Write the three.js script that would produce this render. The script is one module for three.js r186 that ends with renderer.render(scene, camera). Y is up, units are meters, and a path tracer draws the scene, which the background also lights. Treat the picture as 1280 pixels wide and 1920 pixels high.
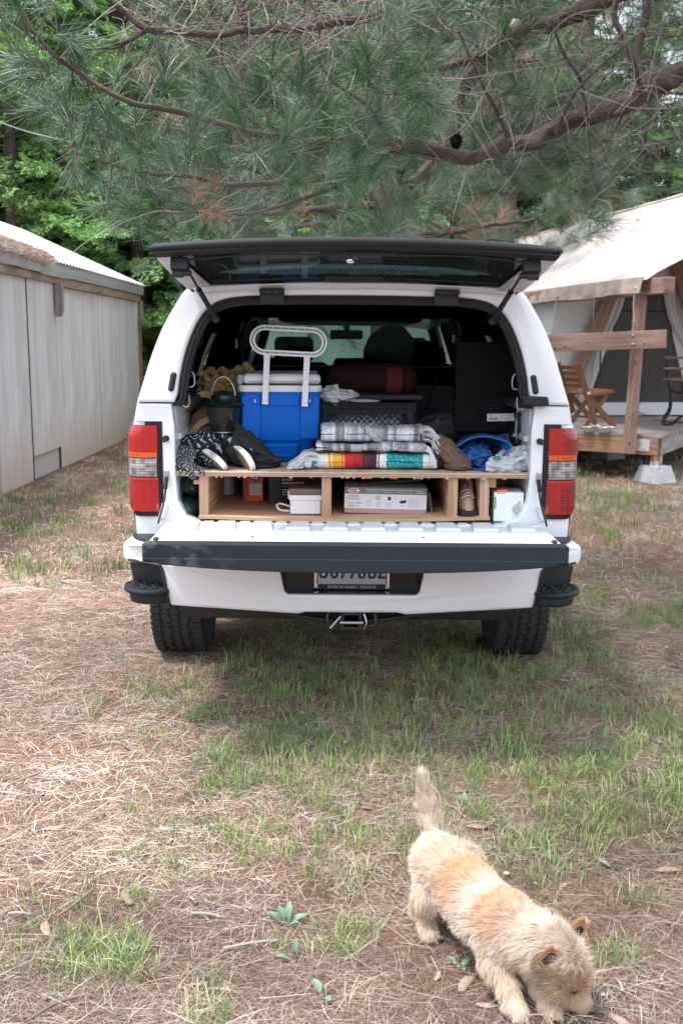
import * as THREE from 'three';
import { RoundedBoxGeometry } from 'three/addons/geometries/RoundedBoxGeometry.js';
import { mergeGeometries, mergeVertices, toCreasedNormals } from 'three/addons/utils/BufferGeometryUtils.js';
import { MarchingCubes } from 'three/addons/objects/MarchingCubes.js';

// ---------- camera, sky, sun, exposure ----------
const scene = new THREE.Scene();
const camera = new THREE.PerspectiveCamera(54.43, 682 / 1024, 0.05, 400);
const EYE = 1.74, PITCH = 9.73 * Math.PI / 180, ROLL = 0.45 * Math.PI / 180, FPX = 1867;
camera.position.set(0, EYE, 0);
camera.rotation.set(-PITCH, 0, ROLL, 'YXZ');
camera.focus = 4.0; camera.userData.fStop = 5;
const renderer = new THREE.WebGLRenderer({ antialias: true });
renderer.setSize(682, 1024);
renderer.toneMapping = THREE.LinearToneMapping;
renderer.toneMappingExposure = 2.08;
renderer.shadowMap.enabled = true;
{ // bright even overcast, a little brighter overhead
  const W = 64, H = 32, d = new Float32Array(W * H * 4);
  for (let y = 0; y < H; y++) for (let x = 0; x < W; x++) {
    const up = Math.max(0, Math.sin(((y + 0.5) / H - 0.5) * Math.PI)), l = 1.75 * (1 + 2 * up) / 3, i = (y * W + x) * 4;
    d[i] = l * 0.9; d[i + 1] = l * 0.985; d[i + 2] = l * 1.12; d[i + 3] = 1;
  }
  const t = new THREE.DataTexture(d, W, H, THREE.RGBAFormat, THREE.FloatType);
  t.mapping = THREE.EquirectangularReflectionMapping; t.magFilter = t.minFilter = THREE.LinearFilter; t.needsUpdate = true;
  scene.background = t; scene.environment = t;
}
const sun = new THREE.DirectionalLight(new THREE.Color(1, 0.97, 0.925), 2.6);
sun.position.set(-6, 16, -2.5); sun.target.position.set(0, 0, -5);
sun.castShadow = true; sun.shadow.radius = 16; sun.shadow.mapSize.set(2048, 2048);
Object.assign(sun.shadow.camera, { left: -16, right: 16, top: 16, bottom: -16, near: 1, far: 60 });
scene.add(sun, sun.target);

// ---------- helpers ----------
function rng(seed) { let s = seed | 0; return () => { s = (s + 0x6d2b79f5) | 0; let t = Math.imul(s ^ (s >>> 15), 1 | s); t = (t + Math.imul(t ^ (t >>> 7), 61 | t)) ^ t; return ((t ^ (t >>> 14)) >>> 0) / 4294967296; }; }
const rnd = rng(7), rr = (a, b, r = rnd) => a + (b - a) * r();
const V = (x, y, z) => new THREE.Vector3(x, y, z), PI = Math.PI;
const clamp = (x, a = 0, b = 1) => Math.min(b, Math.max(a, x)), lerp = (a, b, t) => a + (b - a) * t, sst = (a, b, x) => { const t = clamp((x - a) / (b - a)); return t * t * (3 - 2 * t); };
function at(x, y, D) { // photo pixel and distance ahead -> a point of the place
  const u0 = (x - 640) / FPX, v0 = (960 - y) / FPX, c = Math.cos(ROLL), s = Math.sin(ROLL), u = c * u0 - s * v0, v = s * u0 + c * v0;
  const dy = v * Math.cos(PITCH) - Math.sin(PITCH), dz = -v * Math.sin(PITCH) - Math.cos(PITCH), t = D / -dz;
  return V(u * t, EYE + dy * t, dz * t);
}
function ground(x, y) { const a = at(x, y, 1), t = EYE / (EYE - a.y); return V(a.x * t, 0, a.z * t); }
const h2 = (x, y, s = 0) => { let n = Math.imul(x | 0, 374761393) + Math.imul(y | 0, 668265263) + Math.imul(s | 0, 2147483647 - 1234567); n = Math.imul(n ^ (n >>> 13), 1274126177); return ((n ^ (n >>> 16)) >>> 0) / 4294967296; };
function vn(x, y, per = 0, s = 0) { // value noise, tiling with period per
  let i = Math.floor(x), j = Math.floor(y); const f = x - i, g = y - j, m = (k) => per ? ((k % per) + per) % per : k;
  const a = f * f * (3 - 2 * f), b = g * g * (3 - 2 * g);
  return lerp(lerp(h2(m(i), m(j), s), h2(m(i + 1), m(j), s), a), lerp(h2(m(i), m(j + 1), s), h2(m(i + 1), m(j + 1), s), a), b);
}
const fbm = (x, y, o = 4, per = 0, s = 0) => { let v = 0, a = 0.5, k = 1; for (let i = 0; i < o; i++) { v += a * vn(x * k, y * k, per * k, s + i); a *= 0.5; k *= 2; } return v / (1 - Math.pow(0.5, o)); };
function n3(x, y, z, s = 0) { const k = Math.floor(z), f = z - k, t = f * f * (3 - 2 * f); return lerp(vn(x, y, 0, s + k * 31), vn(x, y, 0, s + (k + 1) * 31), t) * 2 - 1; }
const s8 = (l) => 255 * (l <= 0.0031308 ? 12.92 * l : 1.055 * Math.pow(l, 1 / 2.4) - 0.055);
function tex(w, h, f, color = true) {
  const d = new Uint8Array(w * h * 4);
  for (let y = 0; y < h; y++) for (let x = 0; x < w; x++) {
    const c = f(x / w, y / h), i = (y * w + x) * 4, k = color ? s8 : (q) => 255 * q;
    for (let j = 0; j < 3; j++) d[i + j] = clamp(k(clamp(Array.isArray(c) ? c[j] : c)), 0, 255); d[i + 3] = 255;
  }
  const t = new THREE.DataTexture(d, w, h); t.magFilter = t.minFilter = THREE.LinearFilter; t.wrapS = t.wrapT = THREE.RepeatWrapping;
  if (color) t.colorSpace = THREE.SRGBColorSpace; t.needsUpdate = true; return t;
}
function canvasTex(w, h, draw, color = true, repeat = false) {
  const c = document.createElement('canvas'); c.width = w; c.height = h; draw(c.getContext('2d'), w, h);
  const t = new THREE.CanvasTexture(c); if (color) t.colorSpace = THREE.SRGBColorSpace;
  t.magFilter = THREE.LinearFilter; if (repeat) t.wrapS = t.wrapT = THREE.RepeatWrapping; return t;
}
const lin = (r, g, b) => new THREE.Color().setRGB(r, g, b);
function mat(c, rough = 0.7, o = {}) { return new THREE.MeshPhysicalMaterial({ color: c ? lin(...c) : 0xffffff, roughness: rough, side: THREE.DoubleSide, ...o }); }
const rep = (t, x, y) => { const c = t.clone(); c.repeat.set(x, y); c.needsUpdate = true; return c; };

function nz(g) { // plain triangles with position, normal, uv
  if (g.index) g = g.toNonIndexed();
  if (!g.attributes.normal) g.computeVertexNormals();
  if (!g.attributes.uv) g.setAttribute('uv', new THREE.BufferAttribute(new Float32Array(g.attributes.position.count * 2), 2));
  for (const k of Object.keys(g.attributes)) if (!['position', 'normal', 'uv', 'color'].includes(k)) g.deleteAttribute(k);
  return g;
}
function uvm(g, grain) { // uv in metres by face direction; u runs along the grain axis
  g = nz(g); const p = g.attributes.position, uv = g.attributes.uv, a = V(), b = V(), c = V();
  if (grain === undefined) { g.computeBoundingBox(); const s = g.boundingBox.getSize(V()); grain = s.x >= s.y && s.x >= s.z ? 0 : s.y >= s.z ? 1 : 2; }
  for (let i = 0; i < p.count; i += 3) {
    a.fromBufferAttribute(p, i); b.fromBufferAttribute(p, i + 1); c.fromBufferAttribute(p, i + 2);
    const n = b.clone().sub(a).cross(c.clone().sub(a)), q = [Math.abs(n.x), Math.abs(n.y), Math.abs(n.z)], ax = q.indexOf(Math.max(...q)), o = [0, 1, 2].filter((k) => k !== ax);
    let [iu, iv] = o; if (o.includes(grain)) { iu = grain; iv = o.find((k) => k !== grain); }
    [a, b, c].forEach((v, k) => uv.setXY(i + k, v.getComponent(iu), v.getComponent(iv) + ax * 0.37));
  }
  return g;
}
const E1 = new THREE.Euler(), M4 = (p, r = [0, 0, 0], s = [1, 1, 1]) => new THREE.Matrix4().compose(V(...p), new THREE.Quaternion().setFromEuler(E1.set(...r)), V(...s));
function mv(g, p = [0, 0, 0], r = [0, 0, 0], s = [1, 1, 1]) { return (Array.isArray(g) ? merge(g) : g).applyMatrix4(M4(p, r, s)); }
function box(w, h, d, p, r, e = 0.004) { // chamfered box, uv in metres along its longest side
  const m = Math.min(w, h, d); e = Math.min(e, m * 0.45);
  const g = uvm(e > 0 ? new RoundedBoxGeometry(w, h, d, 2, e) : new THREE.BoxGeometry(w, h, d)); const s = rnd() * 7; const u = g.attributes.uv; for (let i = 0; i < u.count; i++) u.setXY(i, u.getX(i) + s, u.getY(i) + s * 0.61);
  return mv(g, p, r);
}
function beam(a, b, w, h, e = 0.004, roll = 0) { // a squared timber from a to b
  const L = a.distanceTo(b), g = box(w, h, L, [0, 0, 0], [0, 0, roll], e), m = new THREE.Matrix4().lookAt(a, b, V(0, 1, 0.0001));
  g.applyMatrix4(m); return g.translate((a.x + b.x) / 2, (a.y + b.y) / 2, (a.z + b.z) / 2);
}
const cyl = (r1, r2, h, p, r, n = 20) => mv(nz(new THREE.CylinderGeometry(r1, r2, h, n)), p, r);
const sph = (r, p, s = [1, 1, 1], n = 20) => mv(nz(new THREE.SphereGeometry(r, n, Math.ceil(n * 0.7))), p, [0, 0, 0], s);
const lathe = (pts, n = 28, p, r) => mv(nz(new THREE.LatheGeometry(pts.map(([x, y]) => new THREE.Vector2(x, y)), n)), p, r);
function tube(pts, r, n = 6, seg, taper) { // swept round bar; taper gives its radius share along it
  const c = new THREE.CatmullRomCurve3(pts), k = seg ?? pts.length * 4, g = new THREE.TubeGeometry(c, k, r, n, false);
  if (taper) { const p = g.attributes.position, q = V(); for (let i = 0; i <= k; i++) { const o = c.getPointAt(i / k), s = taper(i / k); for (let j = 0; j <= n; j++) { const m = i * (n + 1) + j; q.fromBufferAttribute(p, m).sub(o).multiplyScalar(s).add(o); p.setXYZ(m, q.x, q.y, q.z); } } }
  const u = g.attributes.uv, L = c.getLength(); for (let i = 0; i < u.count; i++) u.setXY(i, u.getX(i) * L, u.getY(i) * 6.28 * r);
  return nz(g);
}
function grid(nu, nv, f, closed) { // smooth surface from f(u, v) -> Vector3
  const p = [], uv = [], ix = [], q = [];
  for (let j = 0; j <= nv; j++) for (let i = 0; i <= nu; i++) { const a = f(i / nu, j / nv); p.push(a.x, a.y, a.z); uv.push(i / nu, j / nv); }
  for (let j = 0; j < nv; j++) for (let i = 0; i < nu; i++) { const a = j * (nu + 1) + i, b = a + 1, c = a + nu + 1, d = c + 1; if (!closed || !closed(i / nu + 0.5 / nu, j / nv + 0.5 / nv)) ix.push(a, b, d, a, d, c); }
  const g = new THREE.BufferGeometry(); g.setAttribute('position', new THREE.Float32BufferAttribute(p, 3)); g.setAttribute('uv', new THREE.Float32BufferAttribute(uv, 2)); g.setIndex(ix);
  g.computeVertexNormals(); return nz(g);
}
function slab(nu, nv, f, th, skip) { // that surface given a thickness (back face offset along the normal), edges closed
  const e = 1e-3, off = (u, v) => { const a = f(u, v), n = f(Math.min(1, u + e), v).sub(f(Math.max(0, u - e), v)).cross(f(u, Math.min(1, v + e)).sub(f(u, Math.max(0, v - e)))).normalize(); return a.addScaledVector(n, -th); };
  const parts = [grid(nu, nv, f, skip), grid(nu, nv, off, skip)], n = Math.max(nu, nv);
  for (const k of [0, 1]) { parts.push(grid(n, 1, (u, v) => v ? off(u, k) : f(u, k))); parts.push(grid(n, 1, (u, v) => v ? off(k, u) : f(k, u))); }
  return merge(parts);
}
function shapeOf(pts, holes = []) { const s = new THREE.Shape(pts.map(([x, y]) => new THREE.Vector2(x, y))); for (const h of holes) s.holes.push(new THREE.Path(h.map(([x, y]) => new THREE.Vector2(x, y)))); return s; }
function extr(pts, depth, bevel = 0.004, p, r, holes = [], curveSegments = 8) { // outline in xy pulled along z, chamfered
  const g = new THREE.ExtrudeGeometry(Array.isArray(pts) ? shapeOf(pts, holes) : pts, { depth: depth - 2 * bevel, bevelEnabled: bevel > 0, bevelThickness: bevel, bevelSize: bevel, bevelOffset: -bevel, bevelSegments: 2, curveSegments });
  return mv(uvm(g.translate(0, 0, bevel)), p, r);
}
function rrect(x0, y0, x1, y1, r, n = 5) { const o = []; for (const [cx, cy, a] of [[x1 - r, y1 - r, 0], [x0 + r, y1 - r, 1], [x0 + r, y0 + r, 2], [x1 - r, y0 + r, 3]]) for (let i = 0; i <= n; i++) { const t = (a + i / n) * PI / 2; o.push([cx + r * Math.cos(t), cy + r * Math.sin(t)]); } return o; }
const smooth = (pts, n = 40, close = false) => new THREE.CatmullRomCurve3(pts.map(([x, y]) => V(x, y, 0)), close).getPoints(n).map((v) => [v.x, v.y]);
function merge(list) { const l = list.flat(Infinity).map(nz); const col = l.every((g) => g.attributes.color); if (!col) l.forEach((g) => g.deleteAttribute('color')); return l.length === 1 ? l[0] : mergeGeometries(l); }
const used = new Map();
function numbered(n) { const k = used.get(n) ?? 0; used.set(n, k + 1); return k ? n + '_' + String(k).padStart(3, '0') : n; }
function part(name, geo, m, parent, label) { // one mesh per part
  const o = new THREE.Mesh(merge([geo]), m); o.name = name; o.castShadow = o.receiveShadow = true; if (label) o.userData.label = label; parent.add(o); return o;
}
function tag(o, label, category, group) { if (label) o.userData.label = label; if (category) o.userData.category = category; if (group) o.userData.group = group; return o; }
function thing(name, label, category, p = [0, 0, 0], turn = 0, group) { const o = new THREE.Group(); o.name = numbered(name); o.position.set(...p); o.rotation.y = turn; scene.add(o); return tag(o, label, category, group); }
function single(name, label, category, geo, m, p = [0, 0, 0], group) { const o = part(numbered(name), geo, m, scene); o.position.set(...p); return tag(o, label, category, group); }
function struct(name, geo, m) { const o = part(name, geo, m, scene); o.userData.kind = 'structure'; return o; }
function stuff(o) { o.userData.kind = 'stuff'; return o; }
function inst(name, geo, m, list, parent, colors) { // many small copies: foliage, litter
  const o = new THREE.InstancedMesh(merge([geo]), m, list.length); list.forEach((q, i) => o.setMatrixAt(i, q)); if (colors) colors.forEach((c, i) => o.setColorAt(i, c));
  o.name = name; o.castShadow = o.receiveShadow = true; stuff(o); (parent ?? scene).add(o); return o;
}
function copyThing(src, label, p, turn = 0, s = 1) { const c = src.clone(); c.name = numbered(src.name.replace(/_\d{3}$/, '')); c.position.set(...p); c.rotation.y = turn; c.scale.multiplyScalar(s); scene.add(c); c.userData = { ...src.userData }; if (label) c.userData.label = label; return c; }
function blob(n, f, seed = 1, amp = 0.1, freq = 3, flat = -1) { // soft heap: unit ball pushed about by folds, then shaped by f
  const g = new THREE.SphereGeometry(1, n, Math.round(n * 0.7)), p = g.attributes.position;
  for (let i = 0; i < p.count; i++) {
    let x = p.getX(i), y = p.getY(i), z = p.getZ(i); const w = n3(x * freq, y * freq, z * freq + 5, seed), rdg = 1 - Math.abs(n3(x * freq * 1.3 + 9 + w * 0.8, y * freq * 1.3, z * freq * 1.3, seed + 50)) * 2, k = 1 + amp * (w + 0.9 * rdg + 0.5 * n3(x * freq * 3, y * freq * 3, z * freq * 3, seed + 9));
    x *= k; y *= k; z *= k; y = Math.max(y, flat); const q = f(V(x, y, z)); p.setXYZ(i, q.x, q.y, q.z);
  }
  const m = mergeVertices(new THREE.BufferGeometry().setIndex(g.index.clone()).setAttribute('position', p.clone()), 1e-5); m.computeVertexNormals();
  const key = (q, k) => [q.getX(k), q.getY(k), q.getZ(k)].map((c) => Math.round(c * 1e4)).join(), at2 = new Map(); for (let i = 0; i < m.attributes.position.count; i++) at2.set(key(m.attributes.position, i), i);
  for (let i = 0; i < p.count; i++) { const k = at2.get(key(p, i)); if (k !== undefined) g.attributes.normal.setXYZ(i, m.attributes.normal.getX(k), m.attributes.normal.getY(k), m.attributes.normal.getZ(k)); }
  return nz(g);
}

// ---------- shared textures and materials ----------
const grainTex = (base, dark, k, seed, knots = 0) => tex(512, 512, (u, v) => { // wood, grain along u
  const w = fbm(u * 4, v * 6, 3, 4, seed), g = fbm(u * 3 + w * 0.5, v * 60, 3, 0, seed + 3) * 0.6 + 0.4 * fbm(u * 2, (v + 0.08 * w) * 22, 2, 0, seed + 7), f = clamp((g - 0.5) * k + 0.5);
  let c = [0, 1, 2].map((i) => lerp(base[i], dark[i], f) * (0.86 + 0.28 * fbm(u * 3, v * 3, 3, 3, seed + 11)));
  for (let q = 0; q < knots; q++) { const kx = h2(q, 1, seed), ky = h2(q, 2, seed), r = Math.hypot((u - kx) * 1.0, (v - ky) * 1.5) / (0.012 + 0.012 * h2(q, 3, seed)); if (r < 1.6) { const t = sst(1.6, 0.6, r); c = c.map((x, i) => lerp(x, dark[i] * 0.45, t)); } }
  return c;
});
const T = {
  ply: grainTex([0.64, 0.5, 0.385], [0.42, 0.29, 0.19], 1.9, 3), fir: grainTex([0.6, 0.4, 0.275], [0.36, 0.19, 0.11], 2.8, 8),
  cedar: grainTex([0.37, 0.25, 0.2], [0.2, 0.11, 0.08], 1.8, 21, 12), greywood: grainTex([0.35, 0.31, 0.29], [0.19, 0.16, 0.15], 1.8, 33, 6), teak: grainTex([0.25, 0.1, 0.035], [0.13, 0.045, 0.016], 1.6, 41),
  cloth: tex(128, 128, (u, v) => 0.5 + 0.25 * Math.sin(u * 128 * PI) * Math.sin(v * 128 * PI) + 0.4 * (vn(u * 64, v * 64, 64) - 0.5), false),
  rough: tex(256, 256, (u, v) => fbm(u * 16, v * 16, 4, 16, 5), false),
  speck: tex(256, 256, (u, v) => 0.75 + 0.25 * fbm(u * 32, v * 32, 3, 32, 9), false),
};
const clothBump = rep(T.cloth, 6, 6);
const M = {
  white: mat([0.74, 0.755, 0.78], 0.32, { clearcoat: 1, clearcoatRoughness: 0.06 }), bedwhite: mat([0.6, 0.615, 0.645], 0.5, { bumpMap: rep(T.rough, 4, 4), bumpScale: 0.0006 }),
  black: mat([0.012, 0.013, 0.015], 0.55), gloss: mat([0.01, 0.011, 0.013], 0.18), rubber: mat([0.012, 0.012, 0.013], 0.75), trim: mat([0.015, 0.018, 0.023], 0.5, { specularIntensity: 0.6, bumpMap: rep(T.rough, 9, 9), bumpScale: 0.0005 }),
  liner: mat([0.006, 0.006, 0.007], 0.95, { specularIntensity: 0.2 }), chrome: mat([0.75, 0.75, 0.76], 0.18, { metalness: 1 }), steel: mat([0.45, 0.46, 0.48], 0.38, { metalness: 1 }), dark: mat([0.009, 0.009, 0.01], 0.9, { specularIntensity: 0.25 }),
  tint: mat([0.42, 0.5, 0.47], 0.03, { transmission: 1, thickness: 0, ior: 1.5, specularIntensity: 0.08 }), smoke: mat([0.16, 0.2, 0.2], 0.03, { transmission: 1, thickness: 0, ior: 1.5, specularIntensity: 0.3 }),
  ply: mat(null, 0.75, { map: T.ply }), fir: mat(null, 0.75, { map: T.fir }), cedar: mat(null, 0.8, { map: T.cedar }), greywood: mat(null, 0.85, { map: T.greywood }), teak: mat(null, 0.55, { map: T.teak }),
  whiteplastic: mat([0.72, 0.72, 0.74], 0.45), blackcloth: mat([0.009, 0.009, 0.011], 0.95, { specularIntensity: 0.3, bumpMap: clothBump, bumpScale: 0.0008 }),
};

// ---------- ground ----------
const gy = (x, z) => 0.035 * (fbm(x * 0.8 + 40, z * 0.8 + 40, 3) - 0.5) * sst(0, 2, Math.hypot(x, z)) + 0.012 * (fbm(x * 5 + 9, z * 5, 2) - 0.5);
const grassiness = (x, z) => { // where the grass grows thick
  const D = -z, n = fbm(x * 1.1 + 20, z * 1.1 + 7, 3), m = fbm(x * 4 + 3, z * 4 + 8, 2);
  let w = 0.16;
  w += 0.5 * sst(-1.15, -0.2, x) * sst(2.7, 3.5, D) * (1 - 0.75 * sst(5.3, 6.6, D)) * (1 - 0.65 * sst(0.9, 1.7, x) * sst(3.9, 4.6, D));
  w += 0.16 * sst(-1.2, -2.2, x) * sst(4.6, 6, D) * (1 - sst(9, 13, D));
  w += 0.12 * sst(1, 1.6, x) * (1 - sst(0.35, 0.6, Math.abs(D - 6.3) / 2.2)) + 0.15 * sst(0.4, 0.9, x) * sst(2.3, 2.9, D);
  w -= 0.16 * sst(-0.4, -1.5, x) * (1 - sst(4.2, 5, D));
  return clamp((w + (n - 0.5) * 0.75 + (m - 0.5) * 0.55) * 1.3);
};
const litterTex = canvasTex(1024, 1024, (g, w) => {
  const r = rng(5); g.fillStyle = '#6d5547'; g.fillRect(0, 0, w, w);
  const cs = ['#a4826c', '#b79a84', '#8a5f4a', '#c7b09a', '#70503f', '#9a6c55', '#d3c3b2', '#5a4337', '#ab8f72', '#8d7a62'];
  for (let i = 0; i < 15000; i++) {
    const x = r() * w, y = r() * w, a = r() * 6.283, l = 14 + r() * 62, b = (r() - 0.5) * 14; g.strokeStyle = cs[Math.floor(r() * cs.length)]; g.lineWidth = 0.7 + r() * 1.2;
    for (const ox of [-w, 0, w]) for (const oy of [-w, 0, w]) { if (x + ox < -80 || x + ox > w + 80 || y + oy < -80 || y + oy > w + 80) continue; g.beginPath(); g.moveTo(x + ox, y + oy); g.quadraticCurveTo(x + ox + Math.cos(a) * l / 2 - Math.sin(a) * b, y + oy + Math.sin(a) * l / 2 + Math.cos(a) * b, x + ox + Math.cos(a) * l, y + oy + Math.sin(a) * l); g.stroke(); }
  }
}, true, true);
{
  const xs = [], zs = []; for (let i = 0; i <= 190; i++) { const t = i / 95 - 1; xs.push(Math.sinh(t * 5.2) / Math.sinh(5.2) * 130); } for (let i = 0; i <= 240; i++) { const t = i / 120 - 1; zs.push(-5 + Math.sinh(t * 4.8) / Math.sinh(4.8) * 170); }
  const p = [], uv = [], c = [], ix = [], nx = xs.length;
  for (const z of zs) for (const x of xs) {
    p.push(x, gy(x, z), z); uv.push(x / 1.25, z / 1.25);
    const q = fbm(x * 0.9 + 3, z * 0.9 + 1, 4), r = fbm(x * 2.7 + 30, z * 2.7, 3, 0, 4), s = fbm(x * 7, z * 7, 2, 0, 8), D = -z, pale = 0.75 + 0.55 * q + 0.2 * (s - 0.5);
    const red = sst(0.5, 0.72, r) + 0.8 * sst(-2.9, -3.6, x) * sst(9, 11, D), gr = 0.5 * grassiness(x, z), soilShade = 0.45 * sst(0.56, 0.7, fbm(x * 1.6 + 70, z * 1.6, 3, 0, 2)) + 0.3 * sst(0.9, 1.8, x) * sst(3.4, 4.6, D) * (1 - sst(7, 10, D));  // right-hand term paints in the shade there; the noise term is bare soil
    const k = pale * (1 - clamp(soilShade) * 0.6); c.push(k * (1.02 + 0.05 * red), k * (0.98 - 0.07 * red + 0.08 * gr), k * (1.0 - 0.1 * red - 0.12 * gr));
  }
  for (let j = 0; j < zs.length - 1; j++) for (let i = 0; i < nx - 1; i++) { const a = j * nx + i; ix.push(a, a + nx, a + nx + 1, a, a + nx + 1, a + 1); }
  const g = new THREE.BufferGeometry(); g.setAttribute('position', new THREE.Float32BufferAttribute(p, 3)); g.setAttribute('uv', new THREE.Float32BufferAttribute(uv, 2)); g.setAttribute('color', new THREE.Float32BufferAttribute(c, 3)); g.setIndex(ix); g.computeVertexNormals();
  struct('ground', g, mat([0.52, 0.5, 0.51], 0.95, { map: litterTex, vertexColors: true, bumpMap: litterTex, bumpScale: 0.006 }));
}

// ---------- shed on the left ----------
{
  const X = -3.85, shed = thing('wooden_shed', 'long whitewashed plywood shed with a pale metal roof, left of the truck', 'shed', [X, 0, -13]);
  const sideTex = tex(512, 512, (u, v) => { const st = fbm(u * 60, v * 3, 3, 0, 61) * 0.6 + 0.4 * h2(Math.floor(u * 12), 3, 60), gv = sst(0.86, 0.93, (u * 12) % 1), pa = fbm(u * 5, v * 5, 4, 5, 62), dirt = sst(0.32, 0, v + 0.25 * (fbm(u * 14, v * 6, 3, 0, 63) - 0.5)), w = clamp(0.66 + 0.8 * (st - 0.5) + 0.6 * (pa - 0.5) - 0.5 * gv); const a = [0.7, 0.685, 0.68], b = [0.43, 0.405, 0.395], d = [0.52, 0.4, 0.31]; return [0, 1, 2].map((i) => lerp(lerp(b[i], a[i], w), d[i], dirt * 0.8)); });
  const sideM = mat(null, 0.9, { map: sideTex });
  const edges = [7.5, 8.7, 9.9, 11.1, 12.3, 13.5, 14.7, 15.9, 17.1, 18.3, 18.95];
  for (let i = 0; i < edges.length - 1; i++) {
    const w = edges[i + 1] - edges[i] - 0.012, lift = i === 4 ? 0.3 : 0.0, out = i === 4 ? 0.022 : [0, 0.004, 0, 0.006][i % 4], pts = [[0, -0.016]]; let x = 0;
    while (x < w - 0.02) { const s = Math.min(w, x + 0.09); pts.push([x, 0.004], [Math.min(s, w), 0.004]); if (s + 0.012 < w) pts.push([s + 0.003, -0.001], [s + 0.009, -0.001]); x = s + 0.012; }
    pts.push([w, -0.016]);
    const g = new THREE.ExtrudeGeometry(shapeOf(pts), { depth: 2.5 - lift, bevelEnabled: false }); g.rotateX(-PI / 2); const q = nz(g), P = q.attributes.position, U = q.attributes.uv; // x along wall, z outward (negated), y up
    for (let k = 0; k < P.count; k++) U.setXY(k, P.getX(k) / 1.224, (P.getY(k) + lift) / 2.5);
    q.rotateY(PI / 2); part('wall_panel', q.translate(out, lift, -edges[i] + 13), sideM, shed).rotation.z = [0.0, 0.002, -0.002][i % 3];
  }
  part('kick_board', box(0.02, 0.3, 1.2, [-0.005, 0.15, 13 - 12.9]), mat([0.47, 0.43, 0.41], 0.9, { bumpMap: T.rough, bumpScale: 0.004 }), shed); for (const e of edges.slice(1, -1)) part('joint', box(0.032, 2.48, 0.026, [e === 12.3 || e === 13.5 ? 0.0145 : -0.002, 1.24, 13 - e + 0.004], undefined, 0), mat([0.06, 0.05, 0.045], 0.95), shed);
  part('wall', [box(0.05, 2.46, 11.4, [-0.06, 1.23, -0.2]), box(4.2, 2.46, 0.08, [-2.1, 1.23, -5.93]), box(4.2, 2.46, 0.08, [-2.1, 1.23, 5.4])], M.greywood, shed);
  part('header_beam', box(0.09, 0.1, 11.5, [0.02, 2.51, -0.25]), mat(null, 0.85, { map: T.greywood, color: lin(1.15, 0.98, 0.88) }), shed);
  part('header_beam', [box(0.07, 0.05, 5.2, [0.05, 2.455, -3.2], [0, 0, 0.1]), box(0.1, 0.035, 0.9, [0.075, 2.47, -2.6], [0.05, 0.1, 0.2])], M.cedar, shed, 'splintered pale length of timber under the roof edge');
  part('block', extr([[-0.05, 0], [0.05, 0.09], [0.05, 0.42], [-0.05, 0.42]], 0.09, 0.004, [0.06, 2.03, 13 - 13.45], [0, PI / 2, 0]), M.greywood, shed, 'dark wooden block hanging under the eave');
  part('post', box(0.12, 2.5, 0.12, [0.0, 1.25, -6.02]), M.cedar, shed); part('corner_cap', box(0.16, 0.42, 0.14, [0.01, 2.25, -6.05]), M.greywood, shed);
  const tinTex = tex(256, 256, (u, v) => { const n = fbm(u * 8, v * 4, 4, 0, 71), r = sst(0.7, 0.8, fbm(u * 20, v * 20, 3, 0, 72)); return [0, 1, 2].map((i) => lerp(lerp(0.36, 0.5, n), [0.3, 0.15, 0.09][i], r * 0.6)); });
  const tin = mat(null, 0.5, { map: tinTex, metalness: 0.3 });
  part('fascia', slab(60, 6, (u, v) => V(0.1 + 0.015 * Math.sin(v * 3) + 0.03 * sst(0.25, 0.0, Math.abs(u - 0.42)) * (1 - v) * Math.sin(u * 90), 2.56 + v * 0.17 - 0.02 * sst(0.1, 0, Math.abs(u - 0.5)) * (1 - v), 5.6 - u * 11.7), 0.004), tin, shed);
  const roof = (u, v) => V(0.14 - v * 2.2, 2.74 + v * 0.98 + 0.014 * Math.sin(u * 11.8 * 40), 5.7 - u * 11.8);
  part('roof', slab(760, 2, roof, 0.006), mat([0.72, 0.72, 0.73], 0.45, { metalness: 0.1 }), shed);
  part('roof', slab(20, 2, (u, v) => V(-2.06 - v * 2.3, 3.72 - v * 1.0, 5.7 - u * 11.8), 0.006), tin, shed);
  const r = rng(12), lit = []; for (let i = 0; i < 5200; i++) { const z = -12.2 + 1.6 + r() * 4.4, f = clamp((z + 12.2) / 3), k = r() * r(); const kk = k * 0.75 * f - 0.05 * r(); lit.push(M4([0.13 - kk, 2.745 + kk * 0.445 + 0.02 * r() - (kk < 0.02 ? 0.1 * r() * r() : 0), z + 10.6], [r() * 0.8 - 0.4, r() * 6.3, r() * 0.5 - 0.25 - 0.8 * sst(0.1, 0, k) * r()], [1, 1, 1])); }
  inst('needle_litter', [new THREE.PlaneGeometry(0.16, 0.004), mv(new THREE.PlaneGeometry(0.14, 0.004), [0.01, 0.012, 0.015], [0.5, 0.6, 0.2])], mat([0.5, 0.385, 0.32], 0.9), lit, shed);
}
// ---------- wire fence behind ----------
{
  const f = thing('wire_fence', 'square wire mesh fence on wooden posts behind the shed and truck', 'fence', [0, 0, -20.5]);
  for (let x = -8.6; x < 6; x += 2.4) part('post', cyl(0.05, 0.06, 1.6, [x, 0.8, 0], undefined, 8), M.greywood, f);
  const w = []; for (let y = 0.1; y < 1.5; y += 0.1) w.push(box(15, 0.004, 0.004, [-1.2, y, 0.06], undefined, 0)); for (let x = -8.7; x < 6.3; x += 0.1) w.push(box(0.004, 1.4, 0.004, [x, 0.8, 0.064], undefined, 0));
  stuff(part('wire_mesh', w, M.steel, f));
}
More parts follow.
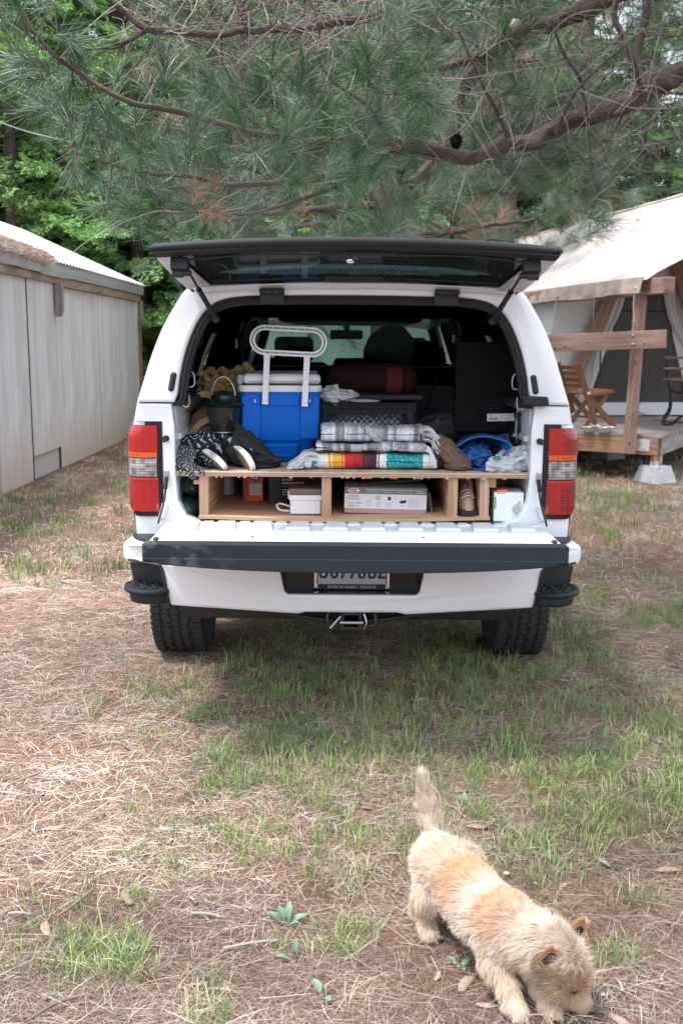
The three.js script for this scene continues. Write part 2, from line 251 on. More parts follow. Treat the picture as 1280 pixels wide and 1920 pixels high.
// ---------- pale building ahead, seen through the windscreen ----------
{
  const b = thing('canvas_cabin', 'pale canvas cabin ahead of the truck, seen through its windscreen', 'cabin', [0.3, 0, -15]);
  part('wall', [box(3.3, 2.2, 0.1, [0, 1.35, 0]), box(0.1, 2.2, 3, [-1.6, 1.35, -1.5]), box(0.1, 2.2, 3, [1.6, 1.35, -1.5])], mat([0.72, 0.74, 0.72], 0.8), b);
  part('base_wall', box(3.36, 1.3, 0.14, [0, 0.75, 0]), M.greywood, b); part('roof', [box(1.9, 0.05, 3.2, [-0.85, 2.7, -1.5], [0, 0, 0.35]), box(1.9, 0.05, 3.2, [0.85, 2.7, -1.5], [0, 0, -0.35])], mat([0.7, 0.7, 0.68], 0.8), b);
  for (const x of [-0.8, 0.5]) part('downpipe', cyl(0.03, 0.03, 2.2, [x, 1.3, 0.1]), M.greywood, b);
}
// ---------- tent platform and tent on the right ----------
const DECK = V(3.99, 0.6, -12.5), dl = V(-0.86, 0, -0.5), dr = V(0.5, 0, -0.86), onDeck = (a, b, y = 0) => DECK.clone().addScaledVector(dl, a).addScaledVector(dr, b).add(V(0, y, 0));
{
  const d = thing('timber_deck', 'raised weathered timber deck carrying the tent, right of the truck', 'deck');
  for (let i = 0; i < 44; i++) { const b = i * 0.142 + 0.07, m = i % 5 === 2 ? M.cedar : M.greywood; part('plank', beam(onDeck(-0.02 - 0.01 * (i % 3), b, -0.018), onDeck(3.1, b, -0.018 + 0.003 * (i % 2)), 0.136, 0.036), m, d); }
  part('fascia', beam(onDeck(0.02, 0.025, -0.145), onDeck(3.1, 0.025, -0.145), 0.045, 0.21), mat(null, 0.75, { map: T.fir, color: lin(0.72, 0.68, 0.66) }), d);
  part('fascia', beam(onDeck(-0.0, 0.05, -0.145), onDeck(-0.0, 6.2, -0.145), 0.045, 0.21), M.greywood, d);
  for (const [a, b] of [[0.06, 0.12], [2.6, 0.3], [1.3, 2.4], [0.06, 3.0], [2.6, 3.0]]) { part('post', beam(onDeck(a, b, -0.24), onDeck(a, b, -0.46), 0.12, 0.12), M.fir, d); }
  for (const [a, b] of [[0.06, 0.12], [2.6, 0.3], [1.3, 2.4], [0.06, 3.0], [2.6, 3.0]]) { const p = onDeck(a, b, 0), g = mv(nz(new THREE.CylinderGeometry(0.19, 0.27, 0.21, 4, 1)), [0, 0, 0], [0, PI / 4, 0]); g.computeVertexNormals(); part('pier', mv(uvm(g), [p.x, 0.105, p.z], [0, 0.52, 0]), mat([0.42, 0.42, 0.43], 0.9, { bumpMap: T.rough, bumpScale: 0.01 }), d); }
  const bp = (a, b, y, w, h, turn) => box(w, h, 0.006, onDeck(a, b, y).toArray(), [0, turn, 0], 0.001), ta = -Math.atan2(-0.5, 0.86);
  for (const g of [bp(0.22, -0.004, -0.13, 0.2, 0.15, -0.526), bp(0.06, 0.055, -0.39, 0.11, 0.12, -0.526)]) part('bracket', g, mat([0.62, 0.63, 0.62], 0.45, { metalness: 0.35 }), d);
  part('bracket', bp(-0.006, 0.12, -0.3, 0.1, 0.1, 1.045), mat([0.62, 0.63, 0.62], 0.45, { metalness: 0.35 }), d);
  for (const [a, y] of [[0.24, -0.1], [0.19, -0.17]]) part('bolt', sph(0.014, onDeck(a, -0.012, y).toArray(), [1, 1, 1], 8), M.steel, d);
  const P0 = V(3.64, 0.36, -12.6), P1 = V(3.7, 2.36, -12.68); part('railing_post', beam(P0, P1, 0.115, 0.115, 0.004, 0.6), M.cedar, d);
  const R0 = V(3.93, 1.8, -12.3), R1 = V(2.6, 1.73, -13.07); part('rail', beam(R0, R1, 0.07, 0.22, 0.006), M.cedar, d);
  for (const y of [1.84, 1.73]) part('bolt', sph(0.016, [3.575, y, -12.465], [1, 1, 1], 8), M.steel, d);
  part('eave_beam', beam(V(3.88, 2.43, -12.15), V(2.85, 2.43, -16.6), 0.15, 0.19, 0.006), M.cedar, d);
  single('woven_rug', 'pale woven rug lying on the deck along the tent front', 'rug', uvm(slab(40, 8, (u, v) => onDeck(0.7 - u * 2.6, 2.7 + v * 0.62 + u * 0.35, 0.02 + 0.004 * Math.sin(u * 60)), 0.014)), mat(null, 0.95, { map: tex(256, 256, (u, v) => { const k = vn(u * 60, v * 60, 60, 3) * 0.6 + 0.4 * vn(u * 120, v * 30, 30, 5); return [0.2 + 0.42 * k, 0.17 + 0.36 * k, 0.16 + 0.34 * k]; }) }));
}
{
  const t = thing('canvas_tent', 'large cream canvas safari tent with timber frame on the deck', 'tent');
  const F = V(3.68, 2.51, -12.4), u = V(-0.19, 0, -0.98), p = V(0.98, 0, -0.19), W = 1.66, H = 1.36, L = 11.5;
  const canvas = mat([0.42, 0.375, 0.35], 0.9, { bumpMap: rep(T.cloth, 60, 20), bumpScale: 0.001 }), white = mat([0.66, 0.67, 0.66], 0.9);
  const fly = (a, b) => { const s = F.clone().addScaledVector(u, a * L - 0.03 * Math.sin(b * 7)).addScaledVector(p, b * W).add(V(0, b * H - 0.16 * Math.sin(b * PI) * (0.9 + 0.3 * Math.sin(a * 9)), 0)); s.y += 0.018 * Math.sin(b * 14 + a * 60) * (1 - b) * sst(0.5, 0, a) + 0.02 * (fbm(a * 40, b * 6, 3, 0, 4) - 0.5) + 0.05 * (fbm(a * 9 + b * 4, b * 3, 2, 0, 9) - 0.5); return s; };
  part('fly_roof', slab(120, 30, fly, 0.008), canvas, t);
  part('fly_roof', slab(30, 10, (a, b) => F.clone().addScaledVector(u, a * L).addScaledVector(p, 2 * W - b * W * 1.0).add(V(0, b * H - 0.1 * Math.sin(b * PI), 0)), 0.008), canvas, t);
  for (const a0 of [0.1, 0.26, 0.45, 0.7]) part('seam', slab(3, 30, (a, b) => fly(a0 + a * 0.003, b).add(V(-0.004, 0.006, 0.002)), 0.003), canvas, t);
  part('valance', slab(160, 8, (a, b) => { const s = F.clone().addScaledVector(u, a * L - 0.0); const wr = 0.012 * Math.sin(a * 190) * b + 0.02 * (fbm(a * 60, b * 3, 3, 0, 14) - 0.5) * b + 0.01 * Math.sin(a * 420 + b * 3) * b; return s.add(V(-0.035 * b - wr - 0.01, 0.035 - b * 0.2 + 0.012 * Math.sin(a * 33) * b, 0)).addScaledVector(p, -0.03 - wr); }, 0.006), mat([0.36, 0.29, 0.25], 0.9, { bumpMap: rep(T.cloth, 60, 4), bumpScale: 0.001 }), t);
  part('ridge_beam', beam(F.clone().addScaledVector(p, W).add(V(0, H - 0.09, 0)), F.clone().addScaledVector(p, W).addScaledVector(u, L).add(V(0, H - 0.09, 0)), 0.1, 0.14), M.cedar, t);
  // front wall plane: origin under the ridge, x along p, y up
  const G = F.clone().addScaledVector(u, 3.25).addScaledVector(p, W), ry = Math.atan2(0.19, 0.98), place = (g) => mv(g, [G.x, 0.62, G.z], [0, ry, 0]);
  const halfW = 1.72, door = [[-0.86, 0.2], [0.86, 0.2], [0.52, 1.25], [0.4, 1.95], [-0.4, 1.95], [-0.52, 1.25]];
  const wall = [[-halfW, 0], [halfW, 0], [1.45, 1.75], [0, 3.05], [-1.45, 1.75]];
  part('front_wall', place(extr(wall, 0.02, 0.002, [0, 0, 0], [0, 0, 0], [door])), white, t);
  part('screen', place(extr([[-0.9, 0.17], [0.9, 0.17], [0.46, 1.98], [-0.46, 1.98]], 0.004, 0, [0, 0, -0.012])), mat([0.5, 0.49, 0.47], 0.03, { transmission: 0.86, thickness: 0, specularIntensity: 0.1 }), t);
  part('side_wall', place([slab(20, 4, (a, b) => V(-halfW + 0.02 + b * 0.26, b * 1.75, -a * 6), 0.01), slab(20, 4, (a, b) => V(halfW - 0.02 - b * 0.26, b * 1.75, -a * 6), 0.01), extr(wall, 0.02, 0.002, [0, 0, -6])]), white, t);
  part('inner_roof', place([slab(4, 4, (a, b) => V(-1.46 + b * 1.46, 1.75 + b * 1.3, -a * 6), 0.01), slab(4, 4, (a, b) => V(1.46 - b * 1.46, 1.75 + b * 1.3, -a * 6), 0.01)]), canvas, t);
  const leg = (s) => place(beam(V(s * 1.42, 0.0, 0.16), V(s * 0.16, 2.95, 0.16), 0.07, 0.21));
  part('frame_leg', leg(-1), M.cedar, t); part('frame_leg', leg(1), M.cedar, t);
  const curtain = (s) => place(slab(20, 24, (a, b) => { const y = 0.22 + b * 1.75, tie = 1 - 0.5 * Math.exp(-Math.pow((y - 0.95) / 0.35, 2)), x = s * (lerp(1.02, 0.68, sst(0, 1, b)) + (0.02 - a * 0.34 * tie * lerp(0.6, 1.15, b))); return V(x, y, 0.045 + 0.03 * Math.sin(a * 22 + b * 2) + 0.015 * Math.sin(a * 9)); }, 0.008));
  part('curtain', curtain(-1), white, t); part('curtain', curtain(1), white, t);
  part('zip', place([box(0.03, 1.8, 0.012, [0.02, 1.1, 0.03]), box(1.75, 0.016, 0.01, [0, 1.62, 0.012])]), M.black, t);
  part('door_sill', place(extr([[-1.06, 0], [1.08, 0], [1.0, 0.2], [-0.98, 0.2]], 0.02, 0.004, [0, 0, 0.025])), mat([0.72, 0.73, 0.73], 0.9), t);
  for (const g of [tube([V(-0.95, 1.12, 0.12), V(-0.98, 1.0, 0.13), V(-1.0, 0.9, 0.1)], 0.012), tube([V(-0.72, 1.1, 0.08), V(-0.71, 0.8, 0.08), V(-0.7, 0.6, 0.07)], 0.012), tube([V(0.03, 0.5, 0.06), V(0.0, 0.25, 0.08), V(-0.06, 0.06, 0.12), V(0.05, 0.02, 0.2)], 0.008)]) part('strap', place(g), M.black, t);
  const along = (a) => F.clone().addScaledVector(u, a).addScaledVector(p, -0.08);
  for (const [a, ln] of [[0.12, 0.5], [1.25, 0.6], [2.55, 0.6], [4.6, 0.4]]) { const q = along(a); part('tie_cord', [tube([q.clone().add(V(0, -0.1, 0)), q.clone().add(V(-0.02, -0.3, 0.01)), q.clone().add(V(0.01, -ln, 0))], 0.006, 5), sph(0.018, q.clone().add(V(0, -0.1, 0)).toArray(), [1, 1, 1], 8)], a === 1.25 ? M.greywood : mat([0.5, 0.5, 0.48], 0.8), t); }
  const bed = thing('camp_bed', 'dark covered bed standing inside the tent behind the screen', 'bed', [G.x - 0.35, 0.6, G.z - 1.7], ry);
  part('mattress', box(2.0, 0.3, 1.4, [0, 0.42, 0], undefined, 0.06), mat([0.05, 0.06, 0.075], 0.9), bed); part('bed_frame', box(2.05, 0.25, 1.45, [0, 0.14, 0]), M.cedar, bed);
}
// ---------- things on the deck ----------
{
  const c = thing('folding_chair', 'orange-brown wooden folding chair with crossed legs on the deck', 'chair', [3.2, 0.62, -13.5], 0.35);
  const bar = (n, x0, y0, x1, y1, z, w = 0.055, h = 0.03) => part(n, beam(V(x0, y0, z), V(x1, y1, z), h, w), M.teak, c);
  for (const z of [0.24, -0.24]) { bar('back_rail', -0.22, 0.86, 0.06, 0.18, z, 0.075, 0.035); bar('leg', -0.06, 0.46, 0.42, 0.02, z * 0.88, 0.07); bar('leg', 0.3, 0.44, -0.02, 0.02, z * 0.76, 0.06); bar('seat_rail', -0.08, 0.43, 0.36, 0.49, z * 0.94, 0.045, 0.04); }
  part('seat', [0, 1, 2, 3, 4, 5].map((i) => box(0.05, 0.016, 0.42, [-0.02 + i * 0.068, 0.456 + i * 0.009, 0], [0, 0, 0.13])), M.teak, c);
  part('backrest', [0, 1, 2, 3].map((i) => box(0.016, 0.06, 0.46, [-0.2 + i * 0.032, 0.8 - i * 0.08, 0], [0, 0, 0.39])), M.teak, c); part('tag', box(0.04, 0.035, 0.012, [-0.06, 0.47, 0.29]), M.whiteplastic, c);
  const bowlM = mat([0.75, 0.75, 0.76], 0.3, { metalness: 0.9 }), prof = [[0, 0.003], [0.06, 0.003], [0.066, 0.008], [0.072, 0.062], [0.077, 0.066], [0.075, 0.069], [0.068, 0.064], [0.06, 0.012], [0, 0.01]];
  const lab = ['leftmost small steel bowl standing on the deck edge', 'steel bowl second from the left, set further back on the deck', 'steel bowl third from the left, nearest the deck edge', 'rightmost small steel bowl on the deck, near the railing post'];
  [[1101, 806, 12.95], [1118, 804, 13.1], [1130, 808, 12.85], [1143, 806, 12.95]].forEach(([x, y, D], i) => { const q = at(x, y, D), b = thing('steel_bowl', lab[i], 'bowl', [q.x, 0.603, q.z], 0, 'small steel bowls on the deck'); part('bowl_body', lathe(prof, 28), bowlM, b); part('food', lathe([[0, 0.058], [0.045, 0.056], [0.066, 0.05]], 16), mat([0.8, 0.8, 0.79], 0.8), b); });
  const k = thing('garden_chair', 'black tubular chair with brown slats at the right edge', 'chair', [4.75, 0.6, -14.1], -0.3);
  part('frame', [tube([V(-0.2, 1.0, 0), V(-0.19, 0.75, 0), V(-0.13, 0.5, 0.0), V(-0.13, 0.2, 0), V(-0.22, 0.03, 0.02), V(-0.1, 0.02, 0.05), V(0.05, 0.14, 0.05), V(0.4, 0.02, 0.05)], 0.02, 8, 40), tube([V(-0.16, 0.55, 0), V(-0.05, 0.47, 0.02), V(0.4, 0.5, 0.02)], 0.022), tube([V(-0.2, 1.0, -0.5), V(-0.19, 0.75, -0.5), V(-0.13, 0.45, -0.5), V(-0.13, 0.2, -0.5), V(-0.2, 0.03, -0.5), V(0.4, 0.02, -0.5)], 0.02, 8, 40)], M.black, k);
  for (let i = 0; i < 3; i++) part('slat', box(0.8, 0.035, 0.02, [0.16, 0.95 - i * 0.15, 0.02]), M.cedar, k);
  part('seat', box(0.5, 0.03, 0.5, [0.12, 0.44, -0.25]), M.cedar, k);
}

// ---------- the pickup truck ----------
const TK = [0.048, 0, -4.4]; // middle of its tail on the ground
{
  const t = thing('pickup_truck', 'white pickup truck with a camper shell, its hatch and tailgate wide open', 'pickup truck', TK);
  const mir = (pts) => [...pts, ...pts.map(([x, y]) => [-x, y]).reverse()];
  // body sides
  const side = (s) => {
    const prof = (z) => { const arch = Math.abs(z + 1.07) < 0.52 ? 0.42 + Math.sqrt(Math.max(0, 0.52 * 0.52 - (z + 1.07) ** 2)) : 0, b = Math.max(z > -0.48 ? 0.8 : 0.6, arch), tk = 0.014 * Math.exp(z / 0.03), pts = [[0.8, 1.462], [0.935, 1.467], [0.957, 1.455], [0.977, 1.38], [0.992, 1.25], [0.999, 1.12], [0.993, 1.0], [0.985, 0.9], [0.978, 0.76], [0.95, 0.6]]; return pts.map(([x, y], i) => [x - (i ? tk : 0), Math.max(y, b)]); };
    const zs = [0.0, -0.015, -0.04, -0.09, -0.2, -0.35, -0.5, -0.555, -0.6, -0.7, -0.85, -1.0, -1.15, -1.3, -1.45, -1.54, -1.6, -1.7, -1.86], rings = zs.map((z) => smooth(prof(z), 30).map(([x, y]) => V(s * x, y, z)));
    return grid(30, zs.length - 1, (u, v) => rings[Math.round(v * (zs.length - 1))][Math.round(u * 30)].clone());
  };
  for (const s of [-1, 1]) part('bed_side', side(s), M.white, t);
  // end frame round the bed opening
  const openL = mir([[0.8, 1.456], [0.788, 1.36], [0.789, 1.15], [0.778, 1.03], [0.742, 0.962], [0.66, 0.927]]);
  const frameOut = [[-0.968, 0.62], [0.968, 0.62], [0.97, 0.95], [0.972, 1.38], [0.95, 1.455], [0.8, 1.4561]], frameShape = [[0.8, 1.466], [0.952, 1.466], [0.97, 1.38], [0.975, 0.95], [0.968, 0.8], [-0.968, 0.8], [-0.975, 0.95], [-0.97, 1.38], [-0.952, 1.466], [-0.8, 1.466], [-0.788, 1.36], [-0.789, 1.15], [-0.778, 1.03], [-0.742, 0.962], [-0.66, 0.927], [0.66, 0.927], [0.742, 0.962], [0.778, 1.03], [0.789, 1.15], [0.788, 1.36]];
  part('tail_frame', extr(frameShape, 0.07, 0.012, [0, 0, -0.07]), M.white, t);
  for (const s of [-1, 1]) {
    part('gate_pin', [cyl(0.008, 0.008, 0.05, [s * 0.825, 1.31, 0.02], [PI / 2, 0, 0], 14), cyl(0.013, 0.013, 0.007, [s * 0.825, 1.31, 0.045], [PI / 2, 0, 0], 18), cyl(0.014, 0.014, 0.006, [s * 0.825, 1.31, 0.004], [PI / 2, 0, 0], 18)], M.black, t);
    part('cable_bracket', [box(0.022, 0.05, 0.012, [s * 0.825, 1.145, 0.006]), cyl(0.009, 0.009, 0.02, [s * 0.825, 1.15, 0.016], [PI / 2, 0, 0], 10)], M.steel, t);
    part('tailgate_cable', [tube([V(s * 0.825, 1.145, 0.02), V(s * 0.828, 1.06, 0.05), V(s * 0.838, 0.96, 0.17)], 0.0045, 6), tube([V(s * 0.825, 1.14, 0.02), V(s * 0.827, 1.09, 0.04)], 0.009, 8)], M.rubber, t);
    part('bumper_stop', box(0.03, 0.07, 0.02, [s * 0.845, 0.985, -0.0], [0, 0, s * 0.3]), M.bedwhite, t);
  }
  // bed
  part('bed_floor', [box(1.6, 0.02, 1.8, [0, 0.908, -0.92]), ...Array.from({ length: 11 }, (_, i) => box(0.07, 0.014, 1.76, [-0.7 + i * 0.14, 0.92, -0.93], undefined, 0.006))], M.bedwhite, t);
  for (const s of [-1, 1]) {
    part('bed_wall', [box(0.03, 0.5, 1.76, [s * 0.805, 1.2, -0.95]), box(0.02, 0.03, 1.7, [s * 0.785, 1.31, -0.95], undefined, 0.01), box(0.2, 0.22, 0.85, [s * 0.7, 1.02, -1.07], undefined, 0.05)], M.bedwhite, t);
    part('bed_rail', box(0.17, 0.04, 1.8, [s * 0.8, 1.47, -0.95], undefined, 0.015), M.black, t);
    part('rail_bracket', [extr([[0, 0], [0.115, -0.004], [0.122, -0.04], [0.07, -0.046], [0.012, -0.036]], 0.06, 0.006, [s > 0 ? 0.728 : -0.728 - 0.0, 1.512, 0.0], s > 0 ? [0, 0, 0] : [0, PI, 0])], M.trim, t);
    part('side_clamp', [box(0.035, 0.07, 0.04, [s * 0.775, 1.54, -0.03], undefined, 0.012), tube([V(s * 0.745, 1.6, -0.05), V(s * 0.712, 1.6, -0.05), V(s * 0.708, 1.54, -0.05), V(s * 0.74, 1.535, -0.05)], 0.004, 6), tube([V(s * 0.765, 1.5, -0.03), V(s * 0.748, 1.45, -0.03), V(s * 0.73, 1.452, -0.03), V(s * 0.725, 1.5, -0.03)], 0.004, 6)], M.steel, t);
    part('side_latch', box(0.026, 0.085, 0.05, [s * 0.79, 1.56, 0.005], [0, 0, s * 0.2], 0.012), M.black, t);
  }
  part('bed_front', [box(1.6, 0.56, 0.03, [0, 1.18, -1.83]), box(0.22, 0.06, 0.012, [-0.62, 1.34, -1.81], undefined, 0.005)], M.bedwhite, t);
  // taillights
  for (const s of [-1, 1]) {
    const pl = new THREE.CatmullRomCurve3([V(0.842, 0, 0.004), V(0.9, 0, 0.012), V(0.95, 0, 0.01), V(0.983, 0, -0.008), V(1.0, 0, -0.045), V(1.004, 0, -0.1), V(1.004, 0, -0.21)]);
    const f = (u0, u1, y0, y1, out = 0) => (u, v) => { const q = pl.getPointAt(lerp(u0, u1, u)), y = lerp(y0, y1, v), k = lerp(u0, u1, u), top = 0.022 * sst(1.32, 1.39, y) * sst(0.1, 0.6, k), bot = 0.012 * sst(1.02, 0.96, y) * sst(0.1, 0.6, k); const tg = pl.getTangentAt(lerp(u0, u1, u)); return V(s * (q.x - top - bot - tg.z * out * 1), y, q.z + tg.x * out - top * 0.3); };
    const sl = (u0, u1, y0, y1, out, th = 0.03) => slab(22, 6, s > 0 ? f(u0, u1, y0, y1, out) : ((g) => (u, v) => g(1 - u, v))(f(u0, u1, y0, y1, out)), th);
    const tl = new THREE.Group(); tl.name = 'taillight'; t.add(tl);
    const cell = (base, dk, nx, ny, strong) => tex(128, 128, (u, v) => { const cx = Math.abs(((u * nx) % 1) - 0.5), cy = Math.abs(((v * ny) % 1) - 0.5), e = sst(0.36, 0.5, Math.max(cx, cy)), n = h2(Math.floor(u * nx), Math.floor(v * ny), 3), z = strong * (u > 0.2 && u < 0.62 && v > 0.08 && v < 0.8 ? 1 : 0.25); return [0, 1, 2].map((i) => lerp(base[i], dk[i], clamp(z * (0.25 + 0.75 * e) * (0.5 + n)))); });
    const lens = (m) => mat(null, 0.12, { map: m, clearcoat: 1, clearcoatRoughness: 0.03 });
    const red = lens(cell([0.4, 0.008, 0.01], [0.08, 0.003, 0.004], 11, 13, 1.25)), red2 = lens(cell([0.37, 0.008, 0.01], [0.07, 0.003, 0.004], 10, 12, 1.15));
    part('light_housing', [sl(0.0, 0.99, 0.962, 1.386, 0.0, 0.03)], M.gloss, tl);
    part('red_lens', sl(0.065, 0.985, 1.252, 1.368, 0.006, 0.012), red, tl); part('amber_lens', sl(0.07, 0.6, 1.226, 1.25, 0.005, 0.01), lens(cell([0.66, 0.1, 0.01], [0.36, 0.025, 0.006], 9, 2, 1.0)), tl); part('red_lens', sl(0.605, 0.985, 1.14, 1.25, 0.005, 0.01), red2, tl);
    part('clear_lens', sl(0.075, 0.6, 1.14, 1.222, 0.005, 0.01), mat(null, 0.15, { map: tex(128, 128, (u, v) => { const a = vn(u * 9, v * 5, 0, 6), e = sst(0.32, 0.5, Math.abs(((v * 7) % 1) - 0.5)), f = sst(0.4, 0.5, Math.abs(((u * 10) % 1) - 0.5)); return lerp(0.16 + 0.5 * a, 0.07, Math.max(e * 0.9, f * 0.5)); }), metalness: 0.5, clearcoat: 1 }), tl);
    part('red_lens', sl(0.06, 0.985, 0.984, 1.136, 0.006, 0.012), red2, tl); part('lens_rib', [sl(0.07, 0.6, 1.126, 1.134, 0.009, 0.006), sl(0.5, 0.56, 1.25, 1.33, 0.009, 0.006), sl(0.86, 0.93, 1.0, 1.33, 0.01, 0.008)], lens(cell([0.5, 0.02, 0.015], [0.3, 0.01, 0.01], 4, 4, 0.3)), tl);
    part('chrome_cap', sl(0.22, 0.72, 1.37, 1.385, 0.004, 0.006), M.chrome, tl);
  }
  // bumper
  const bend = (g, k = 0.62) => { const p = g.attributes.position; for (let i = 0; i < p.count; i++) { const x = Math.abs(p.getX(i)), y = p.getY(i); p.setZ(i, p.getZ(i) - (x > 0.72 ? k * Math.pow(x - 0.72, 2) * 1.6 : 0) - 0.02 * x * x - 0.1 * Math.max(0, 0.66 - y)); } g.deleteAttribute('normal'); const m = toCreasedNormals(g, 0.85); return m; };
  const dense = (pts, n = 14) => { const o = []; pts.forEach((a, i) => { const b = pts[(i + 1) % pts.length], k = Math.max(1, Math.round(Math.hypot(a[0] - b[0], a[1] - b[1]) * n)); for (let j = 0; j < k; j++) o.push([lerp(a[0], b[0], j / k), lerp(a[1], b[1], j / k)]); }); return o; };
  const half = [[0.0, 0.57], [0.2, 0.571], [0.235, 0.562], [0.5, 0.578], [0.787, 0.594], [0.8, 0.604], [0.826, 0.752], [0.834, 0.768], [0.85, 0.772], [0.985, 0.772], [1.0, 0.777], [1.01, 0.79], [1.014, 0.81], [1.013, 0.84], [1.005, 0.858], [0.985, 0.868], [0.6, 0.87], [0, 0.87]];
  const bump = [...half, ...half.slice(1, -1).map(([x, y]) => [-x, y]).reverse()], hole = [[-0.318, 0.79], [-0.293, 0.668], [-0.278, 0.655], [0.278, 0.655], [0.293, 0.668], [0.318, 0.79]];
  part('bumper', bend(extr(dense(bump), 0.2, 0.014, [0, 0, 0.0], undefined, [dense(hole, 8)])), M.white, t);
  part('plate_recess', [box(0.66, 0.17, 0.01, [0, 0.72, 0.09]), extr([[-0.325, 0.79], [-0.3, 0.66], [-0.284, 0.648], [0.284, 0.648], [0.3, 0.66], [0.325, 0.79]], 0.09, 0, [0, 0, 0.095], undefined, [[[-0.314, 0.79], [-0.291, 0.67], [-0.277, 0.659], [0.277, 0.659], [0.291, 0.67], [0.314, 0.79]]])], M.gloss, t);
  const plateTex = canvasTex(512, 256, (g, w, h) => { g.fillStyle = '#a9adb3'; g.fillRect(0, 0, w, h); g.fillStyle = '#10131f'; g.font = 'bold 150px sans-serif'; g.textAlign = 'center'; g.textBaseline = 'middle'; g.setTransform(0.84, 0, 0, 1.1, 256, 148); g.fillText('U6778BZ', 0, 0); });
  const pf = canvasTex(512, 64, (g, w, h) => { g.fillStyle = '#101114'; g.fillRect(0, 0, w, h); g.fillStyle = '#aeb3bb'; g.font = 'bold 44px sans-serif'; g.textAlign = 'center'; g.textBaseline = 'middle'; g.setTransform(0.92, 0, 0, 1, 256, 34); g.fillText('BUICK•GMC TRUCK', 0, 0); });
  const lp = new THREE.Group(); lp.name = 'licence_plate'; t.add(lp);
  part('plate', mv(new THREE.PlaneGeometry(0.3, 0.135), [0, 0.752, 0.131]), mat(null, 0.45, { map: plateTex }), lp); part('plate_frame', [box(0.335, 0.012, 0.012, [0, 0.826, 0.128]), box(0.014, 0.17, 0.012, [-0.16, 0.75, 0.128]), box(0.014, 0.17, 0.012, [0.16, 0.75, 0.128]), box(0.32, 0.024, 0.008, [0, 0.674, 0.126])], M.chrome, lp); part('dealer_strip', mv(new THREE.PlaneGeometry(0.3, 0.024), [0, 0.674, 0.1315]), mat(null, 0.4, { map: pf }), lp);
  for (const s of [-1, 1]) {
    const q = (pts) => pts.map(([x, y]) => [s * x, y]);
    part('step_pocket', [bend(extr(dense(q([[0.79, 0.605], [0.84, 0.6], [0.98, 0.64], [1.004, 0.785], [0.85, 0.782], [0.826, 0.765]])), 0.03, 0.004, [0, 0, 0.085])), bend(extr(dense(q([[0.792, 0.6], [0.806, 0.604], [0.832, 0.755], [0.84, 0.77], [0.985, 0.782], [0.984, 0.79], [0.832, 0.779], [0.818, 0.757]]), 20), 0.16, 0.003, [0, 0, 0.05]))], M.black, t);
    const st = shapeOf(smooth([[0.8, 0.05], [0.8, 0.165], [0.87, 0.2], [0.95, 0.178], [1.0, 0.11], [1.005, 0.03], [0.97, -0.02], [0.85, -0.01]].map(([x, z]) => [s * x, -z]), 40, true));
    part('step', [extr(st, 0.022, 0.008, [0, 0.65, 0.03], [-PI / 2, 0, 0]), mv(extr(smooth([[0.8, 0.05], [0.8, 0.15], [0.87, 0.185], [0.94, 0.165], [0.98, 0.1], [0.98, 0.03], [0.95, -0.02], [0.85, -0.01]].map(([x, z]) => [s * x, -z]), 40, true), 0.045, 0.012), [0, 0.605, 0.025], [-PI / 2, 0, 0])], M.trim, t);
    const tr = []; for (let i = 0; i < 7; i++) for (let j = 0; j < 5; j++) { const x = 0.825 + i * 0.026 + (j % 2) * 0.013, z = 0.02 + j * 0.034; if (Math.hypot((x - 0.88) / 1.15, z - 0.06) < 0.115) tr.push(box(0.026, 0.006, 0.008, [s * x, 0.673, z + 0.03], [0, (i + j) % 2 ? 0.8 : -0.8, 0], 0.002)); }
    part('step_tread', tr, M.black, t);
    part('bumper_pad', bend(extr(dense(smooth([[0.8, -0.06], [0.8, 0.08], [0.9, 0.1], [0.96, 0.06], [0.985, -0.04], [0.93, -0.06]].map(([x, z]) => [s * x, -z]), 30, true)), 0.012, 0.005, [0, 0.868, 0.09], [-PI / 2, 0, 0])), M.trim, t);
  }
  part('lower_valance', [bend(box(1.5, 0.1, 0.06, [0, 0.545, 0.02])), tube([V(-0.34, 0.525, 0.03), V(0, 0.492, 0.05), V(0.34, 0.525, 0.03)], 0.012)], M.black, t);
  // tow hitch
  const th = new THREE.Group(); th.name = 'tow_hitch'; t.add(th);
  part('receiver', [extr(rrect(-0.045, -0.04, 0.045, 0.04, 0.008), 0.14, 0.002, [0, 0.525, 0.02], undefined, [rrect(-0.032, -0.027, 0.032, 0.027, 0.004)]), box(0.12, 0.02, 0.1, [0, 0.572, 0.06])], M.black, th);
  part('chain_loop', [tube([V(-0.05, 0.56, 0.1), V(-0.1, 0.555, 0.12), V(-0.1, 0.5, 0.13), V(-0.05, 0.5, 0.12)], 0.008), tube([V(0.05, 0.56, 0.1), V(0.1, 0.555, 0.12), V(0.1, 0.5, 0.13), V(0.05, 0.5, 0.12)], 0.008)], mat([0.05, 0.05, 0.055], 0.4, { metalness: 0.5 }), th); part('hitch_pin', [cyl(0.008, 0.008, 0.1, [0.0, 0.52, 0.165], [0, 0, 1.57], 10), cyl(0.006, 0.006, 0.07, [-0.07, 0.52, 0.16], [0, 0, -0.7], 10), tube([V(0.055, 0.56, 0.16), V(0.065, 0.52, 0.17), V(0.055, 0.49, 0.16)], 0.005)], M.steel, th);
  // tailgate, folded down flat
  const tg = new THREE.Group(); tg.name = 'tailgate'; tg.position.set(0.008, 0.945, 0.04); tg.rotation.x = 0.0; t.add(tg); tg.userData.label = 'white tailgate folded down flat with a black trim edge';
  part('gate_panel', [box(1.67, 0.055, 0.485, [0, -0.03, 0.235], undefined, 0.012)], M.bedwhite, tg);
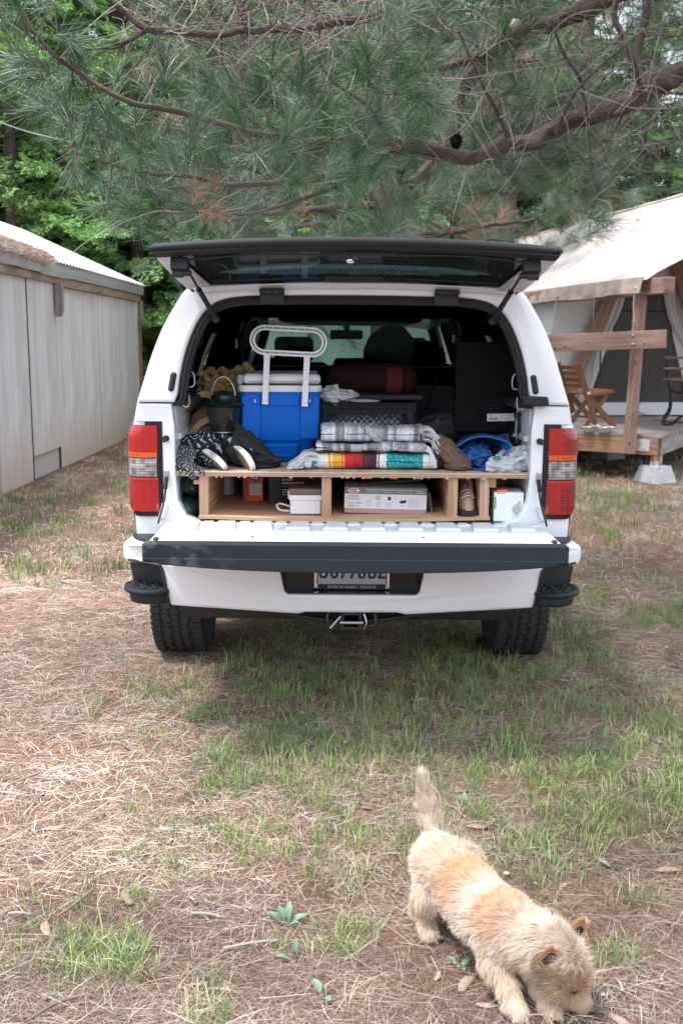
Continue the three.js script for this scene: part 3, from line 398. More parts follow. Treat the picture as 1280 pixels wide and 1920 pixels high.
  for (let i = 0; i < 10; i++) { const x = -0.72 + i * 0.16; part('gate_rib', extr([[-0.052, -0.085], [0.052, -0.085], [0.04, 0.075], [-0.04, 0.075]], 0.016, 0.006, [x, -0.004, 0.11], [-PI / 2, 0, 0]), M.bedwhite, tg); part('gate_rib', extr([[-0.03, -0.03], [0.03, -0.03], [0.022, 0.03], [-0.022, 0.03]], 0.012, 0.005, [x + 0.08, -0.004, 0.05], [-PI / 2, 0, 0]), M.bedwhite, tg); }
  part('gate_rib', [box(1.6, 0.01, 0.05, [0, 0.0, 0.31], undefined, 0.004), box(1.62, 0.008, 0.04, [0, 0.0, 0.42], undefined, 0.003)], M.bedwhite, tg);
  part('drain_plug', [cyl(0.006, 0.006, 0.004, [0.28, 0.0055, 0.36], undefined, 10), cyl(0.006, 0.006, 0.004, [-0.42, 0.0055, 0.36], undefined, 10), sph(0.014, [-0.8, 0.004, 0.43], [1, 0.8, 1], 8), sph(0.014, [0.8, 0.004, 0.43], [1, 0.8, 1], 8)], M.black, tg);
  const trimTop = [[-0.842, -0.066], [-0.842, 0.004], [-0.83, 0.012], [0.83, 0.012], [0.842, 0.004], [0.842, -0.066]], low = []; for (let i = 1; i < 24; i++) { const x = 0.842 - i * 1.684 / 24; low.push([x, -0.066 - 0.036 * (1 - Math.pow(Math.abs(x / 0.842), 2.5))]); }
  part('gate_trim', [extr([...trimTop, ...low], 0.05, 0.008, [0, -0.004, 0.47]), extr([[-0.835, -0.05], [0.835, -0.05], ...low.map(([x, y]) => [x * 0.99, y - 0.002])], 0.012, 0.004, [0, -0.004, 0.516])], mat(null, 0.5, { specularIntensity: 0.6, map: tex(512, 64, (u, v) => { const n = sst(0.45, 0.75, fbm(u * 40, v * 6, 4, 0, 90)) * (sst(0.25, 0.05, u) * 0.9 + 0.04), s = sst(0.93, 0.97, vn(u * 300, v * 40, 0, 91)) * 0.02; return [0.015 + 0.06 * n + s, 0.02 + 0.06 * n + s, 0.027 + 0.06 * n + s]; }), bumpMap: rep(T.rough, 9, 9), bumpScale: 0.0004 }), tg);
  { const m = tg.children.at(-1).geometry, p = m.attributes.position, u = m.attributes.uv; for (let i = 0; i < u.count; i++) u.setXY(i, (p.getX(i) + 0.85) / 1.7, p.getY(i) * 6); }
  // camper shell
  const out = [[0.949, 1.47], [0.92, 1.556], [0.881, 1.671], [0.835, 1.78], [0.782, 1.874], [0.728, 1.95], [0.64, 2.008], [0.48, 2.042], [0.24, 2.058], [0, 2.063]], inn = [[0.786, 1.47], [0.772, 1.505], [0.756, 1.6], [0.72, 1.728], [0.664, 1.84], [0.6, 1.9], [0.51, 1.925], [0.25, 1.934], [0, 1.936]];
  const so = smooth(out, 36), si = smooth(inn, 36), full = (h) => [...h, ...h.slice(0, -1).map(([x, y]) => [-x, y]).reverse()];
  const cs = new THREE.Group(); cs.name = 'camper_shell'; t.add(cs);
  const outF = full(so), inF = full(si), rim = [...outF, ...inF.slice().reverse()];
  part('shell_rim', extr(rim, 0.06, 0.014, [0, 0, -0.045]), M.white, cs);
  const inset = (h, d) => h.map(([x, y], i) => { const a = h[Math.max(0, i - 1)], b = h[Math.min(h.length - 1, i + 1)], dx = b[0] - a[0], dy = b[1] - a[1], l = Math.hypot(dx, dy); return [x - dy / l * d, y + dx / l * d]; });
  const hull = (h, z0, z1, th, win) => slab(h.length - 1, 24, (u, v) => { const k = u * (h.length - 1), i = Math.min(h.length - 2, Math.floor(k)), f = k - i; return V(lerp(h[i][0], h[i + 1][0], f), lerp(h[i][1], h[i + 1][1], f), lerp(z0, z1, v)); }, th, win && ((u, v) => { const w = Math.min(u, 1 - u); return w > win[0] && w < win[1] && v > 0.14 && v < 0.82; }));
  part('shell_skin', hull(outF, -0.04, -1.84, 0.008, [0.055, 0.175]), M.white, cs);
  const linF = full(inset(so, 0.05).map(([x, y]) => [x, y]));
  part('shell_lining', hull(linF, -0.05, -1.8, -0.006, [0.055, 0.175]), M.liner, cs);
  const winSlab = (s) => slab(8, 8, (u, v) => { const k = lerp(0.05, 0.18, s > 0 ? u : 1 - u) * (outF.length - 1), i = Math.floor(k), f = k - i, a = outF[i], b = outF[i + 1], o = [lerp(a[0], b[0], f) - 0.018, lerp(a[1], b[1], f)]; return V(s * o[0], o[1], lerp(-0.27, -1.54, v)); }, 0.004);
  for (const s of [-1, 1]) part('side_window', winSlab(s), M.smoke, cs);
  const seal = (d0, d1, z, dp) => extr([...full(inset(si, d0)), ...full(inset(si, d1)).reverse()], dp, 0.008, [0, 0, z]);
  part('seal', [seal(-0.004, 0.038, -0.05, 0.05), seal(0.012, 0.026, -0.02, 0.03)], M.rubber, cs);
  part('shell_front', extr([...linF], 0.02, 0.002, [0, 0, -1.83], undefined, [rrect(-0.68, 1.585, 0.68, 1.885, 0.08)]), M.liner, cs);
  part('front_window', mv(new THREE.PlaneGeometry(1.38, 0.32), [0, 1.735, -1.835]), mat([0.62, 0.72, 0.68], 0.03, { transmission: 1, thickness: 0, specularIntensity: 0.06 }), cs);
  part('window_latch', [box(0.02, 0.06, 0.015, [-0.7, 1.72, -1.79]), box(0.02, 0.05, 0.015, [0.63, 1.76, -1.79])], M.steel, cs);
  // hatch, lifted
  const ht = new THREE.Group(); ht.name = 'hatch'; ht.position.set(0, 1.945, 0.03); ht.rotation.x = -0.33; t.add(ht); ht.userData.label = 'lifted rear hatch of tinted glass';
  const HL = 0.44, hw = (v) => lerp(0.69, 0.784, v) + 0.02 * Math.sin(v * PI), hs = (u, v, k = 1, y = 0) => { const x = (u * 2 - 1) * hw(v) * k; return V(x, 0.035 * (1 - (x / 0.8) ** 2) + 0.012 * Math.sin(v * PI) + y, v * HL); };
  const glassIn = (u, v) => { const x = (u * 2 - 1), c = Math.pow(Math.abs(x) / 0.84, 6) + Math.pow(Math.abs(v - 0.5) / 0.33, 4); return c < 1; };
  part('hatch_frame', slab(56, 26, (u, v) => hs(u, v), 0.018, glassIn), mat([0.035, 0.037, 0.042], 0.25, { clearcoat: 0.6 }), ht);
  part('hatch_glass', slab(30, 10, (u, v) => hs(lerp(0.06, 0.94, u), lerp(0.12, 0.88, v), 1, -0.008), 0.005), mat([0.16, 0.2, 0.2], 0.04, { transmission: 0.92, thickness: 0, ior: 1.5, specularIntensity: 0.5 }), ht);
  part('hatch_rim', [slab(40, 3, (u, v) => hs(u, lerp(0.03, 0.13, v), 0.97, -0.021), 0.004)], M.white, ht);
  part('hatch_edge', [tube(Array.from({ length: 17 }, (_, i) => hs(i / 16, 1.0, 1.012).add(V(0, -0.002, 0.004))), 0.0175, 8, 60, (k) => 0.45 + 0.55 * Math.pow(Math.sin(k * PI), 0.4)), tube(Array.from({ length: 9 }, (_, i) => hs(0, i / 8)), 0.012, 6), tube(Array.from({ length: 9 }, (_, i) => hs(1, i / 8)), 0.012, 6), slab(40, 2, (u, v) => hs(u, lerp(0.88, 1, v), 1, -0.022), 0.012)], M.rubber, ht);
  for (const s of [0, 1]) part('hatch_side', slab(6, 10, (u, v) => hs(s ? 1 - 0.075 * u * (1 - v * 0.3) : 0.075 * u * (1 - v * 0.3), lerp(0.1, 0.86, v), 1, -0.0195), 0.003), mat([0.4, 0.405, 0.44], 0.35, { clearcoat: 0.6 }), ht);
  part('latch', [box(0.13, 0.03, 0.06, [0.04, 0.006, HL * 0.82], undefined, 0.006), box(0.22, 0.012, 0.025, [0.06, 0.012, HL * 0.86]), cyl(0.012, 0.012, 0.05, [0.0, -0.012, HL * 0.84], [PI / 2, 0, 0], 12)], M.black, ht); part('latch_button', sph(0.014, [-0.02, -0.014, HL * 0.84], [1.5, 0.8, 1], 10), M.chrome, ht);
  part('latch_rod', [tube([V(-0.02, 0.006, HL * 0.86), V(-0.4, 0.0, HL * 0.88), V(-0.7, -0.02, HL * 0.84)], 0.004), tube([V(0.1, 0.006, HL * 0.86), V(0.45, 0.0, HL * 0.88), V(0.7, -0.02, HL * 0.84)], 0.004)], M.black, ht);
  part('brake_lamp', [box(0.24, 0.018, 0.03, [0, 0.012, HL * 0.3], undefined, 0.006), ...Array.from({ length: 7 }, (_, i) => box(0.024, 0.004, 0.02, [-0.09 + i * 0.03, 0.001, HL * 0.3], undefined, 0.001))], M.black, ht);
  for (const s of [-1, 1]) part('corner_bracket', [box(0.07, 0.05, 0.055, [s * 0.69, -0.03, HL * 0.8], undefined, 0.006), box(0.045, 0.04, 0.03, [s * 0.7, -0.055, HL * 0.78], undefined, 0.006), cyl(0.012, 0.012, 0.05, [s * 0.67, -0.06, HL * 0.78], [0, 0, 1.57], 12)], M.black, ht);
  for (const x of [-0.353, 0.395]) { const h = new THREE.Group(); h.name = 'hinge'; h.position.set(x, 1.955, 0.02); t.add(h); part('hinge_leaf', [box(0.105, 0.055, 0.012, [0, -0.032, 0.004], undefined, 0.004), box(0.105, 0.012, 0.06, [0, 0.0, 0.03], [0.3, 0, 0], 0.003)], M.black, h); for (let i = 0; i < 5; i++) part('hinge_knuckle', cyl(0.008, 0.008, 0.014, [-0.04 + i * 0.02, -0.006, 0.016], [0, 0, 1.57], 10), i % 2 ? M.steel : M.black, h); }
  for (const s of [-1, 1]) { const a = V(s * 0.672, 2.03, 0.36), b = V(s * 0.6, 1.832, 0.0), m = a.clone().lerp(b, 0.42), g = new THREE.Group(); g.name = 'gas_strut'; t.add(g); part('strut_rod', tube([a, m], 0.0055, 8, 2), M.black, g); part('strut_body', [tube([m, b], 0.0115, 10, 2), sph(0.014, a.toArray(), [1, 1, 1], 8), sph(0.02, b.toArray(), [1, 1, 1], 8)], M.black, g); }
  // cab
  const cab = new THREE.Group(); cab.name = 'cab'; t.add(cab);
  part('cab_back', extr([[-0.9, 1.0], [0.9, 1.0], [0.9, 1.45], [0.72, 1.93], [-0.72, 1.93], [-0.9, 1.45]], 0.05, 0.004, [0, 0, -1.99], undefined, [rrect(-0.67, 1.585, 0.67, 1.88, 0.07)]), M.dark, cab);
  part('rear_glass', mv(new THREE.PlaneGeometry(1.36, 0.31), [0, 1.732, -1.97]), M.tint, cab);
  part('cab_roof', slab(20, 20, (u, v) => V((u * 2 - 1) * lerp(0.7, 0.62, v), 1.955 - 0.04 * Math.pow(u * 2 - 1, 2) - 0.03 * v * v, -1.95 - v * 1.55), 0.05), M.white, cab);
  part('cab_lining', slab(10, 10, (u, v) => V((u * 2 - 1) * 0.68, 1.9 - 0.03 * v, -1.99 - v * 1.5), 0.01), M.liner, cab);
  for (const s of [-1, 1]) {
    part('pillar', [beam(V(s * 0.88, 1.4, -1.98), V(s * 0.7, 1.93, -1.98), 0.09, 0.12), beam(V(s * 0.88, 1.4, -2.95), V(s * 0.69, 1.93, -2.85), 0.08, 0.12), beam(V(s * 0.84, 1.38, -4.15), V(s * 0.63, 1.92, -3.45), 0.07, 0.09), beam(V(s * 0.71, 1.93, -1.95), V(s * 0.64, 1.92, -3.5), 0.08, 0.07)], M.black, cab);
    part('cab_door', [grid(8, 20, (u, v) => V(s * (0.93 + 0.05 * Math.sin(u * PI)), 0.6 + u * 0.8, -1.9 - v * 2.3))], M.white, cab); part('door_glass', grid(2, 2, (u, v) => V(s * lerp(0.9, 0.715, u), lerp(1.4, 1.9, u), -2.0 - v * lerp(2.0, 1.5, u))), M.smoke, cab);
  }
  part('windscreen', grid(6, 4, (u, v) => V((u * 2 - 1) * lerp(0.82, 0.63, v), lerp(1.38, 1.92, v), lerp(-4.15, -3.46, v) - 0.06 * (1 - Math.pow(u * 2 - 1, 2)))), mat([0.7, 0.82, 0.78], 0.03, { transmission: 1, thickness: 0 }), cab);
  part('dashboard', [box(1.6, 0.3, 0.5, [0, 1.28, -3.75], undefined, 0.06), box(1.7, 0.5, 0.1, [0, 0.95, -3.8])], M.dark, cab); part('cab_floor', box(1.8, 0.06, 2.3, [0, 0.68, -3.0]), M.dark, cab);
  for (const x of [-0.4, 0.42]) { const st = new THREE.Group(); st.name = 'front_seat'; st.position.set(x, 0, -2.95); cab.add(st); part('backrest', [box(0.52, 0.68, 0.16, [0, 1.25, 0], [0.15, 0, 0], 0.06)], M.dark, st); part('headrest', box(0.28, 0.18, 0.1, [0, 1.68, 0.07], [0.1, 0, 0], 0.04), M.dark, st); part('cushion', box(0.52, 0.16, 0.5, [0, 0.92, -0.3], undefined, 0.05), M.dark, st); }
  const rs = new THREE.Group(); rs.name = 'rear_seat'; cab.add(rs); part('backrest', box(1.6, 0.62, 0.14, [0, 1.2, -2.12], [0.1, 0, 0], 0.05), M.dark, rs); for (const x of [-0.5, 0.02]) part('headrest', box(0.26, 0.12, 0.09, [x, 1.575, -2.08], undefined, 0.04), M.dark, rs);
  const mr = new THREE.Group(); mr.name = 'rear_mirror'; cab.add(mr); part('mirror_body', box(0.25, 0.07, 0.03, [-0.02, 1.79, -3.35], [0.05, 0, 0], 0.025), M.black, mr); part('mirror_arm', tube([V(-0.02, 1.82, -3.36), V(-0.01, 1.88, -3.42)], 0.02), M.black, mr);
  part('hood', [slab(12, 10, (u, v) => V((u * 2 - 1) * 0.93, 1.32 - 0.08 * Math.pow(u * 2 - 1, 2) - 0.06 * v * v, -4.15 - v * 1.2), 0.05), box(1.92, 0.75, 0.3, [0, 0.85, -5.3], undefined, 0.08)], M.white, cab);
  for (const s of [-1, 1]) part('front_wing', grid(4, 10, (u, v) => V(s * 0.97, 0.62 + u * 0.68 + (Math.abs(v - 0.5) < 0.4 ? (1 - u) * 0.3 : 0), -4.2 - v * 1.2)), M.white, cab);
  // underside
  part('chassis', [box(0.08, 0.14, 4.6, [-0.45, 0.62, -2.6]), box(0.08, 0.14, 4.6, [0.45, 0.62, -2.6]), box(1.7, 0.02, 5, [0, 0.72, -2.7])], M.dark, t); part('rear_axle', [cyl(0.05, 0.05, 1.6, [0, 0.38, -1.07], [0, 0, PI / 2]), sph(0.16, [0, 0.38, -1.07], [1, 1, 0.9])], M.dark, t); part('spare_wheel', [mv(nz(new THREE.TorusGeometry(0.27, 0.1, 12, 32)), [0, 0.52, -0.6], [PI / 2, 0, 0])], M.rubber, t); part('exhaust', [cyl(0.035, 0.035, 0.6, [0.72, 0.56, -0.3], [PI / 2, 0.1, 0]), cyl(0.09, 0.09, 0.4, [0.6, 0.54, -0.75], [PI / 2, 0.3, 0])], M.steel, t);
  for (const s of [-1, 1]) part('mud_liner', slab(4, 16, (u, v) => { const a = v * PI; return V(s * (0.6 + 0.33 * u), 0.42 + 0.5 * Math.sin(a), -1.07 + 0.5 * Math.cos(a)); }, 0.01), M.dark, t);
  // wheels
  const tyreTex = M.rubber;
  const prof = []; const RT = 0.405, WT = 0.285; const secs = [[0.24, -0.115], [0.3, -0.14], [0.35, -0.142], [0.388, -0.132], [0.402, -0.118], [RT, -0.1], [RT + 0.002, 0], [RT, 0.1], [0.402, 0.118], [0.388, 0.132], [0.35, 0.142], [0.3, 0.14], [0.24, 0.115]];
  const carcass = mv(lathe(secs, 72), [0, 0, 0], [0, 0, PI / 2]); const blocks = [], nb = 64;
  for (let i = 0; i < nb; i++) { const a = i / nb * 2 * PI, put = (w, h, l, x, da, tw, rr0 = RT) => { const g = box(w, h, l, [0, 0, 0], [0, tw, 0], 0.002); mv(g, [x, rr0 + 0.001, 0]); blocks.push(mv(g, [0, 0, 0], [a + da, 0, 0])); };
    put(0.05, 0.016, 0.031, -0.108, 0, 0.15); put(0.05, 0.016, 0.031, 0.108, 0.03, -0.15); if (i % 2) { put(0.036, 0.016, 0.05, -0.048, 0.02, 0.5); put(0.036, 0.016, 0.05, 0.048, 0.05, -0.5); } put(0.034, 0.016, 0.03, 0.0, 0.01, 0.35); if (i % 2 === 0) { put(0.028, 0.016, 0.02, -0.05, 0.02, -0.6); put(0.028, 0.016, 0.02, 0.05, 0.05, 0.6); } }
  const tread = merge(blocks), rimG = [lathe([[0.0, 0.02], [0.08, 0.03], [0.09, 0.01], [0.2, 0.04], [0.235, 0.1], [0.243, 0.115], [0.243, -0.115], [0.23, -0.1], [0.2, 0.0]], 40, undefined, [0, 0, PI / 2])];
  const wheel = (x, z) => { const w = new THREE.Group(); w.name = 'wheel'; w.position.set(x, RT - 0.006, z); t.add(w); const ty = part('tyre', carcass, mat([0.022, 0.022, 0.023], 0.8), w); part('tread', tread, mat([0.03, 0.03, 0.03], 0.85), ty); part('rim', x > 0 ? rimG : mv(merge(rimG).clone(), [0, 0, 0], [0, PI, 0]), M.steel, w); return w; };
  for (const [x, z] of [[-0.93, -1.14], [0.93, -1.14], [-0.9, -4.7], [0.9, -4.7]]) wheel(x, z);
}

// ---------- the cargo ----------
const tk = (x, y, z) => [TK[0] + x, y, TK[2] + z], TOP = 1.162; // truck coordinates; top of the platform
{
  const p = thing('cargo_platform', 'raised plywood sleeping platform on timber uprights in the truck bed', 'platform', tk(0, 0.93, 0));
  const edge = extr([[-0.79, -1.72], [0.805, -1.72], [0.805, -0.02], [-0.79, -0.02]].map(([x, z]) => [x, -z]), 0.022, 0.002, [0, 0.21, 0], [-PI / 2, 0, 0]);
  part('top_board', edge, M.ply, p);
  for (const y of [0.2165, 0.2245]) part('ply_layer', box(1.592, 0.0035, 0.003, [0.0075, y, -0.0195], undefined, 0), mat([0.3, 0.17, 0.09], 0.8), p);
  part('base_board', slab(40, 6, (u, v) => V(lerp(-0.69, 0.62, u), 0.018 - 0.014 * Math.sin(u * PI) + 0.004 * u, lerp(-0.015, -1.7, v)), -0.014), mat(null, 0.75, { map: rep(T.ply, 1.3, 1.7), color: lin(0.95, 0.78, 0.66) }), p);
  [-0.669, -0.1165, 0.4535, 0.596].forEach((x, i) => part('upright', box(0.043, 0.192 - (i ? 0 : 0.0), 1.6, [x, 0.112, -0.84]), M.fir, p));
  { const g = p.children.filter((c) => c.name === 'upright'); g.forEach((c) => { const P = c.geometry.attributes.position, N = c.geometry.attributes.normal, U = c.geometry.attributes.uv; for (let i = 0; i < P.count; i++) if (N.getZ(i) > 0.8) U.setXY(i, 0.1 + Math.hypot(P.getX(i) - c.geometry.boundingBox?.min.x || 0, P.getY(i)) * 0.0 + P.getY(i) * 0.35, Math.hypot((P.getX(i) % 1) * 1.0 + 0.08, (P.getY(i) - 0.1) * 0.9)); }); }
  part('cleat', box(0.03, 0.02, 1.5, [-0.702, 0.178, -0.8]), M.fir, p); part('cleat', box(0.03, 0.046, 1.5, [0.633, 0.187, -0.8]), M.fir, p);
  const r = rng(3);
  const spl = []; for (let i = 0; i < 30; i++) { const x = -0.74 + r() * 1.5; spl.push(box(0.004 + r() * 0.012, 0.003 + r() * 0.005, 0.002, [x, 0.2075, -0.02 - r() * 0.004], [0, 0, r() - 0.5], 0)); } stuff(part('splinter', spl, M.fir, p));
}
// blue cooler
{
  const c = thing('cooler', 'blue wheeled cooler with white lid and raised telescopic handle', 'cooler', tk(-0.36, TOP, -0.53), 0.1);
  const blue = mat([0.002, 0.125, 0.56], 0.42, { specularIntensity: 0.45, bumpMap: rep(T.rough, 8, 8), bumpScale: 0.0004 }), w = M.whiteplastic;
  const body = (levels, name, m) => part(name, slab(64, levels.length - 1 || 1, (u, v) => { const k = v * (levels.length - 1), i = Math.min(levels.length - 2, Math.floor(k + 1e-6)), f = k - i, L = levels[i], N = levels[i + 1], hw = lerp(L[1], N[1], f), hd = lerp(L[2], N[2], f), a = -u * 2 * PI, ce = Math.cos(a), se = Math.sin(a), q = Math.pow(Math.pow(Math.abs(ce), 12) + Math.pow(Math.abs(se), 12), -1 / 12); return V(hw * ce * q, lerp(L[0], N[0], f), hd * se * q); }, 0.01), m, c);
  body([[0.0, 0.122, 0.118], [0.01, 0.128, 0.124], [0.105, 0.172, 0.162], [0.112, 0.187, 0.178], [0.2, 0.19, 0.18], [0.33, 0.194, 0.183], [0.342, 0.192, 0.181]], 'cooler_body', blue);
  part('cooler_base', box(0.24, 0.01, 0.22, [0, 0.006, 0]), blue, c);
  for (const s of [-1, 1]) { part('body_panel', extr([[-0.044, 0.115], [0.044, 0.115], [0.046, 0.312], [0.03, 0.328], [-0.03, 0.328], [-0.046, 0.312]], 0.022, 0.008, [s * 0.138, 0, 0.172]), blue, c); part('lock_slot', box(0.008, 0.02, 0.012, [s * 0.13 + 0.01, 0.298, 0.19]), w, c); part('slot_rim', mv(nz(new THREE.TorusGeometry(0.014, 0.0022, 6, 20)), [s * 0.13 + 0.002, 0.296, 0.194], [0, 0, 0], [1.3, 0.8, 1]), blue, c); }
  part('body_panel', extr([[-0.09, 0.272], [0.09, 0.272], [0.09, 0.33], [-0.09, 0.33]], 0.014, 0.005, [0, 0, 0.174]), blue, c);
  part('body_panel', extr([[-0.078, 0.008], [0.078, 0.008], [0.088, 0.104], [-0.088, 0.104]], 0.02, 0.006, [0, 0, 0.128], [0.38, 0, 0]), blue, c); part('body_panel', extr([[-0.06, 0.03], [0.06, 0.03], [0.06, 0.048], [-0.06, 0.048]], 0.012, 0.004, [0, 0, 0.146], [0.38, 0, 0]), blue, c);
  body([[0.34, 0.198, 0.187], [0.352, 0.201, 0.19], [0.368, 0.2, 0.189], [0.37, 0.194, 0.183]], 'lid_rim', w);
  const lid = part('lid', box(0.372, 0.052, 0.35, [0.008, 0.398, 0.0], undefined, 0.024), w, c); part('lid_grip', box(0.33, 0.008, 0.02, [0.02, 0.384, 0.172], undefined, 0.003), mat([0.4, 0.4, 0.42], 0.5), lid); part('lid_frame', [box(0.03, 0.05, 0.36, [-0.19, 0.396, 0], undefined, 0.012), box(0.4, 0.012, 0.03, [0, 0.422, -0.165], undefined, 0.005)], mat([0.3, 0.33, 0.36], 0.5), c);
  const h = new THREE.Group(); h.name = 'handle'; h.position.set(0, 0, 0.203); h.rotation.set(0.0, -0.1, -0.045); c.add(h);
  const stad = (hw, r0) => { const o = []; for (let i = 0; i <= 16; i++) { const a = -PI / 2 + i / 16 * PI; o.push([hw + r0 * Math.cos(a), r0 * Math.sin(a)]); } for (let i = 0; i <= 16; i++) { const a = PI / 2 + i / 16 * PI; o.push([-hw + r0 * Math.cos(a), r0 * Math.sin(a)]); } return o; };
  const ring = (ro, ri, d, z) => extr(stad(0.112, ro), d, 0.0015, [0.012, 0.578, z], undefined, [stad(0.112, ri)]);
  const hp = mat([0.85, 0.85, 0.86], 0.4); part('handle_loop', [ring(0.069, 0.0615, 0.018, 0), ring(0.0525, 0.0445, 0.018, 0)], hp, h); part('handle_web', ring(0.064, 0.049, 0.005, 0.001), mat([0.36, 0.36, 0.39], 0.5), h);
  for (let i = 0; i < 7; i++) part('handle_rib', [box(0.003, 0.022, 0.014, [-0.1 + i * 0.037, 0.578 + 0.056, 0.009], undefined, 0), box(0.003, 0.022, 0.014, [-0.1 + i * 0.037, 0.578 - 0.056, 0.009], undefined, 0)], hp, h);
  for (const x of [-0.085, 0.102]) part('handle_leg', [box(0.005, 0.24, 0.018, [x - 0.011, 0.4, 0.009], undefined, 0.001), box(0.005, 0.24, 0.018, [x + 0.011, 0.4, 0.009], undefined, 0.001), box(0.02, 0.235, 0.005, [x, 0.398, 0.005], undefined, 0.001), ...Array.from({ length: 9 }, (_, i) => box(0.02, 0.003, 0.014, [x, 0.3 + i * 0.026, 0.009], undefined, 0)), box(0.03, 0.012, 0.016, [x, 0.284, 0.009], undefined, 0.003)], hp, h);
  part('wheel', [cyl(0.045, 0.045, 0.03, [-0.15, 0.045, -0.15], [0, 0, PI / 2]), cyl(0.045, 0.045, 0.03, [0.15, 0.045, -0.15], [0, 0, PI / 2])], M.black, c);
}
// blankets
const knit = (stripes, fuzz = 0.25) => { const W = 1024, cs = stripes; return tex(W, 128, (u, v) => { const x = u + 0.004 * (vn(u * 90, v * 20, 0, 3) - 0.5); let k = 0; while (k < cs.length - 1 && x > cs[k][0]) k++; const n = 1 - fuzz / 2 + fuzz * vn(u * 380, v * 90, 0, 7) + fuzz * 0.7 * (vn(u * 60, v * 110, 0, 9) - 0.5), f = cs[k][2] ? (h2(Math.floor(u * 300), Math.floor(v * 60), 4) < cs[k][2] ? 1 : 0) : 0, c = f ? cs[k][3] : cs[k][1]; return c.map((q) => q * n); }); };
const fold = (x0, x1, y0, y1, z0, z1, seed, sag = 0.006) => slab(110, 40, (u, v) => { // one folded layer: a flattened roll round the x axis
  const a = v * 2 * PI, hy = (y1 - y0) / 2, hz = (z1 - z0) / 2, c = Math.cos(a), s = Math.sin(a), x = lerp(x0, x1, u) + 0.006 * (fbm(v * 9, u, 2, 0, seed) - 0.5), end = 1;
  const ny = Math.sign(s) * Math.pow(Math.abs(s), 0.75) * hy * end, nzz = Math.sign(c) * Math.pow(Math.abs(c), 0.35) * hz;
  return V(x, (y0 + y1) / 2 + ny + sag * (fbm(u * 5 + seed, v * 3, 3, 0, seed) - 0.5) * 2 + sag * 0.8 * Math.sin(u * 7 + seed) * (s > 0 ? 1 : 0), (z0 + z1) / 2 + nzz + 0.008 * (fbm(u * 6, v * 4, 2, 0, seed + 3) - 0.5));
}, 0.004);
const endcap = (x, y0, y1, z0, z1, layers, dir) => Array.from({ length: layers }, (_, i) => { const y = lerp(y0, y1, (i + 0.5) / layers), h = (y1 - y0) / layers * 0.47; return mv(nz(new THREE.SphereGeometry(1, 12, 8)), [x, y, (z0 + z1) / 2], [0, 0, 0], [0.008, h, (z1 - z0) / 2 * 0.96]); });
const strands = (n, seed, f, r = 0.0016) => { const q = rng(seed), o = []; for (let i = 0; i < n; i++) o.push(tube(f(q), r, 4, 8)); return o; };
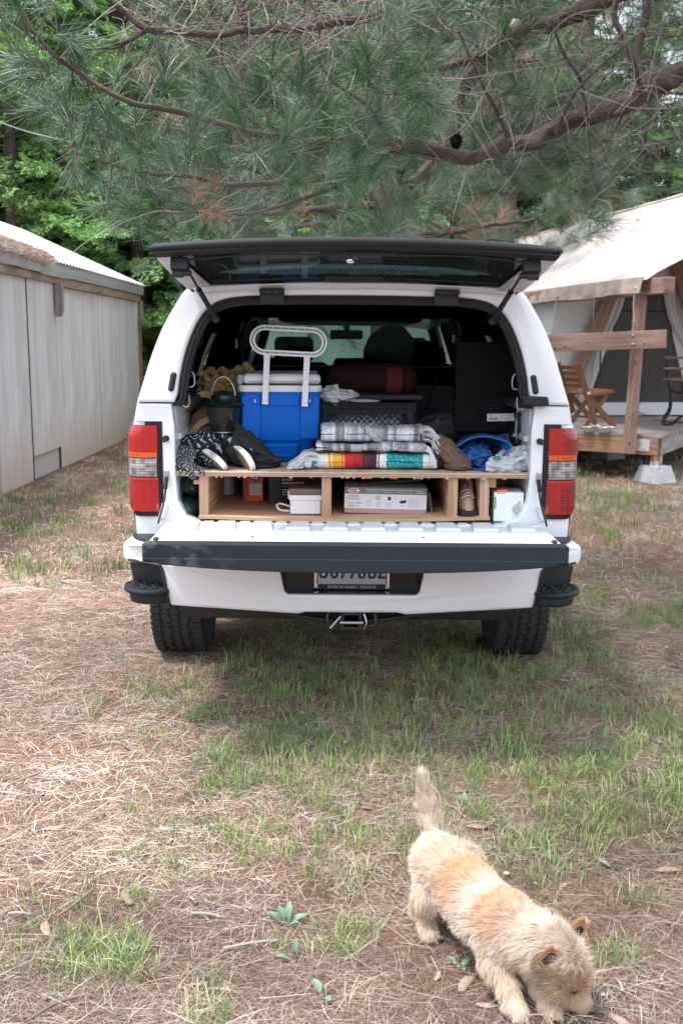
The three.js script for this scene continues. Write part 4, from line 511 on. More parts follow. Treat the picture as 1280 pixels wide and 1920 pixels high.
{
  const Wh = [0.72, 0.71, 0.69], Bk = [0.025, 0.022, 0.028], Ye = [0.75, 0.38, 0.05], Or = [0.72, 0.16, 0.03], Rd = [0.5, 0.025, 0.03], Mr = [0.17, 0.02, 0.035], Te = [0.005, 0.26, 0.27], Bg = [0.2, 0.02, 0.04];
  const b = thing('serape_blanket', 'folded serape blanket with yellow, red and teal stripes on the platform', 'blanket', tk(0.1, TOP, -0.19));
  part('folded_layer', fold(-0.26, 0.292, 0.002, 0.078, -0.16, 0.09, 5), mat(null, 0.95, { map: knit([[0.09, Wh], [0.115, Ye], [0.125, Wh], [0.2, Ye], [0.215, Or], [0.225, Ye], [0.3, Rd], [0.37, Rd, 0.4, Mr], [0.42, Mr, 0.4, Bk], [0.49, Bk, 0.25, Mr], [0.5, Wh], [0.51, Bk], [0.57, Wh], [0.87, Te, 0.08, Wh], [0.935, Wh], [0.945, Bk], [0.965, Wh], [1, Bk]]), bumpMap: clothBump, bumpScale: 0.001 }), b);
  part('folded_layer', [fold(0.285, 0.372, 0.006, 0.068, -0.17, 0.05, 9)], mat(null, 0.95, { map: knit([[1, Bg, 0.2, Bk]]), bumpMap: clothBump, bumpScale: 0.001 }), b);
  part('end_fold', [...endcap(-0.262, 0.004, 0.078, -0.15, 0.085, 3), blob(24, (v) => V(-0.3 + v.x * 0.05, 0.03 + v.y * 0.03, 0.03 + v.z * 0.07), 4, 0.16, 4), blob(24, (v) => V(-0.34 + v.x * 0.05, 0.014 + v.y * 0.016, 0.04 + v.z * 0.06), 6, 0.2, 4)], mat(null, 0.95, { map: knit([[0.3, Wh], [0.36, Te], [0.5, Wh], [0.56, Or], [1, Wh]]) }), b);
  stuff(part('fringe', [strands(70, 6, (q) => { const z = q() * 0.22 - 0.12, y = q() * 0.06 + 0.01; return [V(-0.25, y, z), V(-0.29 - q() * 0.03, y + q() * 0.02 - 0.005, z + 0.03 * q()), V(-0.33 - q() * 0.07, 0.006 + q() * 0.03, z + 0.05 + q() * 0.03)]; })], mat([0.72, 0.71, 0.69], 0.95), b));
  const G1 = [0.34, 0.34, 0.37], G2 = [0.6, 0.61, 0.66], G3 = [0.17, 0.16, 0.17], G4 = [0.25, 0.21, 0.21], sets = (o) => { const q = rng(o), l = []; let x = 0; const pal = [G1, G2, G2, G3, G4, G1, [0.42, 0.45, 0.52]]; while (x < 1) { x += 0.012 + q() * 0.035; l.push([x, pal[Math.floor(q() * (x > 0.28 && x < 0.52 ? 7 : 5) + (x > 0.28 && x < 0.52 ? 0 : 0)) % 7], 0.25, pal[Math.floor(q() * 7)]]); } return l; };
  const g = thing('grey_blanket', 'folded grey and white striped blanket with white fringe, on the serape', 'blanket', tk(0.09, TOP + 0.08, -0.2));
  part('folded_layer', fold(-0.256, 0.245, 0.0, 0.04, -0.15, 0.095, 15, 0.009), mat(null, 0.95, { map: knit(sets(4), 0.35), bumpMap: clothBump, bumpScale: 0.0012 }), g); part('folded_layer', fold(-0.235, 0.235, 0.042, 0.116, -0.16, 0.07, 19, 0.007), mat(null, 0.95, { map: knit(sets(8), 0.35), bumpMap: clothBump, bumpScale: 0.0012 }), g);
  const lace = mat(null, 0.95, { map: tex(128, 128, (u, v) => { const a = Math.abs(((u * 3 + v * 3) % 1) - 0.5), b2 = Math.abs(((u * 3 - v * 3 + 9) % 1) - 0.5); return Math.min(a, b2) < 0.14 ? 0.03 : 0.7; }) });
  part('woven_band', [slab(8, 10, (u, v) => V(-0.02 + u * 0.035 - v * 0.02 + 0.03 * (1 - v), 0.048 + v * 0.066, 0.07 + 0.02 * Math.sin(v * PI)), 0.003), slab(8, 8, (u, v) => V(-0.1 + u * 0.05, 0.006 + v * 0.032, 0.1 + 0.012 * Math.sin(v * PI)), 0.003), slab(8, 8, (u, v) => V(0.19 + u * 0.03, 0.006 + v * 0.03, 0.1 + 0.01 * Math.sin(v * PI)), 0.003)], lace, g);
  part('dark_border', [tube(Array.from({ length: 12 }, (_, i) => V(-0.255 + i * 0.043, 0.002 + 0.006 * Math.sin(i * 1.7), 0.094)), 0.0028), tube(Array.from({ length: 8 }, (_, i) => V(0.222, 0.05 + i * 0.009, 0.074 - 0.02 * Math.pow(i / 7, 3))), 0.003)], M.blackcloth, g);
  stuff(part('fringe', [strands(130, 16, (q) => { const y = 0.05 + q() * 0.06, z = q() * 0.2 - 0.13; return [V(0.232, y, z), V(0.262 + q() * 0.02, y - 0.006, z + 0.02), V(0.275 + q() * 0.035, y - 0.03 - q() * 0.035, z + 0.05 + q() * 0.02)]; }), strands(80, 26, (q) => { const y = 0.01 + q() * 0.025; return [V(0.235, y, 0.06 + q() * 0.03), V(0.26, y - 0.01, 0.1), V(0.262 + q() * 0.03, -0.035 - q() * 0.03, 0.115 + q() * 0.012)]; })], mat([0.66, 0.66, 0.66], 0.95), g));
}
// milk crate and what lies in and on it
{
  const c = thing('milk_crate', 'black plastic milk crate with a diamond lattice behind the blankets', 'crate', tk(0.075, TOP, -0.66)), k = mat([0.016, 0.018, 0.023], 0.5, { specularIntensity: 0.5 }), W = 0.45, Hh = 0.285, D = 0.36;
  const lat = (w, n) => { const o = [], h0 = 0.02, h1 = 0.232; for (let i = -6; i < n + 6; i++) for (const s of [-1, 1]) { let x0 = -w / 2 + i * w / n, y0 = h0, x1 = x0 + s * (h1 - h0) * 0.95, y1 = h1; const cut = (xa, ya, xb, yb, X) => ya + (X - xa) / (xb - xa) * (yb - ya); if ((x0 < -w / 2 && x1 < -w / 2) || (x0 > w / 2 && x1 > w / 2)) continue; for (const X of [-w / 2, w / 2]) { if ((x0 - X) * (x1 - X) < 0) { const Y = cut(x0, y0, x1, y1, X); if (Math.abs(x0) > Math.abs(X)) { x0 = X; y0 = Y; } else { x1 = X; y1 = Y; } } } if (Math.hypot(x1 - x0, y1 - y0) > 0.004) o.push(beam(V(x0, y0, 0), V(x1, y1, 0), 0.006, 0.006, 0)); } return o; };
  const face = (w) => merge([lat(w * 0.92, 14), box(w, 0.016, 0.012, [0, 0.012, 0], undefined, 0.003), box(w, 0.012, 0.008, [0, 0.236, 0], undefined, 0.002), box(w, 0.006, 0.022, [0, Hh - 0.004, 0.004], undefined, 0.002), box(w, 0.04, 0.004, [0, 0.262, -0.004], undefined, 0), box(w, 0.004, 0.018, [0, 0.26, 0.004], undefined, 0), ...Array.from({ length: 11 }, (_, i) => box(0.004, 0.046, 0.02, [-w / 2 + 0.01 + i * (w - 0.02) / 10, 0.26, 0.004], undefined, 0)), box(0.03, Hh, 0.012, [-w / 2 + 0.015, Hh / 2, 0], undefined, 0.003), box(0.03, Hh, 0.012, [w / 2 - 0.015, Hh / 2, 0], undefined, 0.003)]);
  part('lattice_side', face(W).translate(0, 0, D / 2), k, c); part('lattice_side', face(W).translate(0, 0, -D / 2), k, c); part('lattice_side', mv(face(D), [W / 2, 0, 0], [0, PI / 2, 0]), k, c); part('lattice_side', mv(face(D), [-W / 2, 0, 0], [0, -PI / 2, 0]), k, c); part('crate_floor', box(W, 0.01, D, [0, 0.006, 0]), k, c);
  part('handle_slot', extr(rrect(-0.055, 0.208, 0.025, 0.236, 0.012), 0.006, 0.001, [0, 0, D / 2 + 0.004], undefined, [rrect(-0.051, 0.212, 0.021, 0.232, 0.009)]), k, c);
  single('white_bundle', 'white crumpled cloth bundle inside the black crate', 'bundle', blob(64, (v) => V(v.x * 0.2, 0.13 + v.y * 0.105, v.z * 0.16), 31, 0.14, 3.2), mat([0.82, 0.81, 0.8], 0.9), tk(0.075, TOP, -0.642));
  single('white_shirt', 'crumpled white cloth lying on the back corner of the crate', 'cloth', [blob(48, (v) => V(-0.1 + v.x * 0.085 + 0.0 * v.y, 0.315 + v.y * 0.032 * (v.x < 0 ? 1.5 : 0.9), 0.1 + v.z * 0.06), 41, 0.2, 2.4), blob(32, (v) => V(0.03 + v.x * 0.07, 0.292 + v.y * 0.008, 0.12 + v.z * 0.05), 43, 0.1, 2)], mat([0.55, 0.55, 0.56], 0.95), tk(0.03, TOP, -0.62));
  single('navy_cloth', 'dark navy cloth tucked between the crate and the grey blanket', 'cloth', blob(48, (v) => V(v.x * 0.16 - 0.02, 0.13 + v.y * 0.035 - 0.02 * v.x, v.z * 0.05), 45, 0.1, 2), mat([0.01, 0.02, 0.07], 0.95), tk(-0.02, TOP, -0.41));
  single('grey_folder', 'flat dark grey case lying across the top of the crate', 'case', box(0.42, 0.028, 0.3, [0.05, 0.3, 0], undefined, 0.012), mat([0.035, 0.037, 0.042], 0.7), tk(0.1, TOP, -0.8));
  const m = thing('rolled_bedding', 'dark maroon bedding roll with a red band, lying above the crate', 'bedroll', tk(0.1, TOP, -0.78)), mm = mat([0.03, 0.011, 0.012], 0.95, { specularIntensity: 0.3, bumpMap: clothBump, bumpScale: 0.001 });
  part('roll', [mv(blob(56, (v) => V(Math.sign(v.x) * Math.pow(Math.abs(v.x), 0.45) * 0.235, 0.385 + v.y * 0.08 / Math.pow(Math.max(0.12, 1 - v.x * v.x), 0.25), v.z * 0.1 / Math.pow(Math.max(0.12, 1 - v.x * v.x), 0.25)), 51, 0.05, 2), [0, 0, 0])], mm, m); part('red_band', mv(slab(10, 32, (u, v) => { const a = v * 2 * PI; return V(0.06 + u * 0.075 + 0.02 * Math.sin(a), 0.386 + 0.077 * Math.cos(a), 0.103 * Math.sin(a)); }, 0.003)), mat([0.12, 0.012, 0.014], 0.95), m);
}
// right side of the bed
{
  const sTex = canvasTex(512, 680, (g, w, h) => { g.fillStyle = '#141416'; g.fillRect(0, 0, w, h); g.fillStyle = '#3b3c3e'; g.font = '20px sans-serif'; g.fillText('EPIC', 205, 34); g.fillStyle = '#2c2d2f'; for (let i = 0; i < 7; i++) g.fillRect(40, 505 + i * 12, 120 - (i % 3) * 14, 3); g.fillStyle = '#6a6b6e'; for (const [x, y] of [[262, 476], [300, 474], [330, 476], [270, 500], [330, 500]]) g.fillRect(x, y, 10, 6); g.fillText('SILENCE', 262, 540); });
  const c = thing('black_carton', 'tall flat black carton with a white barcode label, standing at the right', 'carton', tk(0.655, TOP, -0.47), -0.04);
  part('carton_body', box(0.318, 0.43, 0.1, [0, 0.365, 0], undefined, 0.004), mat([0.006, 0.006, 0.007], 0.6, { specularIntensity: 0.2 }), c); part('printed_face', mv(new THREE.PlaneGeometry(0.312, 0.424), [0, 0.365, 0.0508]), mat(null, 0.6, { map: sTex, color: lin(0.75, 0.75, 0.75), specularIntensity: 0.2 }), c);
  part('barcode_label', mv(new THREE.PlaneGeometry(0.135, 0.036), [0.065, 0.222, 0.0525], [0, 0, 0.03]), mat(null, 0.6, { map: canvasTex(256, 72, (g, w, h) => { g.fillStyle = '#dcdcda'; g.fillRect(0, 0, w, h); g.fillStyle = '#222'; for (let i = 0; i < 34; i++) if ((i * 7) % 5 < 3) g.fillRect(16 + i * 2.4, 34, 1.6, 26); g.font = '12px sans-serif'; g.fillText('30 x 40', 14, 22); g.fillText('PART NO. 4417', 150, 20); g.fillRect(126, 4, 2, 64); for (let i = 0; i < 6; i++) g.fillRect(150 + i * 14, 34, 8, 6); g.fillText('LOT 209', 160, 60); }) }), c);
  part('base_flap', box(0.33, 0.15, 0.1, [0.02, 0.075, -0.03], undefined, 0.03), M.dark, c);
  const sling = thing('camera_bag', 'small black zipped bag with a blue zip pull, beside the black carton', 'bag', tk(0.415, TOP, -0.5));
  part('bag_body', blob(56, (v) => V(v.x * 0.115, 0.15 + Math.sign(v.y) * Math.pow(Math.abs(v.y), 0.8) * 0.082 + 0.02 * v.x, v.z * 0.08), 61, 0.06, 2.2), mat([0.014, 0.014, 0.017], 0.8, { bumpMap: clothBump, bumpScale: 0.001 }), sling); part('zip_pull', [box(0.008, 0.04, 0.005, [-0.075, 0.125, 0.078], [0, 0, 0.1]), box(0.006, 0.02, 0.004, [-0.076, 0.1, 0.079])], mat([0.25, 0.4, 0.5], 0.5), sling); part('zip', tube([V(-0.1, 0.18, 0.05), V(-0.05, 0.205, 0.062), V(0.04, 0.21, 0.06), V(0.1, 0.19, 0.05)], 0.003), M.dark, sling); part('tab', box(0.02, 0.035, 0.005, [0.0, 0.195, 0.075]), M.black, sling);
  part('bag_base', box(0.2, 0.1, 0.14, [0, 0.05, 0], undefined, 0.03), M.dark, sling);
  single('tent_pole', 'thin pale rod lying across below the black zipped bag', 'rod', tube([V(-0.1, 0.0, 0), V(-0.06, 0.022, 0), V(0.1, 0.048, 0)], 0.0028), mat([0.4, 0.4, 0.4], 0.5), tk(0.43, TOP + 0.045, -0.36));
  single('web_strap', 'black strap hanging down at the back of the bed right of centre', 'strap', slab(4, 24, (u, v) => V(0.06 * Math.pow(v, 1.6) * -1.9 + 0.012 * u + 0.1, 0.55 - v * 0.38, 0.04 * v), 0.003), M.blackcloth, tk(0.37, TOP, -0.9));
  single('backing_board', 'dark grey flat board leaning behind the crate at the back of the bed', 'board', box(0.5, 0.34, 0.02, [0, 0.17, 0], [-0.1, 0, 0]), mat([0.035, 0.038, 0.043], 0.7), tk(0.42, TOP, -1.15));
  const brown = blob(64, (v) => { const y = 0.075 + v.y * 0.078; return V(v.x * (0.06 + 0.03 * (v.y < 0 ? -v.y : 0)) - 0.055 * v.y + 0.01, Math.max(0.003, y), v.z * 0.07); }, 71, 0.11, 2.6); brown.translate(0, 0, 0);
  single('brown_pouch', 'crumpled brown drawstring pouch between the serape and the blue bag', 'pouch', [brown, blob(32, (v) => V(0.05 + v.x * 0.06, 0.022 + v.y * 0.022, 0.04 + v.z * 0.05), 73, 0.15, 2.6)], mat([0.14, 0.085, 0.06], 0.85), tk(0.435, TOP, -0.17));
  const bb = thing('blue_sack', 'crumpled blue sack lying open towards the tailgate', 'sack', tk(0.585, TOP, -0.22)), bm = mat([0.014, 0.1, 0.33], 0.6, { bumpMap: clothBump, bumpScale: 0.0008 });
  part('sack_body', slab(64, 30, (u, v) => { const a = u * 2 * PI, k = lerp(1, 0.72, v), w = 1 + 0.16 * (fbm(u * 9, v * 4, 3, 9, 81) - 0.5) + 0.04 * Math.sin(a * 5 + v * 9); return V((0.115 * Math.cos(a) + 0.02 * Math.sin(2 * a)) * k * w, Math.max(0.002, 0.075 + 0.078 * Math.sin(a + 0.25) * w * (1 - 0.1 * v)), 0.1 - v * 0.22 + 0.05 * Math.cos(a) * (1 - v) + 0.02 * Math.sin(a * 3)); }, 0.004), bm, bb);
  part('sack_lining', blob(48, (v) => V(v.x * 0.085, 0.06 + v.y * 0.05, -0.03 + v.z * 0.06), 83, 0.25, 3), bm, bb); part('sack_hem', tube(Array.from({ length: 25 }, (_, i) => { const a = i / 24 * 2 * PI, w = 1 + 0.16 * (fbm(i / 24 * 9, 0, 3, 9, 81) - 0.5) + 0.04 * Math.sin(a * 5); return V((0.115 * Math.cos(a) + 0.02 * Math.sin(2 * a)) * w, Math.max(0.006, 0.075 + 0.078 * Math.sin(a + 0.25) * w), 0.102 + 0.05 * Math.cos(a) + 0.02 * Math.sin(a * 3)); }), 0.004), bm, bb);
  single('blue_roll', 'small rolled blue sack behind the umbrella handles', 'sack', [blob(40, (v) => V(v.x * 0.085, 0.112 + v.y * 0.04 + v.x * 0.01, v.z * 0.05), 85, 0.12, 2.5)], mat([0.015, 0.055, 0.16], 0.6), tk(0.74, TOP, -0.33));
  single('black_box_low', 'low black case under the rolled blue sack', 'case', box(0.2, 0.08, 0.12, [0, 0.04, 0], undefined, 0.01), M.dark, tk(0.72, TOP, -0.33));
  for (const [i, q] of [[0, [0.0, 0.085, 0]], [1, [0.012, 0.058, 0.02]]]) { const u = thing('umbrella', i ? 'lower black umbrella handle poking out between sack and plastic bag' : 'upper black umbrella handle poking out between sack and plastic bag', 'umbrella', tk(0.675 + q[0], TOP + q[1], -0.2 + q[2]), 0.4); part('handle', [cyl(0.013, 0.014, 0.05, [0.0, 0, 0], [PI / 2, 0, 0.0]), sph(0.013, [0, 0, 0.025], [1, 1, 0.4])], M.rubber, u); part('canopy', cyl(0.018, 0.011, 0.16, [0, 0.0, -0.1], [PI / 2, 0, 0]), M.blackcloth, u); }
  const film = mat([0.66, 0.7, 0.72], 0.4, { transmission: 0.35, thickness: 0 }), pl = thing('plastic_bag', 'crumpled translucent white plastic bag with green print by the right jamb', 'plastic bag', tk(0.735, TOP, -0.12));
  part('bag_film', [blob(72, (v) => V(v.x * 0.085 + 0.015, 0.052 + v.y * 0.052 + 0.02 * v.x, v.z * 0.06), 91, 0.3, 3.2), blob(40, (v) => V(v.x * 0.06 - 0.05, 0.03 + v.y * 0.035, 0.045 + v.z * 0.03), 93, 0.35, 3)], film, pl); part('green_print', [blob(20, (v) => V(-0.085 + v.x * 0.016, 0.066 + v.y * 0.008, 0.06 + v.z * 0.014), 95, 0.2, 3), blob(20, (v) => V(0.05 + v.x * 0.03, 0.085 + v.y * 0.005, 0.055 + v.z * 0.004), 97, 0.2, 3)], mat([0.06, 0.3, 0.12], 0.5), pl);
  part('loop_handle', tube([V(-0.03, 0.03, 0.07), V(0.0, 0.06, 0.085), V(0.045, 0.07, 0.07), V(0.06, 0.03, 0.07)], 0.009, 8), film, pl);
  const bt = thing('dark_bottle', 'dark glass bottle standing by the right bed wall', 'bottle', tk(0.772, TOP, -0.28)); part('bottle_glass', lathe([[0, 0.004], [0.032, 0.004], [0.036, 0.02], [0.036, 0.14], [0.03, 0.165], [0.014, 0.19], [0.013, 0.235], [0.016, 0.24], [0.0, 0.242]], 24), mat([0.012, 0.014, 0.01], 0.08, { clearcoat: 1 }), bt); part('cap', cyl(0.017, 0.017, 0.02, [0, 0.245, 0]), M.black, bt);
}
// left side of the bed
{
  const f = thing('foam_pad', 'tan perforated foam pad slumped against the left bed wall', 'foam pad', tk(-0.645, TOP, -0.47)), fm = mat(null, 0.95, { map: tex(512, 256, (u, v) => { const cu = u * 26 + (Math.floor(v * 14) % 2) * 0.5, d = Math.hypot((cu % 1) - 0.5, (((v * 14) % 1) - 0.5) * 1.1), n = 0.85 + 0.3 * (fbm(u * 12, v * 8, 3) - 0.5); return d < 0.13 ? [0.05, 0.035, 0.02] : [0.44 * n, 0.3 * n, 0.185 * n]; }) });
  const roll = (pts, d) => { const c = new THREE.CatmullRomCurve3(pts.map(([x, y]) => V(x, y, 0))); return slab(60, 10, (u, v) => { const q = c.getPoint(u); return V(q.x + 0.01 * Math.sin(v * 5), q.y + 0.012 * Math.sin(u * 9 + v * 2), -0.2 + v * d); }, 0.028); };
  part('pad_bulk', blob(64, (v) => V(-0.03 + v.x * 0.125, 0.135 + v.y * 0.14, -0.02 + v.z * 0.12), 99, 0.07, 1.6), fm, f); part('pad_fold', roll([[-0.17, 0.03], [-0.165, 0.16], [-0.13, 0.26], [-0.05, 0.31], [0.02, 0.25], [0.08, 0.16], [0.12, 0.02]], 0.34), fm, f); part('pad_fold', roll([[-0.14, 0.0], [-0.12, 0.1], [-0.06, 0.17], [0.02, 0.18], [0.09, 0.13]], 0.36), fm, f); part('pad_fold', roll([[-0.1, 0.0], [-0.03, 0.07], [0.06, 0.1], [0.12, 0.08]], 0.37), fm, f);
  single('sponge_block', 'yellow-brown foam block with hollows, on top of the tan pad', 'foam block', slab(40, 16, (u, v) => V(lerp(-0.09, 0.12, u), 0.3 + v * 0.1 + 0.025 * u + 0.006 * Math.sin(u * 30) * Math.sin(v * 14), 0.02 + 0.012 * Math.sin(u * 24) * Math.sin(v * 17)), 0.06), mat(null, 0.95, { map: tex(128, 64, (u, v) => { const n = fbm(u * 14, v * 8, 3, 0, 6); return [0.3 + 0.3 * n, 0.2 + 0.2 * n, 0.08 + 0.08 * n]; }) }), tk(-0.64, TOP, -0.58));
  const l = thing('camp_lantern', 'dark green camping lantern with wire bail and smoked globe, beside the cooler', 'lantern', tk(-0.605, TOP, -0.31)), lg = mat([0.008, 0.018, 0.014], 0.35);
  part('globe', lathe([[0.062, 0.15], [0.066, 0.16], [0.08, 0.27], [0.078, 0.272], [0.06, 0.155], [0.055, 0.152]], 32), mat([0.1, 0.115, 0.13], 0.08, { transmission: 0.8, thickness: 0 }), l); part('base', lathe([[0, 0.002], [0.06, 0.002], [0.07, 0.02], [0.066, 0.12], [0.072, 0.13], [0.068, 0.15], [0, 0.152]], 32), mat([0.012, 0.014, 0.018], 0.35), l);
  part('vent_cap', lathe([[0.0, 0.345], [0.05, 0.34], [0.062, 0.32], [0.062, 0.29], [0.094, 0.284], [0.096, 0.276], [0.05, 0.274], [0, 0.274]], 32), lg, l); part('burner', [cyl(0.012, 0.012, 0.1, [0, 0.2, 0]), sph(0.022, [0, 0.215, 0], [1, 1.3, 1], 12)], M.steel, l); part('bail', tube(Array.from({ length: 17 }, (_, i) => { const a = i / 16 * PI; return V(0.055 * Math.cos(a), 0.315 + 0.095 * Math.sin(a), 0.02); }), 0.0028, 6), M.chrome, l); part('knob', [box(0.012, 0.02, 0.01, [0.0, 0.137, 0.07])], M.steel, l); part('collar', lathe([[0.068, 0.148], [0.0725, 0.15], [0.0725, 0.156], [0.067, 0.157]], 32), M.steel, l);
  const scarf = mat(null, 0.98, { map: tex(256, 256, (u, v) => { const a = (u * 14 + 0.4 * Math.sin(v * 20)) % 1, dash = ((v * 9 + Math.floor(u * 14) * 0.37) % 1); return a < 0.34 && dash < 0.62 ? 0.45 : [0.013, 0.015, 0.024]; }), bumpMap: clothBump, bumpScale: 0.002 });
  const s = thing('woven_scarf', 'black scarf with white flecks spilling over the platform edge at left', 'scarf', tk(-0.72, TOP, -0.14)); part('scarf_heap', [blob(64, (v) => V(v.x * 0.085 + 0.02, 0.085 + v.y * 0.075, -0.06 + v.z * 0.08), 101, 0.14, 2.6), blob(40, (v) => V(v.x * 0.04 + 0.085, 0.045 + v.y * 0.035, 0.03 + v.z * 0.03), 103, 0.2, 2.6)], scarf, s);
  part('scarf_end', slab(16, 28, (u, v) => V(-0.062 + u * 0.1 * (0.55 + 0.6 * v) + 0.012 * Math.sin(v * 9), 0.1 - v * 0.122 + 0.01 * Math.sin(u * 9), 0.05 + 0.07 * Math.sin(Math.min(1, v * 1.2) * PI / 2) + 0.012 * Math.sin(u * 12 + v * 3)), 0.006), scarf, s);
  const sole = (L, W2) => smooth([[0, -0.5 * L], [0.42 * W2, -0.42 * L], [0.4 * W2, -0.1 * L], [0.5 * W2, 0.2 * L], [0.4 * W2, 0.42 * L], [0.05 * W2, 0.5 * L], [-0.36 * W2, 0.4 * L], [-0.44 * W2, 0.15 * L], [-0.36 * W2, -0.15 * L], [-0.4 * W2, -0.42 * L]], 40, true);
  const shoe = (label, p, rot, dirty) => { const g = thing('skate_shoe', label, 'shoe', p); { const L = V(...rot[0]).normalize(), n = V(...rot[1]); n.addScaledVector(L, -n.dot(L)).normalize(); const y = n.clone().negate(), z = L.clone().negate(), x = y.clone().cross(z); g.quaternion.setFromRotationMatrix(new THREE.Matrix4().makeBasis(x, y, z)); } part('sole', extr(sole(0.265, 0.1), 0.026, 0.004, [0, 0, 0], [-PI / 2, 0, 0]), mat(null, 0.8, { map: tex(128, 128, (u, v) => { const n = fbm(u * 14, v * 14, 3, 0, 33); return lerp(0.3, 0.72, sst(0.25, 0.6, n + (dirty ? 0 : 0.15))); }) }), g); part('tread', extr(sole(0.245, 0.086), 0.004, 0.001, [0, -0.003, 0], [-PI / 2, 0, 0]), mat(null, 0.9, { map: tex(64, 64, (u, v) => { const n = fbm(u * 9, v * 9, 3, 0, 34); return [0.14 + 0.1 * n, 0.09 + 0.07 * n, 0.075 + 0.06 * n]; }) }), g); const up = blob(36, (v) => { const z = v.z * 0.125, k = v.z < 0 ? 1 : 0.75; return V(v.x * 0.043, 0.022 + Math.max(0, v.y) * (v.z < 0 ? 0.035 : 0.075) * k, z); }, 36, 0.05, 2, -0.1); part('upper', up, M.blackcloth, g); part('laces', Array.from({ length: 5 }, (_, i) => tube([V(-0.025, 0.056 + i * 0.007, -0.02 + i * 0.018), V(0, 0.066 + i * 0.007, -0.02 + i * 0.018), V(0.025, 0.056 + i * 0.007, -0.02 + i * 0.018)], 0.004)), mat([0.55, 0.55, 0.57], 0.9), g); return g; };
  shoe('black skate shoe with scuffed white sole, under the flecked scarf', tk(-0.66, TOP + 0.045, -0.13), [[0.5, -0.22, 0.62], [-0.25, -0.62, 0.62]], true); shoe('black skate shoe with clean pale sole turned up, before the lantern', tk(-0.52, TOP + 0.055, -0.14), [[0.42, -0.28, 0.72], [-0.4, -0.5, 0.75]], false);
  single('black_jacket', 'crumpled black jacket leaning against the lower left of the cooler', 'jacket', [blob(56, (v) => V(v.x * (0.075 - 0.04 * v.y) - 0.035 * v.y, 0.085 + v.y * 0.092, v.z * 0.06), 111, 0.26, 2.2), blob(40, (v) => V(0.05 + v.x * 0.085, 0.026 + v.y * 0.03, 0.04 + v.z * 0.05), 113, 0.3, 2.6)], mat([0.016, 0.016, 0.018], 0.85), tk(-0.478, TOP, -0.2));
}
